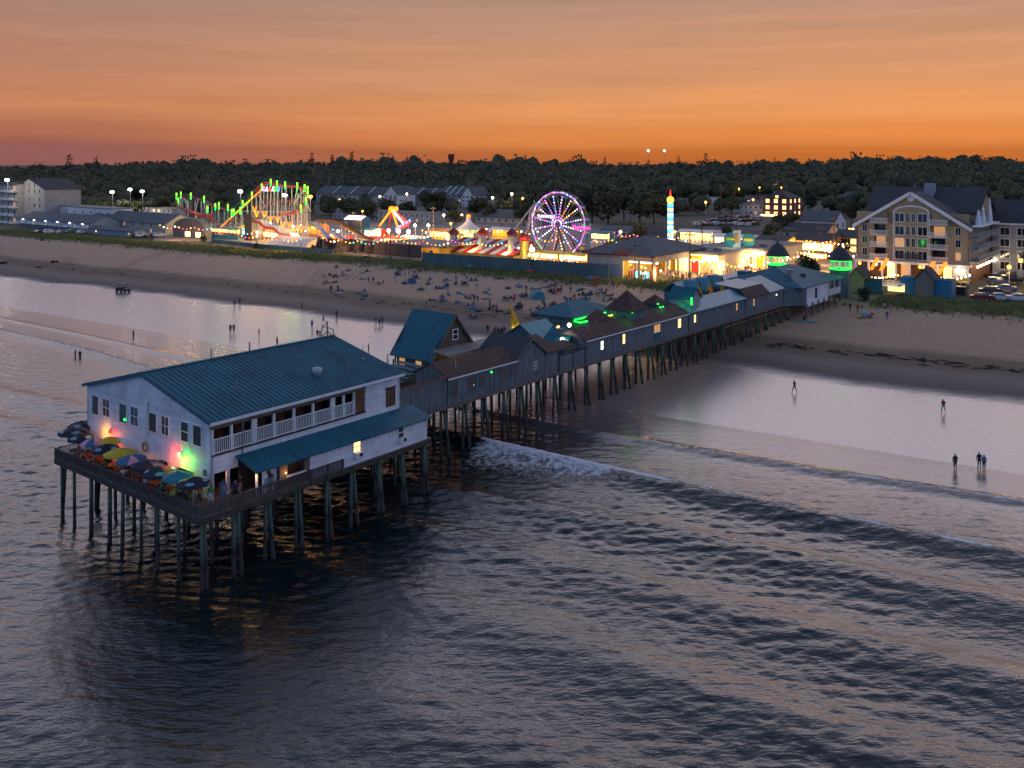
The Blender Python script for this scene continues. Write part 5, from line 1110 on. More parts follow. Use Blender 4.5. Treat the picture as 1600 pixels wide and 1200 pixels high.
stall('gold lit food stall left of the left gate tower',1196,1216,412,14,4,'yellow_wall','canvas_red','lit_bright'); stall('gold lit food stall between the gate towers',1232,1290,408,13,4,'canvas_orange','canvas_yellow','lit_bright')
# --- brown fence, deck roof, striped arcade, teal barrier
o, W, m = blk('brown_barrier','dark brown board barrier with pale flat roof deck behind it','fence',584,658,404); MB().box(0,W,0,.3,-.5,20*m).build('boards','brown_fence',o); MB().slab((-2,.6,19*m),(W+4,.6,19*m),(W+10,16,20*m),(4,16,20*m),.3).build('roof_deck','roof_flat',o)
for i in range(1,4): MB().box(W*i/4-.1,W*i/4+.1,-.12,-.005,-.5,20*m).build('batten','steel_dark',o)
house('ticket_hut','small yellow hut with one dark window behind the teal barrier','hut',660,688,402,5,13,2,'yellow_wall','roof_flat','flat',1,1,1.2,1.2)
o, W, m = blk('striped_arcade','arcade with sloping roof of broad red and white stripes behind the barrier','arcade',690,802,408); D = 9; zf, zb = 8*m, 27*m
MB().box(0,W,0,D,-.3,zf).build('wall','yellow_wall',o)
n = 13
for i in range(n): MB().slab((W*i/n,-.4,zf),(W*(i+1)/n,-.4,zf),(W*(i+1)/n+1.2,D,zb),(W*i/n+1.2,D,zb),.2).build('roof_stripe','canvas_red' if i % 2 == 0 else 'canvas_white',o)
MB().box(1,W+1,D,D+.3,0,zb).build('back_wall','bluegrey_wall',o)
for k, (u, v0, v1, ds, lb) in enumerate([(709,398,357,9,'left'),(754,398,357,9,'second'),(800,398,358,9,'third'),(819,409,365,0,'rightmost')]):
    mi_ = thing('onion_column',lb+' onion-domed column of the striped arcade','column',(0,0,0),0,'onion-domed columns'); s_ = s_at(745,408)+ds; p = pxpt(u,v0,s_); q = pxpt(u,v1,s_); mi_.location = (p.x,p.y,GZ); h = q.z-GZ
    MB().lathe([(1.15,0),(1.15,h*.72),(1.35,h*.73),(1.35,h*.77)],10).build('shaft','yellow_wall' if k == 3 else 'bluegrey_wall',mi_); MB().lathe([(1.1,h*.77),(1.65,h*.83),(1.55,h*.9),(.7,h*.97),(.1,h*1.04),(.04,h*1.12)],12).build('dome','canvas_red' if k % 2 else 'roof_red',mi_,smooth=True)
def wall_px(name, label, cat, pts, hp, mt, th=.25):
    "barrier along ground points given by pixel; height in px at the first point"
    P = [corner(u, v) for u, v in pts]; o = thing(name, label, cat, (P[0][0],P[0][1],GZ)); h = hp*P[0][1]/F
    for (x0,y0),(x1,y1) in zip(P, P[1:]):
        dx, dy = x0-P[0][0], y0-P[0][1]; ex, ey = x1-P[0][0], y1-P[0][1]; L_ = math.hypot(ex-dx,ey-dy); n_ = max(1,int(L_/2.4))
        for i in range(n_):
            a, b_ = i/n_, (i+1)/n_-.002; MB().beam((dx+(ex-dx)*a,dy+(ey-dy)*a,h/2-.3),(dx+(ex-dx)*b_,dy+(ey-dy)*b_,h/2-.3),th,h+.6).build('panel',mt,o)
    return o
wall_px('teal_barrier','long teal-grey panel barrier along the back of the beach below the ferris wheel','fence',[(660,415),(800,425),(952,437)],20,'teal_fence')
wall_px('green_fence','low dark green dune fence in front of the tunnel tent','fence',[(330,379),(420,389),(520,397)],6,'teal_trim')
wall_px('teal_fence','short bright teal fence between the dome hut and the giant slide','fence',[(322,372),(372,375)],7,'canvas_teal')
# carousel
cx, cy = corner(732, 378); ca = thing('carousel','carousel with tall cream cone roof ringed with lime lamps','carousel',(cx,cy,GZ)); m = cy/F; Rc = 21*m
MB().lathe([(Rc*.95,0),(Rc*.95,.6),(.02,.62)],20).build('platform','yellow_wall',ca); MB().lathe([(Rc,15*m),(Rc*1.02,20*m),(Rc*.95,20.5*m),(Rc*.45,27*m),(Rc*.2,33*m),(Rc*.16,39*m),(.05,41*m)],20).build('roof','canvas_white',ca); MB().lathe([(Rc*.35,.6),(Rc*.35,16*m)],14).build('core','lit_warm',ca)
for i in range(16):
    a = i*math.pi/8; MB().ball((Rc*1.03*math.cos(a),Rc*1.03*math.sin(a),18*m),.42).build('lamp_bulb','neon_lime' if i % 2 else 'neon_yellow',ca); MB().tube((Rc*.8*math.cos(a),Rc*.8*math.sin(a),.6),(Rc*.8*math.cos(a),Rc*.8*math.sin(a),16*m),.07,.07,6).build('pole','steel_white',ca)
MB().ball((0,0,40*m),.8,10,6).build('finial','neon_orange',ca); lamp('carousel_light', ca, (-2,-6,14*m), (1,.8,.3), 500, 1)
# big hall with red-striped hip roof
o, W, m = blk('arcade_hall','big arcade hall with grey and red hip roof and bright open corner doors','arcade',919,1020,441); D = 26; h = 43*m
front = [(W*.55,W*.77,0,20*m+1.5),(W*.81,W*.985,0,20*m+1.5)]
wall((0,0),(1,0),W,-.3,h-.3,front,.3).build('front_wall','beige_wall',o); MB().box(.0,W*.53,-.06,-.002,-.3,24*m).build('wainscot','bluegrey_wall',o)
wall((W,0),(0,1),D,-.3,h-.3,[(1.5,6.5,0,4.2),(7.5,12,0,4.2),(13,17.5,0,4.2),(18.5,24,0,4.2)],.3).build('side_wall','beige_wall',o); wall((0,D),(0,-1),D,-.3,h-.3,[],.3).build('side_wall','beige_wall',o)
MB().box(.3,W-.3,D-2,D-1.8,0,h-.4).build('inner_back','yellow_wall',o); MB().box(.3,W-.3,.3,D-.3,h-.6,h-.45).build('ceiling','beige_wall',o); MB().box(W*.35,W*.36,.3,D-2,0,h-.6).build('inner_wall','yellow_wall',o)
rb = hip_roof(0,W,0,D,h-.3,h+22*m,1.0,D*.45); rb.build('roof','roof_grey',o)
b = MB(); 
def redstrip(u0, u1):   # red panels lie 6 cm over the grey roof slope
    k = (22*m)/(D/2+1.0); x0, x1 = -1+(W+2)*u0, -1+(W+2)*u1; xr0, xr1 = W*.30+W*.40*u0, W*.30+W*.40*u1
    return MB().slab((x0,-1.0,h-.28),(x1,-1.0,h-.28),(xr1,D/2-.2,h+22*m-.1),(xr0,D/2-.2,h+22*m-.1),.1)
redstrip(.42,.64).build('red_roof_panel','roof_red',o); redstrip(.0,.07).build('red_roof_panel','roof_red',o); MB().box(-1,W+1,-1.06,-.9,h-.62,h-.3).build('eave_fascia','roof_red',o)
for x in (.61,.72,.84,.93):
    MB().box(W*x-.5,W*x+.5,1.6,2.4,0,1.9).build('game_cabinet','neon_cyan' if x in (.72,.84) else 'canvas_red',o)
for i in range(7): MB().box(W*.56+i*W*.06,W*.56+i*W*.06+1.2,2.5,2.8,h*.62,h*.68).build('ceiling_lamp','bulb_white',o)
lamp('hall_light', o, (W*.76,5,h*.6), (1,.70,.32), 600, 1); lamp('hall_light', o, (W-4,14,h*.55), (1,.70,.32), 700, 1); lamp('hall_front_light', o, (W*.8,-4,h*.65), (1,.70,.35), 350, 1)
# marquee shops down the street
def arcade_row(label, uL, uR, v, hp, D, band=.28, mt='lit_bright', wl='roof_flat', name='lit_arcade', rowv=None):
    o, W, m = blk(name, label, 'arcade', uL, uR, v); h = hp*m
    MB().box(0,W,3.0,D,0,h).build('wall','beige_wall',o); MB().box(-.2,W+.2,-.6,D,h,h+.5).build('roof',wl,o); MB().box(0,W,-.7,-.5,h*(1-band)-.1,h-.05).build('lit_marquee',mt,o)
    for i in range(int(W/4)+1): MB().box(min(W-.2,i*4.),min(W,i*4.+.25),-.3,0,0,h*(1-band)).build('column','white_wall',o)
    for i in range(int(W/2.2)): MB().box(.2+i*2.2,.2+i*2.2+1.9,2.8,2.99,.3,h*.7).build('lit_shopfront',('lit_warm','lit_dim','lit_bright','neon_orange','lit_dim','canvas_red','lit_warm')[(i*3+int(W)) % 7],o)
    for i in range(int(W/2)): MB().ball((i*2.+1,-.75,h*(1-band)-.25),.22,6,4).build('marquee_bulb','bulb_white',o)
    for i in range(int(W/5)): MB().box(i*5.+.6,i*5.+4.2,-.78,-.7,h*(1-band)+.15,h-.3).build('marquee_panel',('canvas_red','canvas_yellow','lit_bright','canvas_blue')[i % 4],o)
    for i in range(3): MB().box(W*(.2+.25*i),W*(.2+.25*i)+1.5,5,6.5,h+.5,h+1.3).build('roof_unit','steel_grey',o)
    lamp('arcade_light', o, (W*.3,-2.5,h*.6), (1,.62,.22), 800, 1); lamp('arcade_light', o, (W*.75,-2.5,h*.6), (1,.62,.22), 800, 1); return o, W, h
arcade_row('long flat-roofed arcade with a glowing white marquee band behind the white van',1046,1124,432,33,40)
o, W, h = arcade_row('orange arcade with round green-lit murals on its roof right of the white van',1124,1196,424,32,26,.18,'lit_bright')
for i, (x, mt) in enumerate([(.12,'canvas_teal'),(.52,'canvas_teal')]):
    d_ = MB(); d_.tube((W*x+1.5,0,h+2.4),(W*x+1.5,.4,h+2.4),1.8,1.8,16); q = d_.build('mural_disc','canvas_teal',o); MB().box(W*x+.3,W*x+2.7,-.1,-.02,h+2.2,h+2.9).build('mural_letters','canvas_yellow',q); lamp('mural_light', o, (W*x+1.5,-2.2,h+1.6), (.35,1,.55), 90, .3)
b = MB().box(W*.30,W*.46,0,.5,h,h+4.8); q = b.build('mural_panel','canvas_white',o); MB().box(W*.345,W*.415,-.06,-.01,h+1.6,h+4.0).build('mural_figure','canvas_orange',q); lamp('mural_light', o, (W*.38,-2.2,h+1.5), (1,.8,.55), 110, .3)
# striped light tower
tx, ty = corner(1047.5, 384); lt = thing('striped_tower','tall slim tower of lit blue, white and yellow bands with a ball on top','tower',(tx,ty,GZ)); m = ty/F; h = 66*m
nb = 17
for i in range(nb): MB().lathe([(.95,h*i/nb),(.95,h*(i+1)/nb)],14).build('light_band',('neon_blue','neon_cyan','neon_white','neon_blue','neon_yellow')[i % 5],lt)
MB().ball((0,0,h+1.2),1.2,12,8).build('ball','neon_yellow',lt); MB().lathe([(.35,h+2.2),(.05,h+4.6)],8).build('spire','neon_red',lt); MB().lathe([(1.9,0),(1.9,1.0),(1.0,1.2)],14).build('base','yellow_wall',lt); lamp('tower_light', lt, (-2,-4,h*.5), (.7,.85,1), 500, 1)
# --- right background: brick block, white house, small houses
o, W, m, ze, zr = house('brick_block','red brick three-storey block with lit windows and hip roof','apartment block',1193,1232,340,18,30,12,'brick_red','roof_dark','hip',3,3,1.9,1.9,.95,sidecols=3,litm='lit_warm')
MB().box(W*.4,W*.7,-.3,3,ze,ze+5*m).build('dormer','brick_red',o); win(o,W*.55,-.3,ze+2.4*m,1.5,1.3,'f','white_paint','lit_warm'); MB().box(-1,W*.6,-2,-1.8,.5,1.4).build('lit_porch','lit_bright',o)
house('white_house','white house with dark blue-grey roof and gable end right of the brick block','house',1252,1304,362,14,16,15,'white_wall','roof_grey','gx',1,4,2.0,1.8,.0,sidecols=2)
house('porch_house','grey house with verandah left of the brick block','house',1155,1192,338,12,18,8,'bluegrey_wall','roof_grey','hip',2,5,1.2,1.3,.1)
house('school_block','long pale flat-roofed block on the slope behind the striped tower','block',1077,1111,318,12,9,0,'white_wall','roof_flat','flat',1,9,1.4,1.6,.1)
house('brick_bungalow','small brick house with white gable beside the striped tower','house',1057,1088,330,11,13,6,'brick_red','roof_grey','gx',2,3,1.2,1.2,.0)
house('low_cottage','low cottage with lit porch right of the ferris wheel','cottage',938,980,372,10,11,6,'beige_wall','roof_grey','gx',1,4,1.4,1.3,.4,litm='lit_warm')
house('dark_shed_roof','long dark shed roof between the cottage and the striped tower','shed',982,1040,376,12,6,9,'grey_wall','roof_dark','gx',1,5,1.2,1.0)
for k, (a, b_, v, hp, rp, wl, lb) in enumerate([(1290,1318,300,7,6,'bluegrey_wall','blue-grey'),(1318,1342,316,9,7,'white_wall','white'),(1368,1398,291,6,5,'beige_wall','beige'),(1560,1598,297,6,6,'grey_wall','grey')]):
    house('hillside_house',lb+' small house among the trees on the right hillside','house',a,b_,v,9,hp,rp,wl,'roof_grey','gx',1,3,1.2,1.1,.2)
# street behind the gate
house('street_shop','orange-lit street shop with bright sign band behind the gate towers','shop',1236,1300,398,14,20,10,'canvas_orange','roof_dark','gx',1,6,2.2,2.0,.95,litm='lit_bright')
house('street_shop','yellow-lit corner shop left of the left gate tower','shop',1178,1226,398,12,20,6,'yellow_wall','roof_dark','gx',1,5,2.2,2.2,.95,litm='lit_bright')
house('street_shop','brown shop with dark roof and lit sign right of the right gate tower','shop',1302,1338,396,14,24,10,'tan_dark','roof_dark','gx',2,4,1.6,1.6,.6,litm='lit_warm')
house('dark_roof_store','store with broad dark roof above the street lights behind the gate','store',1222,1290,374,16,10,12,'tan_dark','roof_dark','gx',1,4,1.6,1.4,.3)
for i, (u, v, lb) in enumerate([(1190,392,'left of the left gate tower'),(1226,402,'just right of the left gate tower'),(1245,381,'between the gate towers in front of the orange shop'),(1294,379,'above the right gate tower by the brown shop'),(1287,388,'beside the right gate tower'),(1176,398,'in front of the orange arcade with murals'),(1255,369,'on the dark store roof side behind the gate'),(1330,358,'at the left corner of the tan hotel')]):
    x, y = corner(u, v+14); l_ = thing('street_globe','glowing twin-globe street lamp '+lb,'street lamp',(x,y,GZ),TANG,'street globes behind the gate'); h = 14*y/F
    MB().tube((0,0,0),(0,0,h),.08).build('post','steel_dark',l_); MB().ball((-.6,0,h),.42).build('globe','bulb_orange',l_); MB().ball((.6,0,h),.42).build('globe','bulb_white',l_); lamp('street_light', l_, (0,-1,h-.6), (1,.50,.15), 700, .5)

# Y-shaped orange light stands and festoon strings over the fairground
for k, (X, Y) in enumerate([(990,470),(1065,475),(1125,520),(1190,522),(1245,572),(1305,572),(1360,612),(1420,615),(970,425)]):
    p = zp(X, Y+14, -9); o = thing('light_stand','orange Y-shaped light stand, %s from the top of the giant slide' % ['first','second','third','fourth','fifth','sixth','seventh','eighth','ninth'][k],'lamp',(p.x,p.y,GZ),TANG,'Y-shaped light stands'); h = max(3, p.z-GZ)
    MB().tube((0,0,0),(0,0,h),.05).build('post','steel_dark',o); MB().path([(0,0,h),(-.7,0,h+1.2),(-.95,0,h+1.9)],.22).build('arm','neon_orange',o); MB().path([(0,0,h),(.7,0,h+1.2),(.95,0,h+1.9)],.22).build('arm','neon_orange',o); lamp('stand_light', o, (0,-1,h), (1,.35,.1), 120, .5)
FB = {c: MB().ball((0,0,0),.23,6,4).mesh('bulb',c) for c in ('bulb_white','bulb_orange','neon_yellow','neon_pink','neon_cyan','neon_red')}
fr_ = random.Random(3)
for k, (u0, v0, u1, v1, lb) in enumerate([(372,366,470,374,'below the giant slide'),(470,352,540,358,'over the water slide top'),(505,372,590,378,'along the water slide foot'),(590,372,700,380,'over the pale roof deck'),(640,366,760,370,'left of the carousel'),(700,374,830,384,'behind the striped roof'),(825,400,915,405,'under the ferris wheel'),(915,372,1040,380,'right of the ferris wheel'),(960,364,1060,372,'before the low cottage'),(1045,392,1120,388,'over the marquee roof'),(1120,402,1200,396,'over the mural arcade'),(1180,392,1335,388,'across the street behind the gate'),(1200,402,1340,398,'low across the street behind the gate'),(1345,428,1515,430,'along the hotel ground floor'),(250,352,330,356,'behind the dome hut'),(330,358,400,362,'under the coaster lift hill'),(400,352,490,358,'under the coaster top'),(545,362,640,366,'behind the pendulum ride'),(660,360,720,362,'before the long shed'),(760,358,840,362,'before the low hall'),(840,372,930,376,'behind the ferris wheel foot'),(1060,372,1180,376,'before the town car park'),(1150,382,1240,384,'above the yellow corner shop'),(1230,374,1330,378,'above the orange street shop'),(985,414,1045,418,'on the arcade hall side'),(1100,412,1200,410,'low over the promenade crowd')]):
    s_ = s_at((u0+u1)/2, max(v0,v1)+21); a, b_ = pxpt(u0,v0,s_), pxpt(u1,v1,s_); n = max(8, int((u1-u0)/6)); o = thing('festoon','string of fair bulbs '+lb,'string lights',(0,0,0),0,'festoon strings')
    w_ = MB(); P = [a.lerp(b_,i/n)-Vector((0,0,.9*abs(math.sin(i*math.pi*3/n)))) for i in range(n+1)]; w_.path(P,.04,4); w_.build('wire','steel_dark',o)
    for p in P: inst('bulb', FB[fr_.choice(['bulb_white','bulb_orange','bulb_orange','neon_yellow','neon_yellow','neon_pink','neon_cyan','neon_red'] if u0 < 1000 else ['bulb_white','bulb_orange','neon_yellow'])], o, p)
    for q in (a, b_): MB().tube((q.x,q.y,GZ),q,.08).build('post','steel_grey',o)
    lamp('festoon_light', o, a.lerp(b_,.3)-Vector((0,0,1.5)), (1,.50,.15), 200 if u0 > 1340 else 850, 1); lamp('festoon_light', o, a.lerp(b_,.7)-Vector((0,0,1.5)), (1,.50,.15), 200 if u0 > 1340 else 850, 1)

hr = random.Random(31)
for k, (u, v) in enumerate([(60,312),(120,318),(300,318),(350,322),(760,316),(830,318),(900,316),(960,318),(1010,312),(1050,306),(1110,304),(1170,318),(1215,312),(1245,306),(1275,302),(1350,304),(1420,300),(1520,306)]):
    wd = hr.uniform(11,17); lb = ['white','tan','grey','pale blue','beige','brick'][k % 6]
    house('wooded_house',lb+' small house with lit windows in the trees '+['above the left balconies','above the white motel','left of the coaster','behind the coaster','left of the wheel','just left behind the wheel','behind the wheel top','right behind the wheel','above the low cottage','left of the striped tower','above the school block','left above the brick block','right above the brick block','above the white house','far right above the white house','left above the hotel eave','above the hotel gable','right above the hotel'][k],'house',u-wd/2,u+wd/2,v,9,hr.uniform(6,9),hr.uniform(4,6),['white_wall','beige_wall','grey_wall','bluegrey_wall','beige_wall','brick_red'][k % 6],'roof_grey','gx',1,3,1.3,1.3,.7,litm='lit_warm')
# ------------------------------------------------------------------ tan hotel on the right
ho, W, m = blk('tan_hotel','large tan seaside hotel with arched central bay, balconies and white gable trim','hotel',1339,1514,446)
ze, zr, Df, D = 92*m, 143*m, 9, 27
vz = lambda v: (446-v)*m
bal = [(.135,.30),(.655,.83)]
rows = [(343,352),(364,372),(383,391),(402,411)]
ops = []
for a, b_ in bal:
    for v0, v1 in rows: ops.append((W*(a+.03), W*(b_-.03), vz(v1)+.05, vz(v0)+1.2))
gf = vz(414)
wall((0,0),(1,0),W,gf,ze,ops,.25,top=[(0,ze),(W,ze),(W/2,zr)]).build('front_wall','tan_stucco',ho)
wall((W,0),(0,1),Df,gf,ze,[],.25).build('side_wall','tan_stucco',ho); wall((0,Df),(0,-1),Df,gf,ze,[],.25).build('side_wall','tan_stucco',ho)
MB().box(.4,W-.4,1.6,1.8,gf,ze+1).build('room_back','interior_warm',ho)
gable_roof(0,W,0,Df,ze,zr,.7,.3,'y').build('front_roof','roof_dark',ho)
for p, q in (((-.75,-.75,ze-.8),(W/2,-.75,zr)),((W/2,-.75,zr),(W+.75,-.75,ze-.8))): MB().beam(p,q,.12,.75).build('barge_board','white_paint',ho)
for a, b_ in bal:
    for k, (v0, v1) in enumerate(rows):
        z = vz(v1); MB().box(W*a,W*b_,-1.3,.1,z-.18,z).build('balcony_floor','white_wall',ho); r_ = MB().box(W*a,W*b_,-1.3,-1.24,z+.95,z+1.05)
        for i in range(25): x = W*a+(W*(b_-a)-.06)*i/24; r_.box(x,x+.06,-1.3,-1.24,z,z+.95)
        r_.box(W*a,W*a+.06,-1.24,0,z+.95,z+1.05); r_.box(W*b_-.06,W*b_,-1.24,0,z+.95,z+1.05); r_.build('balcony_rail','white_paint',ho)
        MB().box(W*(a+.035),W*(b_-.035),1.2,1.3,z+.05,z+2.3).build('balcony_door','lit_dim' if (k == 1 and a > .5) or (k == 2 and a < .5) else 'glass',ho)
for k, v in enumerate((343,364,383.5,403.5)):
    for x, w_ in ((.40,1.9),(.475,.7),(.525,.7),(.605,1.9)): win(ho, W*x, -.28, vz(v), w_, 1.9, 'f','white_paint','lit_dim' if (k, x) == (2,.40) else 'glass')
    if k: win(ho, W*.075, 0, vz(v-2), 1.0, 1.6, 'f','white_paint','glass'); win(ho, W*.91, 0, vz(v-2), 1.0, 1.6, 'f','white_paint','lit_dim' if k == 3 else 'glass')
bay = [(W*.35,gf),(W*.66,gf),(W*.66,vz(335))]+[(W*.505+W*.155*math.cos(a),vz(335)+(vz(325)-vz(335))*math.sin(a)) for a in np.linspace(0,math.pi,12)]+[(W*.35,vz(335))]
MB().prism(bay,-.25,-.01,'y').build('central_bay','tan_stucco',ho)
arc = MB(); pts = [(W*.505+W*.16*math.cos(a),-.3,vz(335)+(vz(324)-vz(335))*math.sin(a)) for a in np.linspace(0,math.pi,14)]
for p, q in zip(pts, pts[1:]): arc.beam(p,q,.18,.35)
arc.beam((W*.345,-.3,gf),pts[-1],.18,.3); arc.beam((W*.665,-.3,gf),pts[0],.18,.3); arc.build('bay_trim','white_paint',ho)
d_ = MB(); d_.tube((W/2,-.08,vz(311)),(W/2,-.2,vz(311)),.85,.85,8); d_.build('gable_vent','white_paint',ho)
MB().box(W*.38,W*.60,-.34,-.26,gf+.5,gf+2.0).build('bay_rail','sign_dark',ho)
# main block behind
zme, zmr = vz(334), vz(297); MB().box(0,W,Df,D,gf,zme).build('main_block','tan_stucco',ho); 
b = MB().prism([(Df,zme),(D,zme),((Df+D)/2,zmr)],0,W,'x'); b.build('main_gable','tan_stucco',ho); gable_roof(0,W,Df,D,zme,zmr,.7,.3,'x').build('main_roof','roof_dark',ho)
MB().box(W*.49,W*.57,Df+4,Df+7,zmr-3,zmr+1.2).build('roof_cupola','bluegrey_wall',ho)
# side balconies to the right
for k, v in enumerate((372,391,408)):
    z = vz(v); MB().box(W,W+1.9,.3,D,z-.2,z).build('side_balcony_floor','bluegrey_wall',ho); r_ = MB().box(W+1.84,W+1.9,.3,D,z+.95,z+1.05)
    for i in range(60): y = .3+(D-.4)*i/59; r_.box(W+1.84,W+1.9,y,y+.06,z,z+.95)
    r_.box(W,W+1.9,.3,.36,z+.95,z+1.05); r_.build('side_balcony_rail','bluegrey_wall',ho)
    for i in range(6): win(ho, W+.02, 2+i*4.2, z+1.4, 1.6, 1.9, 'r','white_paint','glass')
MB().box(W,W+2.2,.3,D,vz(355),vz(353)).build('side_eave','white_paint',ho)
sp = []
for x, y, h in ((W+.8,6,3.6),(W+1.0,10,4.2),(W+.9,18,6.0)): MB().lathe([(.75,0),(.6,h*.35),(.36,h*.62),(.28,h*.85),(.04,h)],8,(x,y,vz(354))).build('spire','white_paint',ho)
# lit ground floor
MB().box(0,W,1.5,D,-.2,gf).build('ground_floor','interior_warm',ho); MB().box(-.3,W+.4,-1.6,1.6,gf-.5,gf).build('canopy','canvas_white',ho)
for i in range(9): MB().box(W*i/8-.2,W*i/8+.2,-1.3,-.9,-.2,gf-.5).build('column','white_wall',ho)
for i in (2,3,5,6,7): MB().box(W*i/8+.5,W*(i+1)/8-.5,1.38,1.48,.4,gf-.8).build('shop_window','lit_dim' if i % 2 else 'lit_warm',ho)
MB().box(W*.88,W+.3,-1.8,-1.65,1.8,gf-.6).build('white_panel','canvas_white',ho)
for x in (.18,.3,.45,.62,.8,.95): lamp('canopy_light', ho, (W*x,-2.2,gf-1.2), (1,.66,.30), 60 if x < .7 else 150, .4)
for x, y, mt in ((.2,-2.0,'bulb_white'),(.32,-2,'bulb_white'),(.93,-2.1,'bulb_white'),(.05,-1.9,'bulb_orange'),(.6,-2,'bulb_orange')): MB().ball((W*x,y,gf-.9),.36).build('lamp_bulb',mt,ho)
for i in range(7): MB().ball((W+1.2,3+i*3.4,gf-.6),.26).build('lamp_bulb','bulb_white',ho); 
lamp('side_light', ho, (W+3.5,8,gf-1), (1,.68,.32), 120, .5); lamp('side_light', ho, (W+3.5,20,gf-1), (1,.68,.32), 120, .5)
for x in (.16,.25,.66,.76): MB().slab((W*x,-3.4,2.4),(W*x+.8,-3.4,2.4),(W*x+2.2,-3.2,5.2),(W*x+1.4,-3.2,5.2),.2).build('orange_banner','neon_orange',ho)
o, W2, m2 = blk('hotel_wing','dark grey hotel wing with paired windows at the right edge','hotel',1551,1690,430,at='L'); h = 84*m2
MB().box(0,W2,0,14,-.3,h).build('wall','grey_wall',o); gable_roof(0,W2,0,14,h,h+5,.6,.25,'x').build('roof','roof_dark',o); MB().box(-.3,W2,-.75,-.6,h-.6,h-.2).build('eave_fascia','white_paint',o)
for r_ in range(4):
    for c in range(6): win(o, 2.6+c*3.6, 0, h*(.20+.21*r_), 1.9, 1.7, 'f','white_paint','glass')
# sheds on the beach edge
o, W, m = blk('blue_shed','bright blue beach storage shed with grey gabled door bay','shed',1406,1492,467); h = 27*m
for a, b_ in ((0,.31),(.63,.94)): MB().box(W*a,W*b_,0,4,-.5,h).build('wall','blue_shed',o)
MB().box(W*.31,W*.63,-.6,4,-.5,h*1.1).build('door_bay','grey_shed',o); MB().prism([(W*.31,h*1.1),(W*.63,h*1.1),(W*.47,h*1.65)],-.6,4,'y').build('gable','grey_shed',o); gable_roof(W*.31,W*.63,-.6,4,h*1.1,h*1.65,.35,.12,'y').build('roof','roof_dark',o)
MB().box(-.1,W*.309,-.1,4.1,h,h+.15).build('flat_roof','blue_shed',o); MB().box(W*.631,W*.95,-.1,4.1,h,h+.15).build('flat_roof','blue_shed',o)
o, W, m = blk('green_shed','olive green gabled shed beside the right gate tower','shed',1328,1378,460); h = 26*m
MB().box(0,W*.42,0,5,-.5,h).build('wall','green_shed',o); MB().prism([(0,h),(W*.42,h),(W*.21,h*1.5)],0,5,'y').build('gable','green_shed',o); gable_roof(0,W*.42,0,5,h,h*1.5,.35,.12,'y').build('roof','roof_dark',o); MB().box(W*.42,W,.5,4.5,-.5,h*.75).build('side_wall','teal_trim',o); MB().box(W*.42,W,.4,4.6,h*.75,h*.75+.2).build('side_roof','roof_dark',o)
o, W, m = blk('open_bar_deck','lit open bar deck with white rail between the two beach sheds','deck',1379,1405,464); MB().box(0,W,0,5,0,.6).build('platform','weathered_wood',o); rail_run(o,(0,.1,0),(W,.1,0),3,'white_paint',2.2,3.2,.1,.2); MB().box(0,W,3.8,4,.6,2.2).build('lit_back','lit_warm',o); MB().box(0,W,0,5,2.0,2.2).build('upper_floor','white_wall',o)
lamp('bar_deck_light', o, (W/2,-1,2), (1,.6,.25), 120, .3)
o, W, m = blk('yellow_umbrella_stall','stall with yellow parasols at the right end of the hotel front','stall',1494,1512,452); MB().lathe([(2.2,1.9),(.9,2.5),(.05,2.8)],8,(W*.4,0,0)).build('parasol','canvas_yellow',o); MB().tube((W*.4,0,0),(W*.4,0,2.7),.06).build('pole','steel_white',o); MB().box(0,W,.5,1.5,0,1).build('counter','dark_wood',o)
o, W, m = blk('trash_bin','dark waste skip beside the blue shed','bin',1493,1508,462); MB().box(0,W,0,2,0,1.6).build('body','interior_dark',o); MB().box(-.1,W+.1,-.1,2.1,1.6,1.75).build('lid','steel_dark',o)
# ------------------------------------------------------------------ streets and lots (thin sheets over the ground)
def sheet(name, px, mt, dz=.03):
    P = [corner(u, v) for u, v in px]; b = MB(); n = 6
    b.add([(x,y,gz(x,y)+dz) for x, y in P],[tuple(range(len(P)))]); o = b.build(name, mt); o['kind'] = 'structure'
sheet('promenade',[(940,440),(1060,448),(1210,440),(1330,448),(1345,400),(1330,372),(1160,372),(1040,385),(940,395)],'paving',.08)
sheet('fairground',[(240,378),(330,377),(520,394),(660,412),(940,432),(945,350),(500,345),(240,352)],'paving',.06)
sheet('parking_lot',[(1485,484),(1640,500),(1700,440),(1560,400),(1515,432)],'asphalt',.10)
sheet('parking_lot',[(1075,360),(1190,362),(1215,332),(1110,330)],'asphalt',.07)
sheet('street',[(1500,330),(1640,336),(1640,300),(1560,302)],'asphalt',.12)
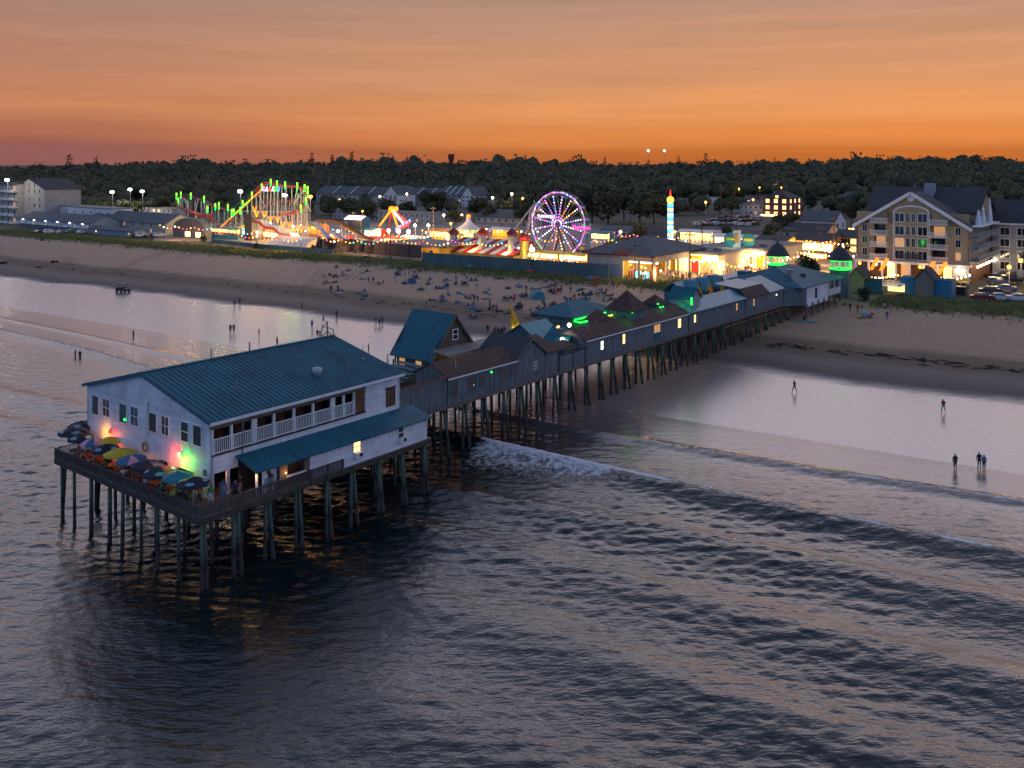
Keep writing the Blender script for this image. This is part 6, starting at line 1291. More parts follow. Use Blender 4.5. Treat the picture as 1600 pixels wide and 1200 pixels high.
# ------------------------------------------------------------------ vehicles
def car_meshes(style=0):
    prof = [(-2.2,.35),(-2.25,.75),(-2.1,.95),(-1.55,1.0),(-.9,1.42),(.55,1.45),(1.2,1.02),(2.0,.88),(2.2,.7),(2.2,.35)] if style == 0 else [(-2.2,.4),(-2.3,1.0),(-2.2,1.1),(-2.0,1.7),(.5,1.75),(1.15,1.15),(2.1,1.0),(2.25,.75),(2.2,.4)]
    n = len(prof); b = MB(); lv = [(-.88,.0),(-.80,1),(.80,1),(.88,0)]
    vs = []
    for y, k in lv: vs += [(x, y*(.86 if z > 1.2 else 1), z) for x, z in prof]
    fs = [tuple(range(n)), tuple(range(4*n-1,3*n-1,-1))]
    for j in range(3):
        for i in range(n): fs.append((j*n+i,(j+1)*n+i,(j+1)*n+(i+1)%n,j*n+(i+1)%n))
    b.add(vs, fs)
    g = MB(); zt = 1.38 if style == 0 else 1.66
    if style == 0: gp = [(-1.45,1.02),(-.86,1.36),(.5,1.39),(1.08,1.04)]
    else: gp = [(-1.95,1.15),(-1.85,1.6),(.45,1.66),(1.02,1.2)]
    for s_ in (-1,1): g.add([(x, s_*(.895 if z < 1.2 else .80), z) for x, z in gp],[(0,1,2,3)])
    f_ = .02; a, c = gp[3], gp[2]; g.add([(a[0]+.05,-.72,a[1]+.03),(a[0]+.05,.72,a[1]+.03),(c[0]+.05,.66,c[1]+.03),(c[0]+.05,-.66,c[1]+.03)],[(0,1,2,3)]); a, c = gp[0], gp[1]; g.add([(a[0]-.06,-.72,a[1]+.03),(a[0]-.06,.72,a[1]+.03),(c[0]-.06,.66,c[1]+.03),(c[0]-.06,-.66,c[1]+.03)],[(3,2,1,0)])
    w_ = MB(); w_.tube((0,-.1,0),(0,.1,0),.32,.32,12); w_.tube((0,-.115,0),(0,.115,0),.18,.18,8,1)
    return b, g, w_
CARM = []
for s_ in (0, 1):
    b, g, w_ = car_meshes(s_); CARM.append(([b.mesh('car_body','car_%d' % i) for i in range(7)], g.mesh('car_glass','car_glass'), w_.mesh('wheel',['tyre','steel_grey'])))
HLM = MB().ball((0,0,0),.13,6,4).mesh('headlight','head_light'); TLM = MB().box(-.03,.03,-.14,.14,-.07,.07).mesh('taillight','tail_light'); HLO = MB().ball((0,0,0),.12,6,4).mesh('headlight','white_paint')
CN = ['silver','black','grey','dark red','navy','charcoal','white']
def car(u, v, ang, col, style, label, group, lights=False):
    x, y, z = G(u, v); o = thing('parked_car' if not lights else 'car', label, 'car', (x,y,max(z,GZ)+.12 if y > 150 else z),TANG+R(ang),group); bm, gm_, wm = CARM[style]
    inst('body', bm[col], o); inst('windows', gm_, o)
    for sx in (-1.35,1.35):
        for sy in (-.82,.82): inst('wheel', wm, o, (sx,sy,.32))
    for sy in (-.6,.6): inst('headlight', HLM if lights else HLO, o, (2.2,sy,.7)); inst('taillight', TLM, o, (-2.24,sy,.8)) if lights else None
    return o
rc_ = random.Random(8)
spots = [(1535,470,25,3,0,'dark red car nearest the beach grass in the hotel car park'),(1562,470,20,0,0,'silver car beside the dark red car in the hotel car park'),(1590,471,200,6,0,'white car at the right edge next to the beach grass'),(1548,459,22,5,0,'charcoal car in the second row of the hotel car park'),(1572,456,24,2,0,'grey car in the second row of the hotel car park'),(1560,446,20,4,1,'navy car in the third row of the hotel car park'),(1580,443,18,1,1,'black van-like car in the third row of the hotel car park'),(1572,434,18,1,0,'black car by the hotel wing under the street lamp'),(1592,432,200,5,0,'charcoal car at the right edge below the hotel wing'),(1556,437,30,1,0,'black car beside the lit hotel side wall')]
for u, v, a, c, s_, lb in spots: car(u, v, a, c, s_, lb, 'cars in the hotel car park')
i = 0; ordn = ['first','second','third','fourth','fifth','sixth','seventh','eighth','ninth','tenth']
for row, (v, n, u0, du) in enumerate([(341,8,1128,8.2),(347,9,1112,9),(353,10,1090,10)]):
    for k in range(n):
        car(u0+k*du+rc_.uniform(-1,1), v+rc_.uniform(-.5,.5), 80+rc_.uniform(-4,4), rc_.randrange(7), rc_.randrange(2), ordn[k]+' car from the left in the '+('back','middle','front')[row]+' row of the town car park','cars in the town car park'); i += 1
for k, u in enumerate((208,221,236,249)): car(u, 371, 85, (5,6,1,0)[k], k % 2, ordn[k]+' car from the left on the dune lot right of the blue shed','cars beside the beach shed')
for k, u in enumerate((62,78,96,112,128)): car(u, 365.5, 85, (1,6,2,5,0)[k], k % 2, ordn[k]+' car from the left in front of the gabled motel','cars in front of the motel')
for k, (u, v, a, lb) in enumerate([(1586,317,-95,'car with bright headlights coming down the far right street'),(1566,302,-95,'far car with orange headlights on the right street'),(1598,313,85,'car showing red tail lights at the right edge of the far street')]): car(u, v, a, 1, 0, lb, 'cars on the far street', True)
# delivery van
x, y, z = G(1131, 419); vn = thing('delivery_van','white box van parked behind the pier roofs','van',(x,y,z+.1),TANG)
MB().box(-1.3,3.2,-1.1,1.1,.6,3.1).build('cargo_box','white_paint',vn); b = MB(); b.prism([(-3.1,.5),(-3.1,1.3),(-2.5,2.3),(-1.35,2.3),(-1.35,.5)],-1.0,1.0,'y'); b.build('cab','white_paint',vn); MB().box(-2.45,-1.6,-1.02,-1.0,1.4,2.1).build('side_window','car_glass',vn); MB().slab((-3.14,-.85,1.35),(-3.14,.85,1.35),(-2.58,.85,2.2),(-2.58,-.85,2.2),.03).build('windscreen','car_glass',vn)
for sx in (-2.3, 2.0):
    for sy in (-.95, .95): inst('wheel', CARM[0][2], vn, (sx,sy,.4),(0,0,0),(1.25,1.25,1.25))
# beach buggy at the water's edge
x, y, z = G(192, 457); bg = thing('beach_buggy','dark open utility buggy standing at the wet sand edge','buggy',(x,y,z),R(-10))
MB().box(-1.4,1.5,-.75,.75,.5,.95).build('chassis','steel_dark',bg); MB().box(-1.4,-.5,-.75,.75,.95,1.3).build('cargo_bed','steel_dark',bg); MB().box(-.4,.3,-.6,.6,.95,1.25).build('seat','canvas_navy',bg)
for p, q in [((-.5,-.7,.9),(-.4,-.65,2.0)),((-.5,.7,.9),(-.4,.65,2.0)),((.9,-.7,.9),(.4,-.65,2.0)),((.9,.7,.9),(.4,.65,2.0))]: MB().tube(p,q,.05).build('roll_bar','steel_dark',bg)
MB().box(-.5,.5,-.72,.72,2.0,2.08).build('roof','canvas_teal',bg)
for sx in (-1.0,1.05):
    for sy in (-.8,.8): inst('wheel', CARM[0][2], bg, (sx,sy,.36),(0,0,0),(1.15,1.3,1.15))
# ------------------------------------------------------------------ floodlight masts, poles, street lamps
def mast(u, vt, vb, label, mt='bulb_cool', r=.8, name='floodlight_mast', cat='floodlight', watts=2600, col=(1,.9,.8), two=True, post=.14, group='floodlight masts'):
    x, y, z = G(u, vb); h = (vb-vt)*y/F; o = thing(name, label, cat, (x,y,z), TANG, group)
    MB().tube((0,0,0),(0,0,h),post,post*.7,8).build('mast','steel_grey',o)
    if two:
        MB().beam((-1.2,0,h),(1.2,0,h),.15).build('crossbar','steel_grey',o)
        for sx in (-1,1): MB().ball((sx*r*.9,-.3,h),r*.8,10,6).build('lamp_head',mt,o)
    else: MB().ball((0,-.2,h),r,10,6).build('lamp_head',mt,o)
    if watts: lamp('mast_light', o, (0,-1.5,h-1), col, watts, .6)
    return o
for u, vt, vb, lb in [(12,281,352,'behind the far left balconies'),(87,299,342,'right of the tall tan hotel block'),(108,305,345,'lower one, second right of the tan hotel block'),(176,300,340,'left of the trio above the far motel'),(204,296,340,'tallest of the trio above the far motel'),(223,299,341,'right of the trio above the far motel'),(376,299,360,'left of the coaster lift hill'),(446,305,364,'inside the coaster loop'),(485,307,360,'at the right end of the coaster')]:
    mast(u, vt, vb, 'tall floodlight mast '+lb, 'bulb_cool' if u != 485 else 'bulb_orange')
for u, vt, vb, r, lb in [(608,360,380,.95,'left of the three glowing below the pendulum ride'),(623,361,381,1.15,'middle of the three glowing below the pendulum ride'),(639,362,381,1.1,'right of the three glowing below the pendulum ride'),(574,368,390,1.1,'in front of the water slide'),(832,390,418,1.1,'left foot of the ferris wheel'),(401,341,372,.9,'at the top of the giant slide'),(423,349,374,.8,'half way along the giant slide'),(459,354,376,.75,'near the lower end of the giant slide'),(403,363,380,.7,'over the orange stall'),(649,352,382,.8,'on a white column right of the pendulum ride'),(670,352,378,.8,'above the yellow tiled stall'),(529,361,384,.75,'between the two slides')]:
    mast(u, vt, vb, 'round fairground lamp '+lb, 'bulb_white', r*.62, 'fair_lamp', 'lamp', 6500, (1,.66,.34), False, .09, 'fairground lamps')
for u, vt, vb, lb in [(531,312,330,'far left before the condos'),(567,330,352,'left of the pendulum ride top'),(594,307,330,'at the pale gable house'),(636,303,325,'in the middle of the condos'),(705,349,372,'below the right condos'),(722,336,352,'left of the carousel roof'),(770,309,340,'on the shed roof ridge'),(800,303,345,'tallest behind the ferris wheel'),(817,310,340,'right of the tallest behind the wheel'),(694,336,358,'on the row behind the carousel'),(970,362,384,'beside the low cottage'),(1055,362,384,'at the foot of the striped tower'),(1103,316,345,'on the pole by the car park'),(1177,312,338,'above the porch house'),(1150,288,306,'first on the far hillside road'),(1155,295,312,'second on the far hillside road'),(1187,293,312,'third on the far hillside road'),(1216,290,305,'on the hill above the brick block'),(1221,293,308,'greenish one on the hill above the brick block'),(1577,417,450,'over the hotel car park'),(1595,407,440,'red one at the right edge of the car park'),(1265,337,352,'orange one right of the brick block'),(79,281,300,'single small one on the left hillside'),(1570,302,312,'on the far right street')]:
    mast(u, vt, vb, 'street lamp '+lb, 'bulb_orange' if u % 2 else 'bulb_white', .45 if vt > 320 else .6, 'street_lamp', 'street lamp', 700, (1,.6,.25), False, .08, 'town street lamps')
mast(1013,239,262,'left one of two very bright stadium lights above the tree line','bulb_cool',3.2,'stadium_light','floodlight',0,two=False,post=.5,group='stadium lights'); mast(1038,239,262,'right one of two very bright stadium lights above the tree line','bulb_cool',2.8,'stadium_light','floodlight',0,two=False,post=.5,group='stadium lights')
def util_pole(u, vt, vb, label):
    x, y, z = G(u, vb); h = (vb-vt)*y/F; o = thing('utility_pole', label, 'pole', (x,y,z), TANG+.3, 'utility poles'); MB().tube((0,0,-.3),(0,0,h),.19,.13,8).build('shaft','pole_wood',o); MB().box(-1.2,1.2,-.08,.08,h-1.0,h-.8).build('crossarm','pole_wood',o)
    for x_ in (-1,-.4,.4,1): MB().lathe([(.06,h-.8),(.09,h-.6),(.02,h-.5)],6,(x_,0,0)).build('insulator','steel_grey',o)
for u, vt, vb, lb in [(992,377,441,'in front of the arcade hall'),(1078,361,440,'left one before the lit marquee'),(1097,352,420,'right one before the lit marquee'),(1127,295,345,'by the school block'),(1210,345,410,'with transformer behind the left gate tower'),(1303,338,400,'behind the right gate tower'),(1283,350,405,'between the gate towers'),(677,322,376,'left of the carousel'),(783,318,372,'beside the low white hall'),(830,388,428,'at the teal barrier below the wheel'),(610,372,408,'before the brown barrier'),(985,322,352,'on the lawn left of the striped tower')]:
    util_pole(u, vt, vb, 'wooden utility pole '+lb)
wr = bpy.data.objects
def wire(px, sag=1.2):
    P = [Vector((*G(u, vb)[:2], 0)) for u, vb, vt in px]
    for i, (u, vb, vt) in enumerate(px): P[i].z = GZ+(vb-vt)*P[i].y/F
    b = MB()
    for p, q in zip(P, P[1:]):
        pts = [p.lerp(q,k/8)-Vector((0,0,sag*4*(k/8)*(1-k/8))) for k in range(9)]; b.path(pts,.05,4)
    o = b.build('overhead_wire','steel_dark'); tag(o,'sagging overhead wire between the poles behind the pier gate','wire')
wire([(1210,410,350),(1283,405,355),(1303,400,343)])
# water tower on the skyline
x, y, z = G(705, 266); y0 = 1500; x0 = (705-800)/F*y0; wt_ = thing('water_tower','dark flared water tower rising above the tree line','tower',(x0,y0,gz(x0,y0)))
hh_ = CH+(258-241)/F*y0-gz(x0,y0); MB().lathe([(3.4,0),(3.6,hh_*.62),(5.2,hh_*.8),(5.6,hh_),(.1,hh_+.6)],14).build('tank','brick_red',wt_)
# ------------------------------------------------------------------ trees
def leaf_arrays(n, rx, rz, size, seed, lumps=7, base=.25):
    "n leaf-clump quads scattered in lumpy shells; returns verts, quads"
    r = np.random.RandomState(seed); L_ = []
    for k in range(lumps):
        a = r.rand()*6.28; d = r.rand()**.5*.55; L_.append((d*math.cos(a)*rx, d*math.sin(a)*rx, (base+(1-base)*(r.rand()*.8+.1))*rz, .38+.3*r.rand()))
    vs = np.zeros((n*4, 3), np.float32)
    for i in range(n):
        c = L_[r.randint(lumps)]; v = r.normal(size=3); v /= np.linalg.norm(v); rad = c[3]*(.75+.35*r.rand())
        p = np.array([c[0]+v[0]*rad*rx, c[1]+v[1]*rad*rx, c[2]+v[2]*rad*rz*.55])
        a = r.normal(size=3); a /= np.linalg.norm(a); b = np.cross(v, a); b /= np.linalg.norm(b)+1e-6; a = np.cross(b, v)*.5+a*.5; s = size*(.6+.8*r.rand())
        vs[i*4:i*4+4] = [p-a*s-b*s*.7, p+a*s-b*s*.6, p+a*s*.8+b*s*.7, p-a*s*.9+b*s*.6]
    return vs, np.arange(n*4).reshape(n, 4)
def np_mesh(name, vs, fs, mt):
    me = bpy.data.meshes.new(name); k = len(fs); m_ = fs.shape[1]
    me.vertices.add(len(vs)); me.vertices.foreach_set('co', np.asarray(vs, np.float32).ravel()); me.loops.add(k*m_); me.loops.foreach_set('vertex_index', fs.ravel().astype(np.int32))
    me.polygons.add(k); me.polygons.foreach_set('loop_start', np.arange(0, m_*k, m_, dtype=np.int32)); me.update(calc_edges=True)
    for q in (mt if isinstance(mt, list) else [mt]): me.materials.append(MT[q])
    return me
TR = []
for k, mt in enumerate(['leaf_dark','leaf_mid','leaf_olive','leaf_dark','leaf_mid']):
    vs, fs = leaf_arrays(900, 4.0, 7.5, .42, 20+k, 9); vs[:,2] += 1.6; cm = np_mesh('crown', vs, fs, mt)
    b = MB(); b.tube((0,0,-.3),(.1,0,2.6),.28,.2,8); b.tube((.1,0,2.6),(.2,.1,6),.2,.08,7)
    for a in range(5): b.tube((.1,0,2.2+a*.5),(1.9*math.cos(a*1.3),1.9*math.sin(a*1.3),4.4+a*.5),.1,.03,6)
    TR.append((cm, b.mesh('trunk','bark')))
def tree(u, v, h, label, k, wid=1.0, group='town trees'):
    x, y, z = G(u, v); o = thing('leafy_tree', label, 'tree', (x,y,z), random.uniform(0,6), group); s = h*y/F/9.1
    inst('trunk', TR[k][1], o, sc=(s,s,s)); inst('crown', TR[k][0], o, sc=(s*wid,s*wid,s)); return o
TL = [(480,345,30,'right of the coaster',1,1.1),(517,345,34,'tall one before the left condo row',0,.7),(548,343,30,'broad one before the left condo row',0,1.5),(575,345,28,'dark one left of the pendulum ride',3,1.5),(606,340,26,'behind the pendulum ride head',0,1.2),(640,338,22,'below the middle condos',3,1.3),(668,336,34,'left of a pair before the right condos',0,1.1),(690,336,34,'right of a pair before the right condos',3,1.1),(712,352,22,'low one behind the carousel',1,1.5),(745,345,34,'big round one left of the low hall',0,1.3),(765,347,24,'behind the low white hall',3,1.2),(790,345,30,'left of the white ride arms',0,1.1),(818,352,36,'behind the white ride arms',3,1.1),
 (850,350,46,'behind the left half of the wheel',3,1.3),(890,352,48,'behind the wheel hub',0,1.3),(925,348,50,'just right of the ferris wheel',0,1.2),(950,352,52,'tall dark one right of the wheel',3,1.2),(975,345,46,'dark one above the low cottage',0,1.2),(1000,348,46,'olive one above the low cottage',1,1.2),(1022,350,44,'left of the striped tower',2,1.1),(1000,376,24,'small olive one before the dark shed roof',2,1.1),(1085,330,26,'above the brick bungalow',2,1.2),(1100,326,20,'by the school block',1,1.3),(1125,335,22,'left of the porch house',2,1.2),(1143,336,28,'beside the porch house',1,1.2),(1135,376,24,'behind the mural arcade',1,1.0),(1240,352,18,'in front of the brick block',1,1.6),(1222,368,30,'left of the dark roofed store',0,1.2),(1205,378,28,'above the left gate tower',1,1.2),(1330,352,34,'left of the tan hotel',0,1.0),(1340,330,28,'upper one left of the tan hotel',1,1.1),(1300,318,24,'behind the white house',2,1.3),(1280,312,22,'above the white house',1,1.3),(1265,330,26,'between brick block and white house',3,1.2),(1140,300,26,'upper left of the brick block',2,1.6),(1180,302,24,'just above the porch house',1,1.5),(1240,300,26,'right of the brick block roof',2,1.6),(1400,292,24,'above the hotel roof',1,1.6),(1330,296,24,'above the left hotel eave',2,1.6),(1450,296,22,'behind the hotel ridge',1,1.6),(1540,296,22,'left of the far street',2,1.5),(1580,300,22,'right of the far street',1,1.5),(1590,328,24,'above the hotel wing roof',0,1.3),(1196,438,15,'slim one in the crowd left of the gate',1,.9),(1130,420,28,'dark one in front of the mural arcade',0,.8),(160,342,26,'behind the white motel',1,1.3),(190,340,26,'by the trio of masts',1,1.4),(215,338,24,'right of the trio of masts',1,1.4),(240,338,24,'left of the coaster helix',0,1.3),(130,338,22,'above the long grey roof',3,1.3),(255,330,22,'behind the helix',2,1.3)]
for k, (u, v, h, lb, kind, wd) in enumerate(TL): tree(u, v, h, 'leafy tree, '+lb, kind, wd)
# round bushes
for u, v, h, w_, lb, k in [(1263,437,36,2.1,'big round dark bush between the gate towers',0),(1350,470,22,2.0,'wide dark bush right of the pier end on the sand',3),(318,378,10,2.4,'low dark bush in front of the dome hut',3),(490,394,11,1.4,'low bush by the water slide posts',0),(400,388,9,2.2,'low bush behind the dune fence',3)]:
    x, y, z = G(u, v); s = h*y/F/8; o = thing('bush', lb, 'bush', (x,y,z)); inst('foliage', TR[k][0], o, (0,0,-2.2*s), sc=(s*w_*.5,s*w_*.5,s*1.05)); MB().tube((0,0,-.2),(0,0,2*s),.12).build('stem','bark',o)
# ---- far wood, one mass
r = np.random.RandomState(77); protos = []
for k in range(6):
    vs, fs = leaf_arrays(30, 5.6, 10, .8, 60+k, 5, .2); b = MB(); rk_ = random.Random(k)
    for q in range(3): b.ball((rk_.uniform(-2.2,2.2),rk_.uniform(-2.2,2.2),rk_.uniform(3.6,7.6) if q else 5.5),rk_.uniform(3.0,4.2),7,4,sz=.85)
    bv = np.array([(x+rk_.uniform(-.4,.4),y+rk_.uniform(-.4,.4),z+rk_.uniform(-.35,.35)) for x, y, z in b.v],np.float32); bf = np.array(b.f)
    protos.append((np.concatenate([vs,bv]), np.concatenate([fs,bf+len(vs)])))
pts = []
y = 470.
while y < 1750:
    st__ = 12+5*max(0,y-640)/1100; xs = np.arange(-.62*y, .62*y, st__)
    xs = xs+r.uniform(-.5,.5,len(xs))*st__; ys = y+r.uniform(-.5,.5,len(xs))*st__*1.2
    for px_, py_ in zip(xs, ys): pts.append((px_, py_))
    y += st__*(1.0+1.1*max(0,y-640)/1100)
V_, F_, off = [], [], 0
gaps = [(1040,1330,520,640)]
for px_, py_ in pts:
    u = 800+F*px_/py_
    if any(a < u < b and c <= py_ < d for a, b, c, d in gaps): continue
    if py_ < 950:
        s_, t_ = st(px_, py_)
        if r.rand() < ((.62 if u > 1000 else .55) if py_ < 640 else .4 if py_ < 760 else .2) or any(f[1]-6 < t_ < f[2]+6 and f[0]-55 < s_ < f[0]+22 for f in FOOT): continue
    vs, fs = protos[r.randint(6)]; a = r.rand()*6.28; c, s = math.cos(a), math.sin(a); k = 1.25*(.8+.5*r.rand())*(1+.25*max(-.5,(py_-640)/1100))*(.75 if py_ < 640 else 1)
    if r.rand() < .09 and py_ > 1100: k *= 1.45
    z = gz(px_, py_)+(0 if py_ < 1000 else (lerp(u,[0,250,500,800,1000,1300,1390,1470,1540,1600],[3,4,3,0,-9,-12,-6,2,-3,-10])+15*(float(vnoise(np.array([u*.014+5]),np.array([.5]),41)[0])-.5))*min(1,(py_-1000)/400)); kz = k*(.85+.35*r.rand())
    X = (vs[:,0]*c-vs[:,1]*s)*k+px_; Y = (vs[:,0]*s+vs[:,1]*c)*k+py_; Z = vs[:,2]*kz+z-.5
    V_.append(np.stack([X,Y,Z],-1)); F_.append(fs+off); off += len(vs)
m_, nd, lk, b = nodes_of('wood_leaf'); tcn = nd.new('ShaderNodeTexCoord'); n1 = noise(.035, 4); n2 = noise(.3, 2)
rp = nd.new('ShaderNodeValToRGB'); lk.new(mn('ADD', mn('MULTIPLY', n1, .7), mn('MULTIPLY', n2, .3)), rp.inputs[0]); e = rp.color_ramp.elements
e[0].position = .36; e[0].color = (.036,.043,.024,1); e[1].position = .66; e[1].color = (.12,.092,.042,1); k_ = e.new(.5); k_.color = (.066,.065,.030,1)
lk.new(rp.outputs[0], b.inputs['Base Color']); b.inputs['Roughness'].default_value = .85
wm_ = np_mesh('far_wood', np.concatenate(V_), np.concatenate(F_), 'wood_leaf'); wm_.polygons.foreach_set('use_smooth', np.ones(len(wm_.polygons), bool))
wo = bpy.data.objects.new('far_wood', wm_); COL.objects.link(wo); wo['kind'] = 'stuff'; wo['label'] = 'dark mixed wood covering the low hills behind the town'; wo['category'] = 'wood'
# ---- tall pines standing out on the skyline
def pine_mesh(seed, tiers=9):
    r = np.random.RandomState(seed); b = MB()
    for i in range(tiers):
        z = 5+i*11/tiers; L_ = (3.6-2.8*i/tiers)*(.6+.6*r.rand())
        for k in range(5):
            a = r.rand()*6.28; q = Vector((math.cos(a)*L_, math.sin(a)*L_, z+r.rand()*.8)); p = Vector((0,0,z-.3)); sd = Vector((-math.sin(a),math.cos(a),0))*L_*.30
            b.add([p,q-sd,q+Vector((math.cos(a),math.sin(a),-.2))*.6,q+sd],[(0,1,2,3)]); b.add([q-sd*1.2,q+Vector((0,0,.7)),q+sd*1.2,q-Vector((0,0,.35))],[(0,1,2,3)])
    t = MB(); t.tube((0,0,-.5),(0,0,16),.3,.06,7); return b.mesh('crown','leaf_pine'), t.mesh('trunk','bark')
PN = [pine_mesh(s) for s in (1,2,3)]
for i, (u, vt, lb) in enumerate([(108,240,'on the far left skyline'),(150,245,'second on the left skyline'),(487,239,'left of the thin pine pair'),(519,241,'short one beside the thin pine'),(549,236,'thin tall one above the condos'),(612,246,'above the pale gable house'),(636,244,'right of the condo gable'),(820,241,'single one above the white ride arms'),(895,244,'above the ferris wheel'),(1103,238,'just right of the stadium lights'),(1060,243,'left neighbour of the pine by the stadium lights'),(1210,246,'above the brick block'),(1440,246,'on the right skyline above the hotel'),(945,245,'right of the wheel on the skyline')]):
    y0 = 1450; x0 = (u-800)/F*y0; z0 = gz(x0, y0); h = CH+(258-vt)/F*y0-z0; o = thing('skyline_pine','ragged tall pine '+lb,'tree',(x0,y0,z0),i*1.3,'pines on the skyline'); s = h/16; inst('trunk',PN[i % 3][1],o,sc=(s,s,s)); inst('crown',PN[i % 3][0],o,sc=(s,s,s))
for u, w_, h in ((1460,150,21),(1150,90,14),(250,80,13)): pass
# ---- dune grass
r = np.random.RandomState(9); n = 70000
tq = np.where(r.rand(n) < .75, r.uniform(20, 330, n), r.uniform(-70, 20, n)); sq = r.normal(146.5, 3.0, n)-np.interp(tq, *CT)
keep = ~((tq > -4) & (tq < 26) & (sq > 140)); tq, sq = tq[keep], sq[keep]
dens = vnoise(sq*.25, tq*.12, 33); kp = (dens > .28)|(r.rand(len(sq)) < .3); tq, sq = tq[kp], sq[kp]; n = len(tq)
X = O[0]+sq*A[0]+tq*B[0]; Y = O[1]+sq*A[1]+tq*B[1]; Z = np.interp(seff(sq, tq), *CS)
hh2 = .35+.55*r.rand(n); a = r.rand(n)*6.28; w2 = .16+.14*r.rand(n); lx, ly = r.normal(0,.18,n), r.normal(0,.18,n)
vs = np.stack([np.stack([X-np.cos(a)*w2,Y-np.sin(a)*w2,Z-.05],-1),np.stack([X+np.cos(a)*w2,Y+np.sin(a)*w2,Z-.05],-1),np.stack([X+lx,Y+ly,Z+hh2],-1)],1).reshape(-1,3)
go = bpy.data.objects.new('dune_grass', np_mesh('dune_grass', vs, np.arange(n*3).reshape(n,3), 'grass_blade')); COL.objects.link(go); go['kind'] = 'stuff'
# ---- seaweed line and flotsam on the sand
b = MB(); r = np.random.RandomState(12)
for k in range(300):
    t_ = r.uniform(-60, 230) if k > 120 else r.uniform(-45, 0); s_ = r.normal(103.5, .8)-np.interp(t_, *CT)
    x, y = xy(s_, t_); z = gz(x, y); L_, w_ = .25+.9*r.rand(), .10+.16*r.rand(); a = TANG+r.normal(0,.3)
    cx, sx = math.cos(a), math.sin(a); b.add([(x+cx*i*L_-sx*j*w_,y+sx*i*L_+cx*j*w_,z+.06+(.08 if (i,j)==(0,0) else 0)) for i, j in ((-1,0),(0,-1),(1,0),(0,1),(0,0))],[(0,1,4),(1,2,4),(2,3,4),(3,0,4)])
o = b.build('seaweed_line','wrack'); o['kind'] = 'stuff'
# ------------------------------------------------------------------ people
def body(name, J, bones, root):
    "continuous skinned figure; J = {joint: (x,y,z,r)}, bones = (a, b, region)"
    ks = list(J); me = bpy.data.meshes.new(name); me.from_pydata([J[k][:3] for k in ks], [(ks.index(a), ks.index(b)) for a, b, _ in bones], []); me.update()
    o = bpy.data.objects.new(name, me); COL.objects.link(o); md = o.modifiers.new('skin','SKIN'); md.use_smooth_shade = True
    sv = me.skin_vertices[0].data
    for i, k in enumerate(ks): sv[i].radius = (J[k][3], J[k][3]); sv[i].use_root = (k == root)
    sb = o.modifiers.new('sub','SUBSURF'); sb.levels = 1; sb.render_levels = 1
    dg = bpy.context.evaluated_depsgraph_get(); out = bpy.data.meshes.new_from_object(o.evaluated_get(dg)); out.name = name
    bpy.data.objects.remove(o); bpy.data.meshes.remove(me)
    out.materials.clear()
    for q in ('skin_0','cloth_0','cloth_1','hair_0'): out.materials.append(MT[q])
    reg = {'skin':0,'top':1,'short':2,'hair':3}; segs = [(Vector(J[a][:3]), Vector(J[b][:3]), r_) for a, b, r_ in bones]
    hd = Vector(J['head'][:3])
    for p in out.polygons:
        c = p.center; best = min(segs, key=lambda s: ((c-(s[0]+(s[1]-s[0])*max(0,min(1,(c-s[0]).dot(s[1]-s[0])/max(1e-6,(s[1]-s[0]).length_squared))))).length))
        k = best[2]
        if k == 'head': k = 'hair' if (c.z > hd.z+.02 and c.y > hd.y-.05) or c.y > hd.y+.05 else 'skin'
        p.material_index = reg[k]; p.use_smooth = True
    return out
for i, c in enumerate([(.22,.12,.08),(.30,.17,.12),(.12,.065,.045)]): mat('skin_%d' % i, c, .6, var=.05)
for i, c in enumerate([(.02,.014,.01),(.10,.06,.03)]): mat('hair_%d' % i, c, .8, var=.1)
CLN = ['black','navy','red','white','teal','grey','pink','green','orange','blue']
for i, c in enumerate([(.012,.012,.014),(.015,.025,.07),(.30,.02,.025),(.55,.55,.56),(.03,.22,.26),(.14,.14,.15),(.50,.16,.22),(.08,.26,.06),(.48,.14,.03),(.05,.14,.42)]): mat('cloth_%d' % i, c, .85, var=.1)
def joints(pel, ch, nk, hd, sh, el, ha, hp, kn, an, to):
    J = {'pelvis':(*pel,.125),'waist':tuple((pel[i]+ch[i])/2 for i in range(3))+(.118,),'chest':(*ch,.145),'neck':(*nk,.06),'head':(*hd,.10),'crown':(hd[0],hd[1]+.01,hd[2]+.10,.085)}
    for s, t in ((-1,'l'),(1,'r')):
        i = 0 if s < 0 else 1
        for n, q, r_ in (('sh',sh,.068),('el',el,.046),('ha',ha,.034),('hp',hp,.092),('kn',kn,.062),('an',an,.042),('to',to,.034)):
            p = q[i] if isinstance(q[0], tuple) else q; J[n+t] = (p[0]*s, p[1], p[2], r_)
        J['fi'+t] = (J['ha'+t][0]*1.02, J['ha'+t][1]-.03, J['ha'+t][2]-.09, .026)
    return J
BN = [('pelvis','waist','short'),('waist','chest','top'),('chest','neck','top'),('neck','head','skin'),('head','crown','head')]
for t in 'lr': BN += [('chest','sh'+t,'top'),('sh'+t,'el'+t,'top'),('el'+t,'ha'+t,'skin'),('ha'+t,'fi'+t,'skin'),('pelvis','hp'+t,'short'),('hp'+t,'kn'+t,'short'),('kn'+t,'an'+t,'skin'),('an'+t,'to'+t,'skin')]
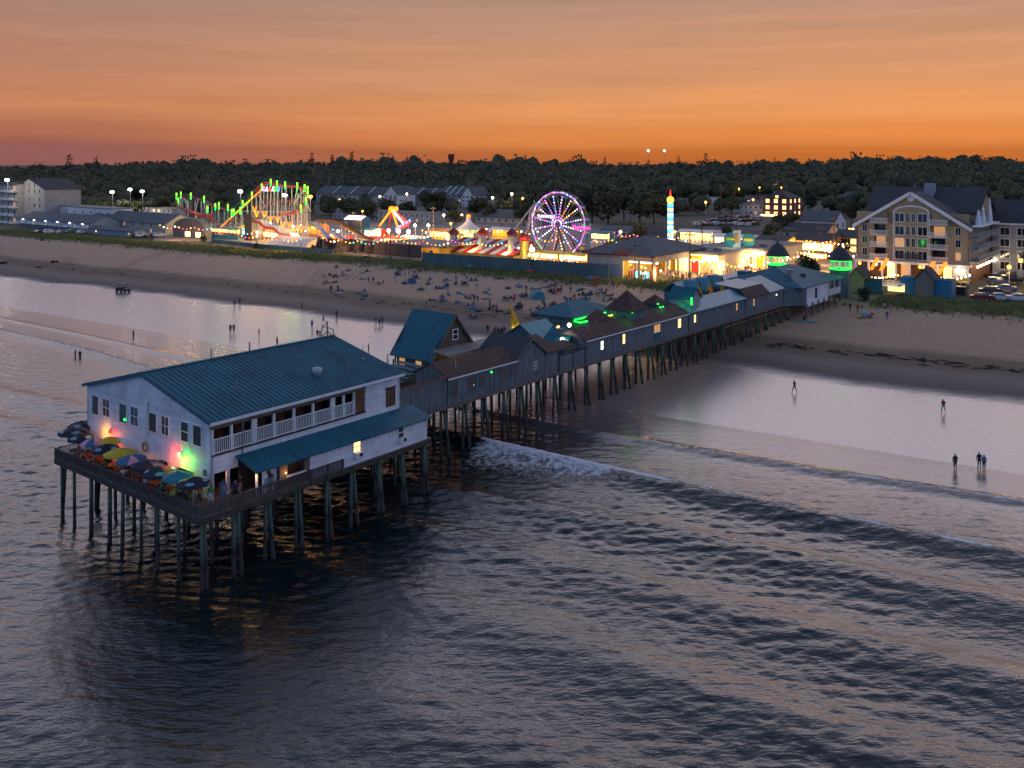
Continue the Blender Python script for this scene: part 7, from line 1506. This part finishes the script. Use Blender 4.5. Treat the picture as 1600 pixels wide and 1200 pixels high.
POSE = {
 'standing': body('person', joints((0,0,.92),(0,0,1.25),(0,0,1.47),(0,-.01,1.56),(.19,0,1.40),(.25,.02,1.13),(.24,-.06,.90),(.10,0,.87),(.11,-.02,.48),(.11,.02,.07),(.12,-.14,.03)),BN,'pelvis'),
 'walking': body('person', joints((0,0,.91),(0,-.03,1.24),(0,-.04,1.46),(0,-.06,1.55),(.19,-.02,1.39),((.25,.16,1.15),(.25,-.14,1.15)),((.24,.22,.94),(.24,-.30,.98)),(.10,0,.86),((.11,-.20,.50),(.11,.08,.48)),((.11,-.30,.07),(.11,.36,.14)),((.12,-.45,.04),(.12,.26,.03))),BN,'pelvis'),
 'sitting': body('person', joints((0,0,.14),(0,.06,.48),(0,.03,.70),(0,-.02,.79),(.19,.04,.63),(.27,-.12,.42),(.17,-.34,.40),(.10,-.02,.14),(.14,-.42,.40),(.14,-.68,.07),(.15,-.82,.05)),BN,'pelvis'),
 'lying': body('person', joints((0,0,.13),(0,.36,.15),(0,.58,.17),(0,.68,.20),(.19,.52,.14),(.30,.30,.10),(.30,.05,.08),(.10,-.04,.12),(.12,-.46,.16),(.13,-.88,.08),(.14,-.95,.16)),BN,'pelvis'),
 'seated': body('person', joints((0,0,.34),(0,.10,.66),(0,.12,.88),(0,.08,.97),(.19,.09,.81),(.28,-.05,.60),(.24,-.28,.50),(.10,-.04,.33),(.13,-.42,.42),(.13,-.60,.07),(.14,-.75,.05)),BN,'pelvis')}
used = set(); rp_ = random.Random(21)
def person(u, v, pose, region, top=None, sh=None, z=None, rz=None, group=None, xyz=None, scale=1.0, label=None):
    x, y, zz = xyz or G(u, v); zz = zz if z is None else z
    for _ in range(80):
        a = rp_.choice([0,0,1,1,2,2,3,4,5,6,7,8,9]) if top is None else top; b_ = rp_.choice([0,1,5,3,9,4,2]) if sh is None else sh
        lb = label or 'person, %s top, %s shorts, %s %s' % (CLN[a], CLN[b_], pose, region)
        if lb not in used: break
    used.add(lb); o = inst('person', POSE[pose], None, (x,y,zz), (0,0,rp_.uniform(0,6.28) if rz is None else rz), (scale,scale,scale*rp_.uniform(.95,1.05)))
    for i, n in enumerate(('skin_%d' % rp_.randrange(3),'cloth_%d' % a,'cloth_%d' % b_,'hair_%d' % rp_.randrange(2))): o.material_slots[i].link = 'OBJECT'; o.material_slots[i].material = MT[n]
    tag(o, lb, 'person', group or 'people on the beach'); return o
S_, W_, C_, Y_, K_ = 'standing','walking','sitting','lying','seated'
def fz(x0, y0, k, L_): return [(x0+X/k, y0+Y/k, p) for X, Y, p in L_]
def region(u, v):
    e = lerp(u, [0,250,500,700,900,1060], [372,388,408,430,455,462]); w_ = lerp(u, [0,200,400,640,900], [437,452,480,520,560])
    f = (v-e)/max(10, w_-e); row = 'by the grass' if f < .3 else ('mid beach' if f < .72 else 'lower beach')
    col = 'below the roller coaster' if u < 500 else 'below the pendulum ride' if u < 580 else 'below the brown barrier' if u < 660 else 'below the striped arcade' if u < 790 else 'below the ferris wheel' if u < 880 else 'left of the pier turrets'
    return row+' '+col
BP = fz(460,400,4,[(260,72,C_),(425,66,C_),(440,62,C_),(460,56,S_),(225,128,K_),(250,135,K_),(262,130,C_),(300,122,C_),(185,182,C_),(225,232,S_),(232,230,S_),(272,222,S_),(280,222,C_),(415,142,Y_),(435,146,Y_),(465,170,S_),(493,172,S_),(525,178,C_),(528,182,K_),(595,76,C_),(612,76,C_),(655,90,K_),(675,90,K_),(642,118,C_),(657,118,C_),(632,168,S_),(680,178,C_),(690,176,C_),(745,170,C_),(750,125,S_),(765,128,C_),(775,100,K_),(790,98,C_),(830,86,C_),(720,72,C_),(950,156,C_),(975,154,Y_),(1005,182,K_),(1015,180,C_),(1050,182,K_),(1062,182,K_),(1080,186,C_),(1105,152,C_),(1132,154,C_),(888,204,C_),(905,202,C_),(928,203,C_),(780,216,C_),(797,212,C_),(912,290,S_),(928,282,S_),(940,278,C_),(1022,294,C_),(1070,262,C_),(1092,262,Y_),(1125,290,S_),(1145,294,S_),(1085,322,C_),(1108,325,C_),(1125,328,K_),(1285,142,C_),(1140,206,S_),(1215,245,S_),(1310,275,K_),(1328,277,K_),(1345,278,K_),(1375,282,K_),(1450,262,K_),(1217,340,C_),(1330,358,C_),(1383,338,K_),(1408,334,K_),(1415,332,K_),(1475,380,S_),(1498,376,C_),(1510,378,C_),(1558,366,K_),(1575,412,K_),(1590,405,K_),(405,234,Y_),(440,226,C_),(438,250,Y_),(1100,386,C_),(1135,386,C_)])
BP += fz(800,420,8,[(385,140,K_),(420,170,K_),(440,172,K_),(490,215,C_),(480,300,K_),(505,300,K_),(525,285,S_),(545,250,S_),(560,220,S_),(575,275,C_),(605,300,S_),(618,290,S_),(540,310,C_),(715,190,K_),(745,190,K_),(1000,215,K_),(1050,225,K_),(1215,238,S_),(1268,245,S_),(980,315,C_),(1000,312,C_),(1055,308,K_),(1090,306,K_),(885,320,C_),(1165,365,S_),(1145,402,C_),(1215,395,C_),(1245,392,C_),(735,402,C_),(785,405,C_),(715,505,C_),(735,505,C_),(75,510,K_),(110,505,K_),(232,595,S_),(275,582,C_),(300,585,C_),(400,560,C_),(430,668,K_),(450,655,K_),(490,628,K_),(580,655,C_),(340,500,C_)])
for k in range(75):
    cu = rp_.choice([(560,430),(620,428),(660,440),(700,447),(745,452),(790,462),(830,452),(865,455),(900,470),(930,462),(700,470),(760,485),(850,480),(720,430),(520,440)])
    u = cu[0]+rp_.gauss(0,16); v = cu[1]+rp_.gauss(0,5); e_ = lerp(u, [0,250,500,700,900,1060], [374,390,412,434,460,466]); BP.append((u, max(v, e_), rp_.choice([C_,C_,S_,S_,K_,Y_])))
for u, v, p in BP: person(u, v, p, region(u, v))
# named walkers and waders, left and right of the pier
WP = [(366.5,481,S_,'in a red top at the wet sand edge',2,5),(374.5,477,S_,'in dark clothes beside the one in red',0,5),(360,521.5,S_,'the left one of the dark couple on the wet sand',0,0),(365.5,520.8,S_,'the right one of the dark couple on the wet sand',1,0),(404.5,529,S_,'alone wading right of the dark couple',0,0),(471.5,484,S_,'alone in a pale blue top at the damp sand edge',9,0),(487.5,514,S_,'in a blue top just above the restaurant roof',9,1),(505.5,505,W_,'striding in a teal top above the restaurant ridge',4,0),(511,516,S_,'in teal standing close to the striding one',4,5),(526,498,S_,'alone in dark clothes on the edge of the wet sand',0,2),(496,530,S_,'left one of two close together behind the roof ridge',0,8),(500,530,S_,'right one of two close together behind the roof ridge',0,2),(587,509,S_,'in a red top left of the bright green one',2,3),(593,509,S_,'in a bright green top on the wet sand',7,0),(597,506,S_,'in a blue top behind the bright green one',9,0),(631,535,S_,'reaching out beside the A-frame roof on the wet sand',1,0),(643,529,W_,'walking left of the A-frame roof in dark red',2,0),(576,553,S_,'behind the green-lit sign at the roof end',2,0),(618,569,S_,'beside the dark terrace under the A-frame',0,0),(390,551,S_,'just above the roof ridge in an orange top',8,0),(433,541,S_,'with a board just above the middle of the roof ridge',8,0),
 (762,521,S_,'alone right of the A-frame on the lower beach',0,1),(773,525,S_,'first of the five-strong group right of the A-frame',2,0),(778,526,S_,'second of the five-strong group right of the A-frame',0,0),(782,526.5,S_,'third of the five-strong group right of the A-frame',1,0),(785,525,S_,'fourth of the five-strong group right of the A-frame',2,1),(788,524,S_,'last of the five-strong group right of the A-frame',0,5),
 (1241.5,614,W_,'walking alone on the wet sand right of the pier in black shorts',0,0),(1474,645,W_,'walking on the wet sand at the right in teal shorts',2,4),(1492.5,735.5,S_,'in dark clothes wading alone beside the couple at the right',0,0),(1530,732,S_,'the left dark one of the wading couple at the right',0,0),(1537.5,735.5,S_,'the right one of the wading couple, in a blue top',9,0),
 (1328.5,487,S_,'left one of a pair on the sand right of the pier end',1,0),(1340,489,S_,'right one of a pair on the sand right of the pier end',2,2),(1382,482,S_,'carrying a white towel near the blue shed',0,3),(1386,500,S_,'bending by the loaded beach cart',0,9),(1392.5,490,S_,'small one in pink near the beach cart',6,6),(1403,472,S_,'left one of two before the blue shed',1,5),(1410,473,S_,'right one of two before the blue shed',2,1),(1443.5,572,S_,'alone in teal on the seaweed band at the right',4,1),(1256,501,C_,'sitting on the teal towel below the pier',0,0)]
for u, v, p, lb, a, b_ in WP: person(u, v, p, '', a, b_, label='person '+lb, group='walkers near the water')
for u, v, lb in [(208.5,525,'alone with a board in the shallow water at the left'),(117.5,557.5,'left one of two standing waist-deep at the far left'),(125,558,'right one of two standing waist-deep at the far left')]:
    x, y = wz(u, v, .0); person(0,0,S_,'',0,0,xyz=(x,y,-.55),label='person '+lb,group='bathers')
# crowd on the lit promenade
for k in range(95):
    if k < 40: u, v = rp_.uniform(985,1110), rp_.uniform(430,441); rg_ = 'on the lit promenade before the long marquee'
    elif k < 75: u, v = rp_.uniform(1105,1215), rp_.uniform(410,438); rg_ = 'in the crowd left of the gate towers'
    else: u, v = rp_.uniform(1215,1330), rp_.uniform(398,410); rg_ = 'in the street crowd behind the gate towers'
    o = person(u, v, rp_.choice([S_,S_,W_]), rg_, group='crowd on the promenade'); o.location.z += .1
for k in range(16): u = rp_.uniform(400,640); o = person(u, rp_.uniform(378,386), S_, 'among the fair stalls', group='crowd at the fair'); o.location.z += .1
# guests on the restaurant deck
ORD = ['first','second','third','fourth','fifth','sixth','seventh','eighth','ninth','tenth','eleventh','twelfth','thirteenth','fourteenth','fifteenth','sixteenth','seventeenth','eighteenth','nineteenth','twentieth']
for k, (s, t, p) in enumerate([(.6,2.6,S_),(1.0,1.6,S_),(1.7,1.2,S_),(.5,3.6,K_),(1.5,4.0,K_),(.5,5.8,K_),(1.5,7.0,K_),(.6,8.0,K_),(1.5,9.9,K_),(.5,11.0,K_),(1.5,12.0,K_),(.6,14.0,K_),(1.5,15.2,K_),(.6,17.0,K_),(1.5,18.0,K_),(2.4,.7,S_),(3.3,.6,S_),(4.1,1.1,S_),(6.2,.35,S_),(2.9,1.5,S_)]):
    x, y = xy(s, t); person(0,0,p,'on the restaurant deck '+('by the side doors' if s > 1.65 and t < 2.1 else 'near the right corner' if t < 4.2 else 'under the middle parasols' if t < 12.5 else 'under the left parasols'),xyz=(x,y,DZ+(.12 if p == K_ else 0)),group='guests on the restaurant deck')
    if p == K_: o = thing('deck_chair','dark chair of a guest on the restaurant deck, '+ORD[k]+' from the right corner','chair',(x,y,DZ),rp_.uniform(0,6),'chairs on the deck'); MB().box(-.25,.25,-.25,.25,.36,.42).build('seat','dark_wood',o); MB().box(-.25,.25,.2,.25,.42,.9).build('backrest','dark_wood',o); [MB().box(sx*.22-.02,sx*.22+.02,sy*.22-.02,sy*.22+.02,0,.36).build('leg','steel_dark',o) for sx in (-1,1) for sy in (-1,1)]
# ------------------------------------------------------------------ beach gear
CHM = []
for mt in ('canvas_navy','canvas_red','canvas_blue','canvas_teal'):
    b = MB(); b.slab((-.28,-.3,.26),(.28,-.3,.26),(.28,.22,.20),(-.28,.22,.20),.03); b.slab((-.28,.2,.2),(.28,.2,.2),(.28,.5,.85),(-.28,.5,.85),.03); CHM.append(b.mesh('chair_fabric',mt))
b = MB(); [b.tube(p,q,.018,.018,5) for p, q in (((-.3,-.35,.0),(-.3,.3,.4)),((.3,-.35,0),(.3,.3,.4)),((-.3,.35,0),(-.3,-.3,.4)),((.3,.35,0),(.3,-.3,.4)),((-.3,.2,.2),(-.3,.52,.88)),((.3,.2,.2),(.3,.52,.88)))]; CHF = b.mesh('chair_frame','steel_grey')
kc = 0; cnt = {}
for u, v, p in BP:
    if p != K_: continue
    x, y, z = G(u, v); rg_ = region(u, v); cnt[rg_] = cnt.get(rg_, 0)+1; n_ = cnt[rg_]
    o = thing('beach_chair', '%s beach chair, %s occupied one %s' % (['navy','red','blue','teal'][kc % 4], ORD[min(19,n_-1)], rg_), 'beach chair', (x,y,z), rp_.uniform(0,6), 'beach chairs'); inst('fabric',CHM[kc % 4],o); inst('frame',CHF,o); kc += 1
def gear(name, label, cat, u, v, rz=None): x, y, z = G(u, v); return thing(name, label, cat, (x,y,z), rp_.uniform(0,3) if rz is None else rz)
def beach_umbrella(u, v, mt, lb, tilt=.25, r_=1.0):
    o = gear('beach_umbrella', lb, 'umbrella', u, v); MB().tube((0,0,-.2),(tilt,0,2.0),.03).build('pole','steel_white',o); c = MB(); c.lathe([(r_,-.35),(r_*.7,-.08),(r_*.35,.08),(.02,.14)],10); q = c.build('canopy',mt,o,loc=(tilt,0,2.0)); q.rotation_euler = (0,tilt*.9,0)
for u, v, mt, lb, tl in [(716,472,'canvas_blue','blue beach umbrella left of the A-frame peak',.4),(814,460,'canvas_teal','flat teal beach umbrella left of the teal tent',.1),(829,435,'canvas_red','dark red beach umbrella near the grass below the wheel',.2),(868,441,'canvas_navy','navy beach umbrella near the grass left of the arcade hall',.2),(922,446,'canvas_blue','blue beach umbrella of the double group below the arcade hall',.1),(932,447,'canvas_red','dark red beach umbrella beside the blue one below the arcade hall',.3),(739,495,'canvas_blue','large blue canopy just right above the A-frame peak',.1),(908,466,'canvas_teal','teal sunshade over a chair left of the turrets',.5),(733,427,'canvas_teal','teal beach umbrella by the grass below the striped arcade',.2),(570,412,'canvas_navy','navy beach umbrella by the grass before the water slide',.2)]: beach_umbrella(u, v, mt, lb, tl, 1.4 if 'large' in lb else 1.0)
o = gear('beach_tent','teal pop-up beach tent in the middle of the sand below the wheel','tent',840,466,.5); b = MB(); b.prism([(-1.4,0),(1.4,0),(1.1,1.0),(.3,1.6),(-.5,1.5),(-1.2,.8)],-.9,.9,'y'); b.build('shell','canvas_teal',o); MB().box(-1.5,1.5,-1.5,1.0,0,.03).build('floor','towel_teal',o)
o = gear('beach_tent','blue pop-up beach tent below the brown barrier','tent',643,442,.2); b = MB(); b.prism([(-1.2,0),(1.2,0),(.9,.9),(.1,1.3),(-.8,1.0)],-.8,.8,'y'); b.build('shell','canvas_blue',o); MB().box(-1.3,1.3,-1.2,.9,0,.03).build('floor','towel_white',o)
for u, v, mt, lb, L_ in [(917.5,450,'towel_white','white towels spread below the arcade hall',2.2),(870,489,'towel_teal','pale blue towel alone left of the neon kiosk',1.9),(910,475,'towel_dark','dark towel left of the turret tower',1.8),(850,459,'towel_pink','pale pink towel right of the teal tent',1.8),(853,449,'towel_dark','dark towel beside the standing group below the wheel',2.0),(530,457,'towel_white','white towel beside the standing pair below the pendulum ride',1.6),(1258,502.5,'towel_teal','teal towel with bags on the sand below the pier end',3.6),(1358,507,'wrack','dark mat under the loaded beach cart',2.2),(760,467.5,'wrack','dark driftwood log in the middle of the beach',2.0),(720,459.5,'wrack','dark mat below the striped arcade',1.8)]:
    o = gear('towel' if 'towel' in lb else 'mat', lb, 'towel' if 'towel' in lb else 'mat', u, v, TANG+.3); n = 6; b = MB()
    for i in range(n): b.slab((-L_/2+L_*i/n,-.5,.02+.03*(i % 2)),(-L_/2+L_*(i+1)/n,-.5,.02+.03*((i+1) % 2)),(-L_/2+L_*(i+1)/n,.5,.03+.03*((i+1) % 2)),(-L_/2+L_*i/n,.5,.03+.03*(i % 2)),.02)
    b.build('cloth', mt, o)
o = gear('beach_cart','beach cart piled with pale towels and a yellow float','cart',1353,496,0); MB().box(-1.3,1.0,-.6,.6,.35,.5).build('tray','steel_grey',o); b = MB(); b.lathe([(.9,0),(.95,.25),(.6,.55),(.02,.65)],10,(-.2,0,.5)); b.build('towel_pile','emblem_pale',o); b = MB(); b.lathe([(.4,0),(.45,.3),(.02,.5)],8,(-1.2,-.3,.15)); b.build('float','canvas_yellow',o); MB().box(.4,1.3,-.5,.5,.5,.8).build('bag','canvas_red',o)
for sx in (-.9,.7):
    for sy in (-.55,.55): inst('wheel', CARM[0][2], o, (sx,sy,.2),(0,0,0),(.6,.6,.6))
for u, v, lb, mt in [(1466,486,'dark covered barrow at the left end of the right grass','steel_dark'),(85,410,'dark heap of gear on the sand at the left','wrack'),(6,412,'dark gear on the sand at the very left edge','wrack'),(455,399,'black buggy parked at the dune grass','steel_dark'),(68,376,'dark bags by the grass at the left','wrack')]:
    o = gear('gear_pile', lb, 'gear', u, v, .2)
    for k in range(4): q = MB().ball((rp_.uniform(-.9,.9),rp_.uniform(-.4,.4),.25),.45,8,5,sz=.8); q.build('bag', mt, o)
o = gear('kayak','long red kayak lying on the sand at the left','kayak',61,418,TANG+.1); b = MB(); b.add([(x,y,z) for x, y, z in [(-2.2,0,.3),(-1.2,-.35,.3),(1.2,-.35,.3),(2.2,0,.3),(1.2,.35,.3),(-1.2,.35,.3),(-1.4,0,.0),(1.4,0,.0),(0,0,.36)]],[(0,1,6),(1,2,7,6),(2,3,7),(3,4,7),(4,5,6,7),(5,0,6),(0,8,1),(1,8,2),(2,8,3),(3,8,4),(4,8,5),(5,8,0)]); b.build('hull','canvas_red',o)
# tyre tracks pressed into the dry sand
for k, px in enumerate([[(183,422),(205,413),(222,404),(238,398),(262,394)],[(276,405),(300,398),(318,394),(322,390)],[(236,404),(244,400),(256,398)],[(478,448),(492,436),(505,420)],[(545,437),(556,429),(562,421)],[(590,423),(600,415)],[(105,402),(118,408),(121,414)]]):
    P = [Vector(G(u, v)) for u, v in px]; b = MB()
    for off in (-.85, .85):
        for p, q in zip(P, P[1:]):
            d = (q-p).normalized(); s_ = Vector((-d.y,d.x,0)); n = max(2,int((q-p).length/1.2))
            for i in range(n):
                a, c = p.lerp(q,i/n), p.lerp(q,(i+.85)/n); a.z = gz(a.x,a.y)+.13; c.z = gz(c.x,c.y)+.13; b.slab(a+s_*(off-.16),c+s_*(off-.16),c+s_*(off+.16),a+s_*(off+.16),.03)
    o = b.build('tyre_track','track_sand') if 'track_sand' in MT else (mat('track_sand',(.33,.26,.22),.9,var=.2), b.build('tyre_track','track_sand'))[1]; o['kind'] = 'structure'
# lifeguard-style posts along the grass
for k, (u, v) in enumerate([(3,387),(271,397),(318,388),(1030,447)]):
    o = gear('marker_post','thin weathered marker post '+['at the far left of the beach','below the dome hut','right of the one below the dome hut','left of the teal pier booths'][k],'post',u,v); MB().tube((0,0,-.3),(0,0,2.0),.07,.05,6).build('shaft','pole_wood',o); MB().box(-.15,.15,-.02,.02,1.6,1.9).build('plate','white_paint',o)

tc_ = {}
TWM = []
for mt in ('towel_dark','towel_teal','canvas_red','towel_dark','canvas_blue','towel_pink'):
    b = MB()
    for i in range(5): b.slab((-.9+.36*i,-.45,.03+.03*(i % 2)),(-.54+.36*i,-.45,.03+.03*((i+1) % 2)),(-.54+.36*i,.45,.04+.03*((i+1) % 2)),(-.9+.36*i,.45,.04+.03*(i % 2)),.02)
    q = MB().ball((.6,.55,.2),.26,7,5); b.add(q.v, q.f); TWM.append(b.mesh('towel',mt))
for k, (u, v, p) in enumerate(BP):
    if p not in (C_, Y_) or k % 3 == 2: continue
    x, y, z = G(u, v); rg_ = region(u, v); tc_[rg_] = tc_.get(rg_, 0)+1
    o = inst('towel', TWM[k % 6], None, (x,y,z+.02), (0,0,rp_.uniform(0,6))); tag(o, '%s towel with a bag, %s occupied one %s' % (['dark','teal','red','dark','blue','pink'][k % 6], ORD[min(19,tc_[rg_]-1)], rg_), 'towel', 'occupied towels')
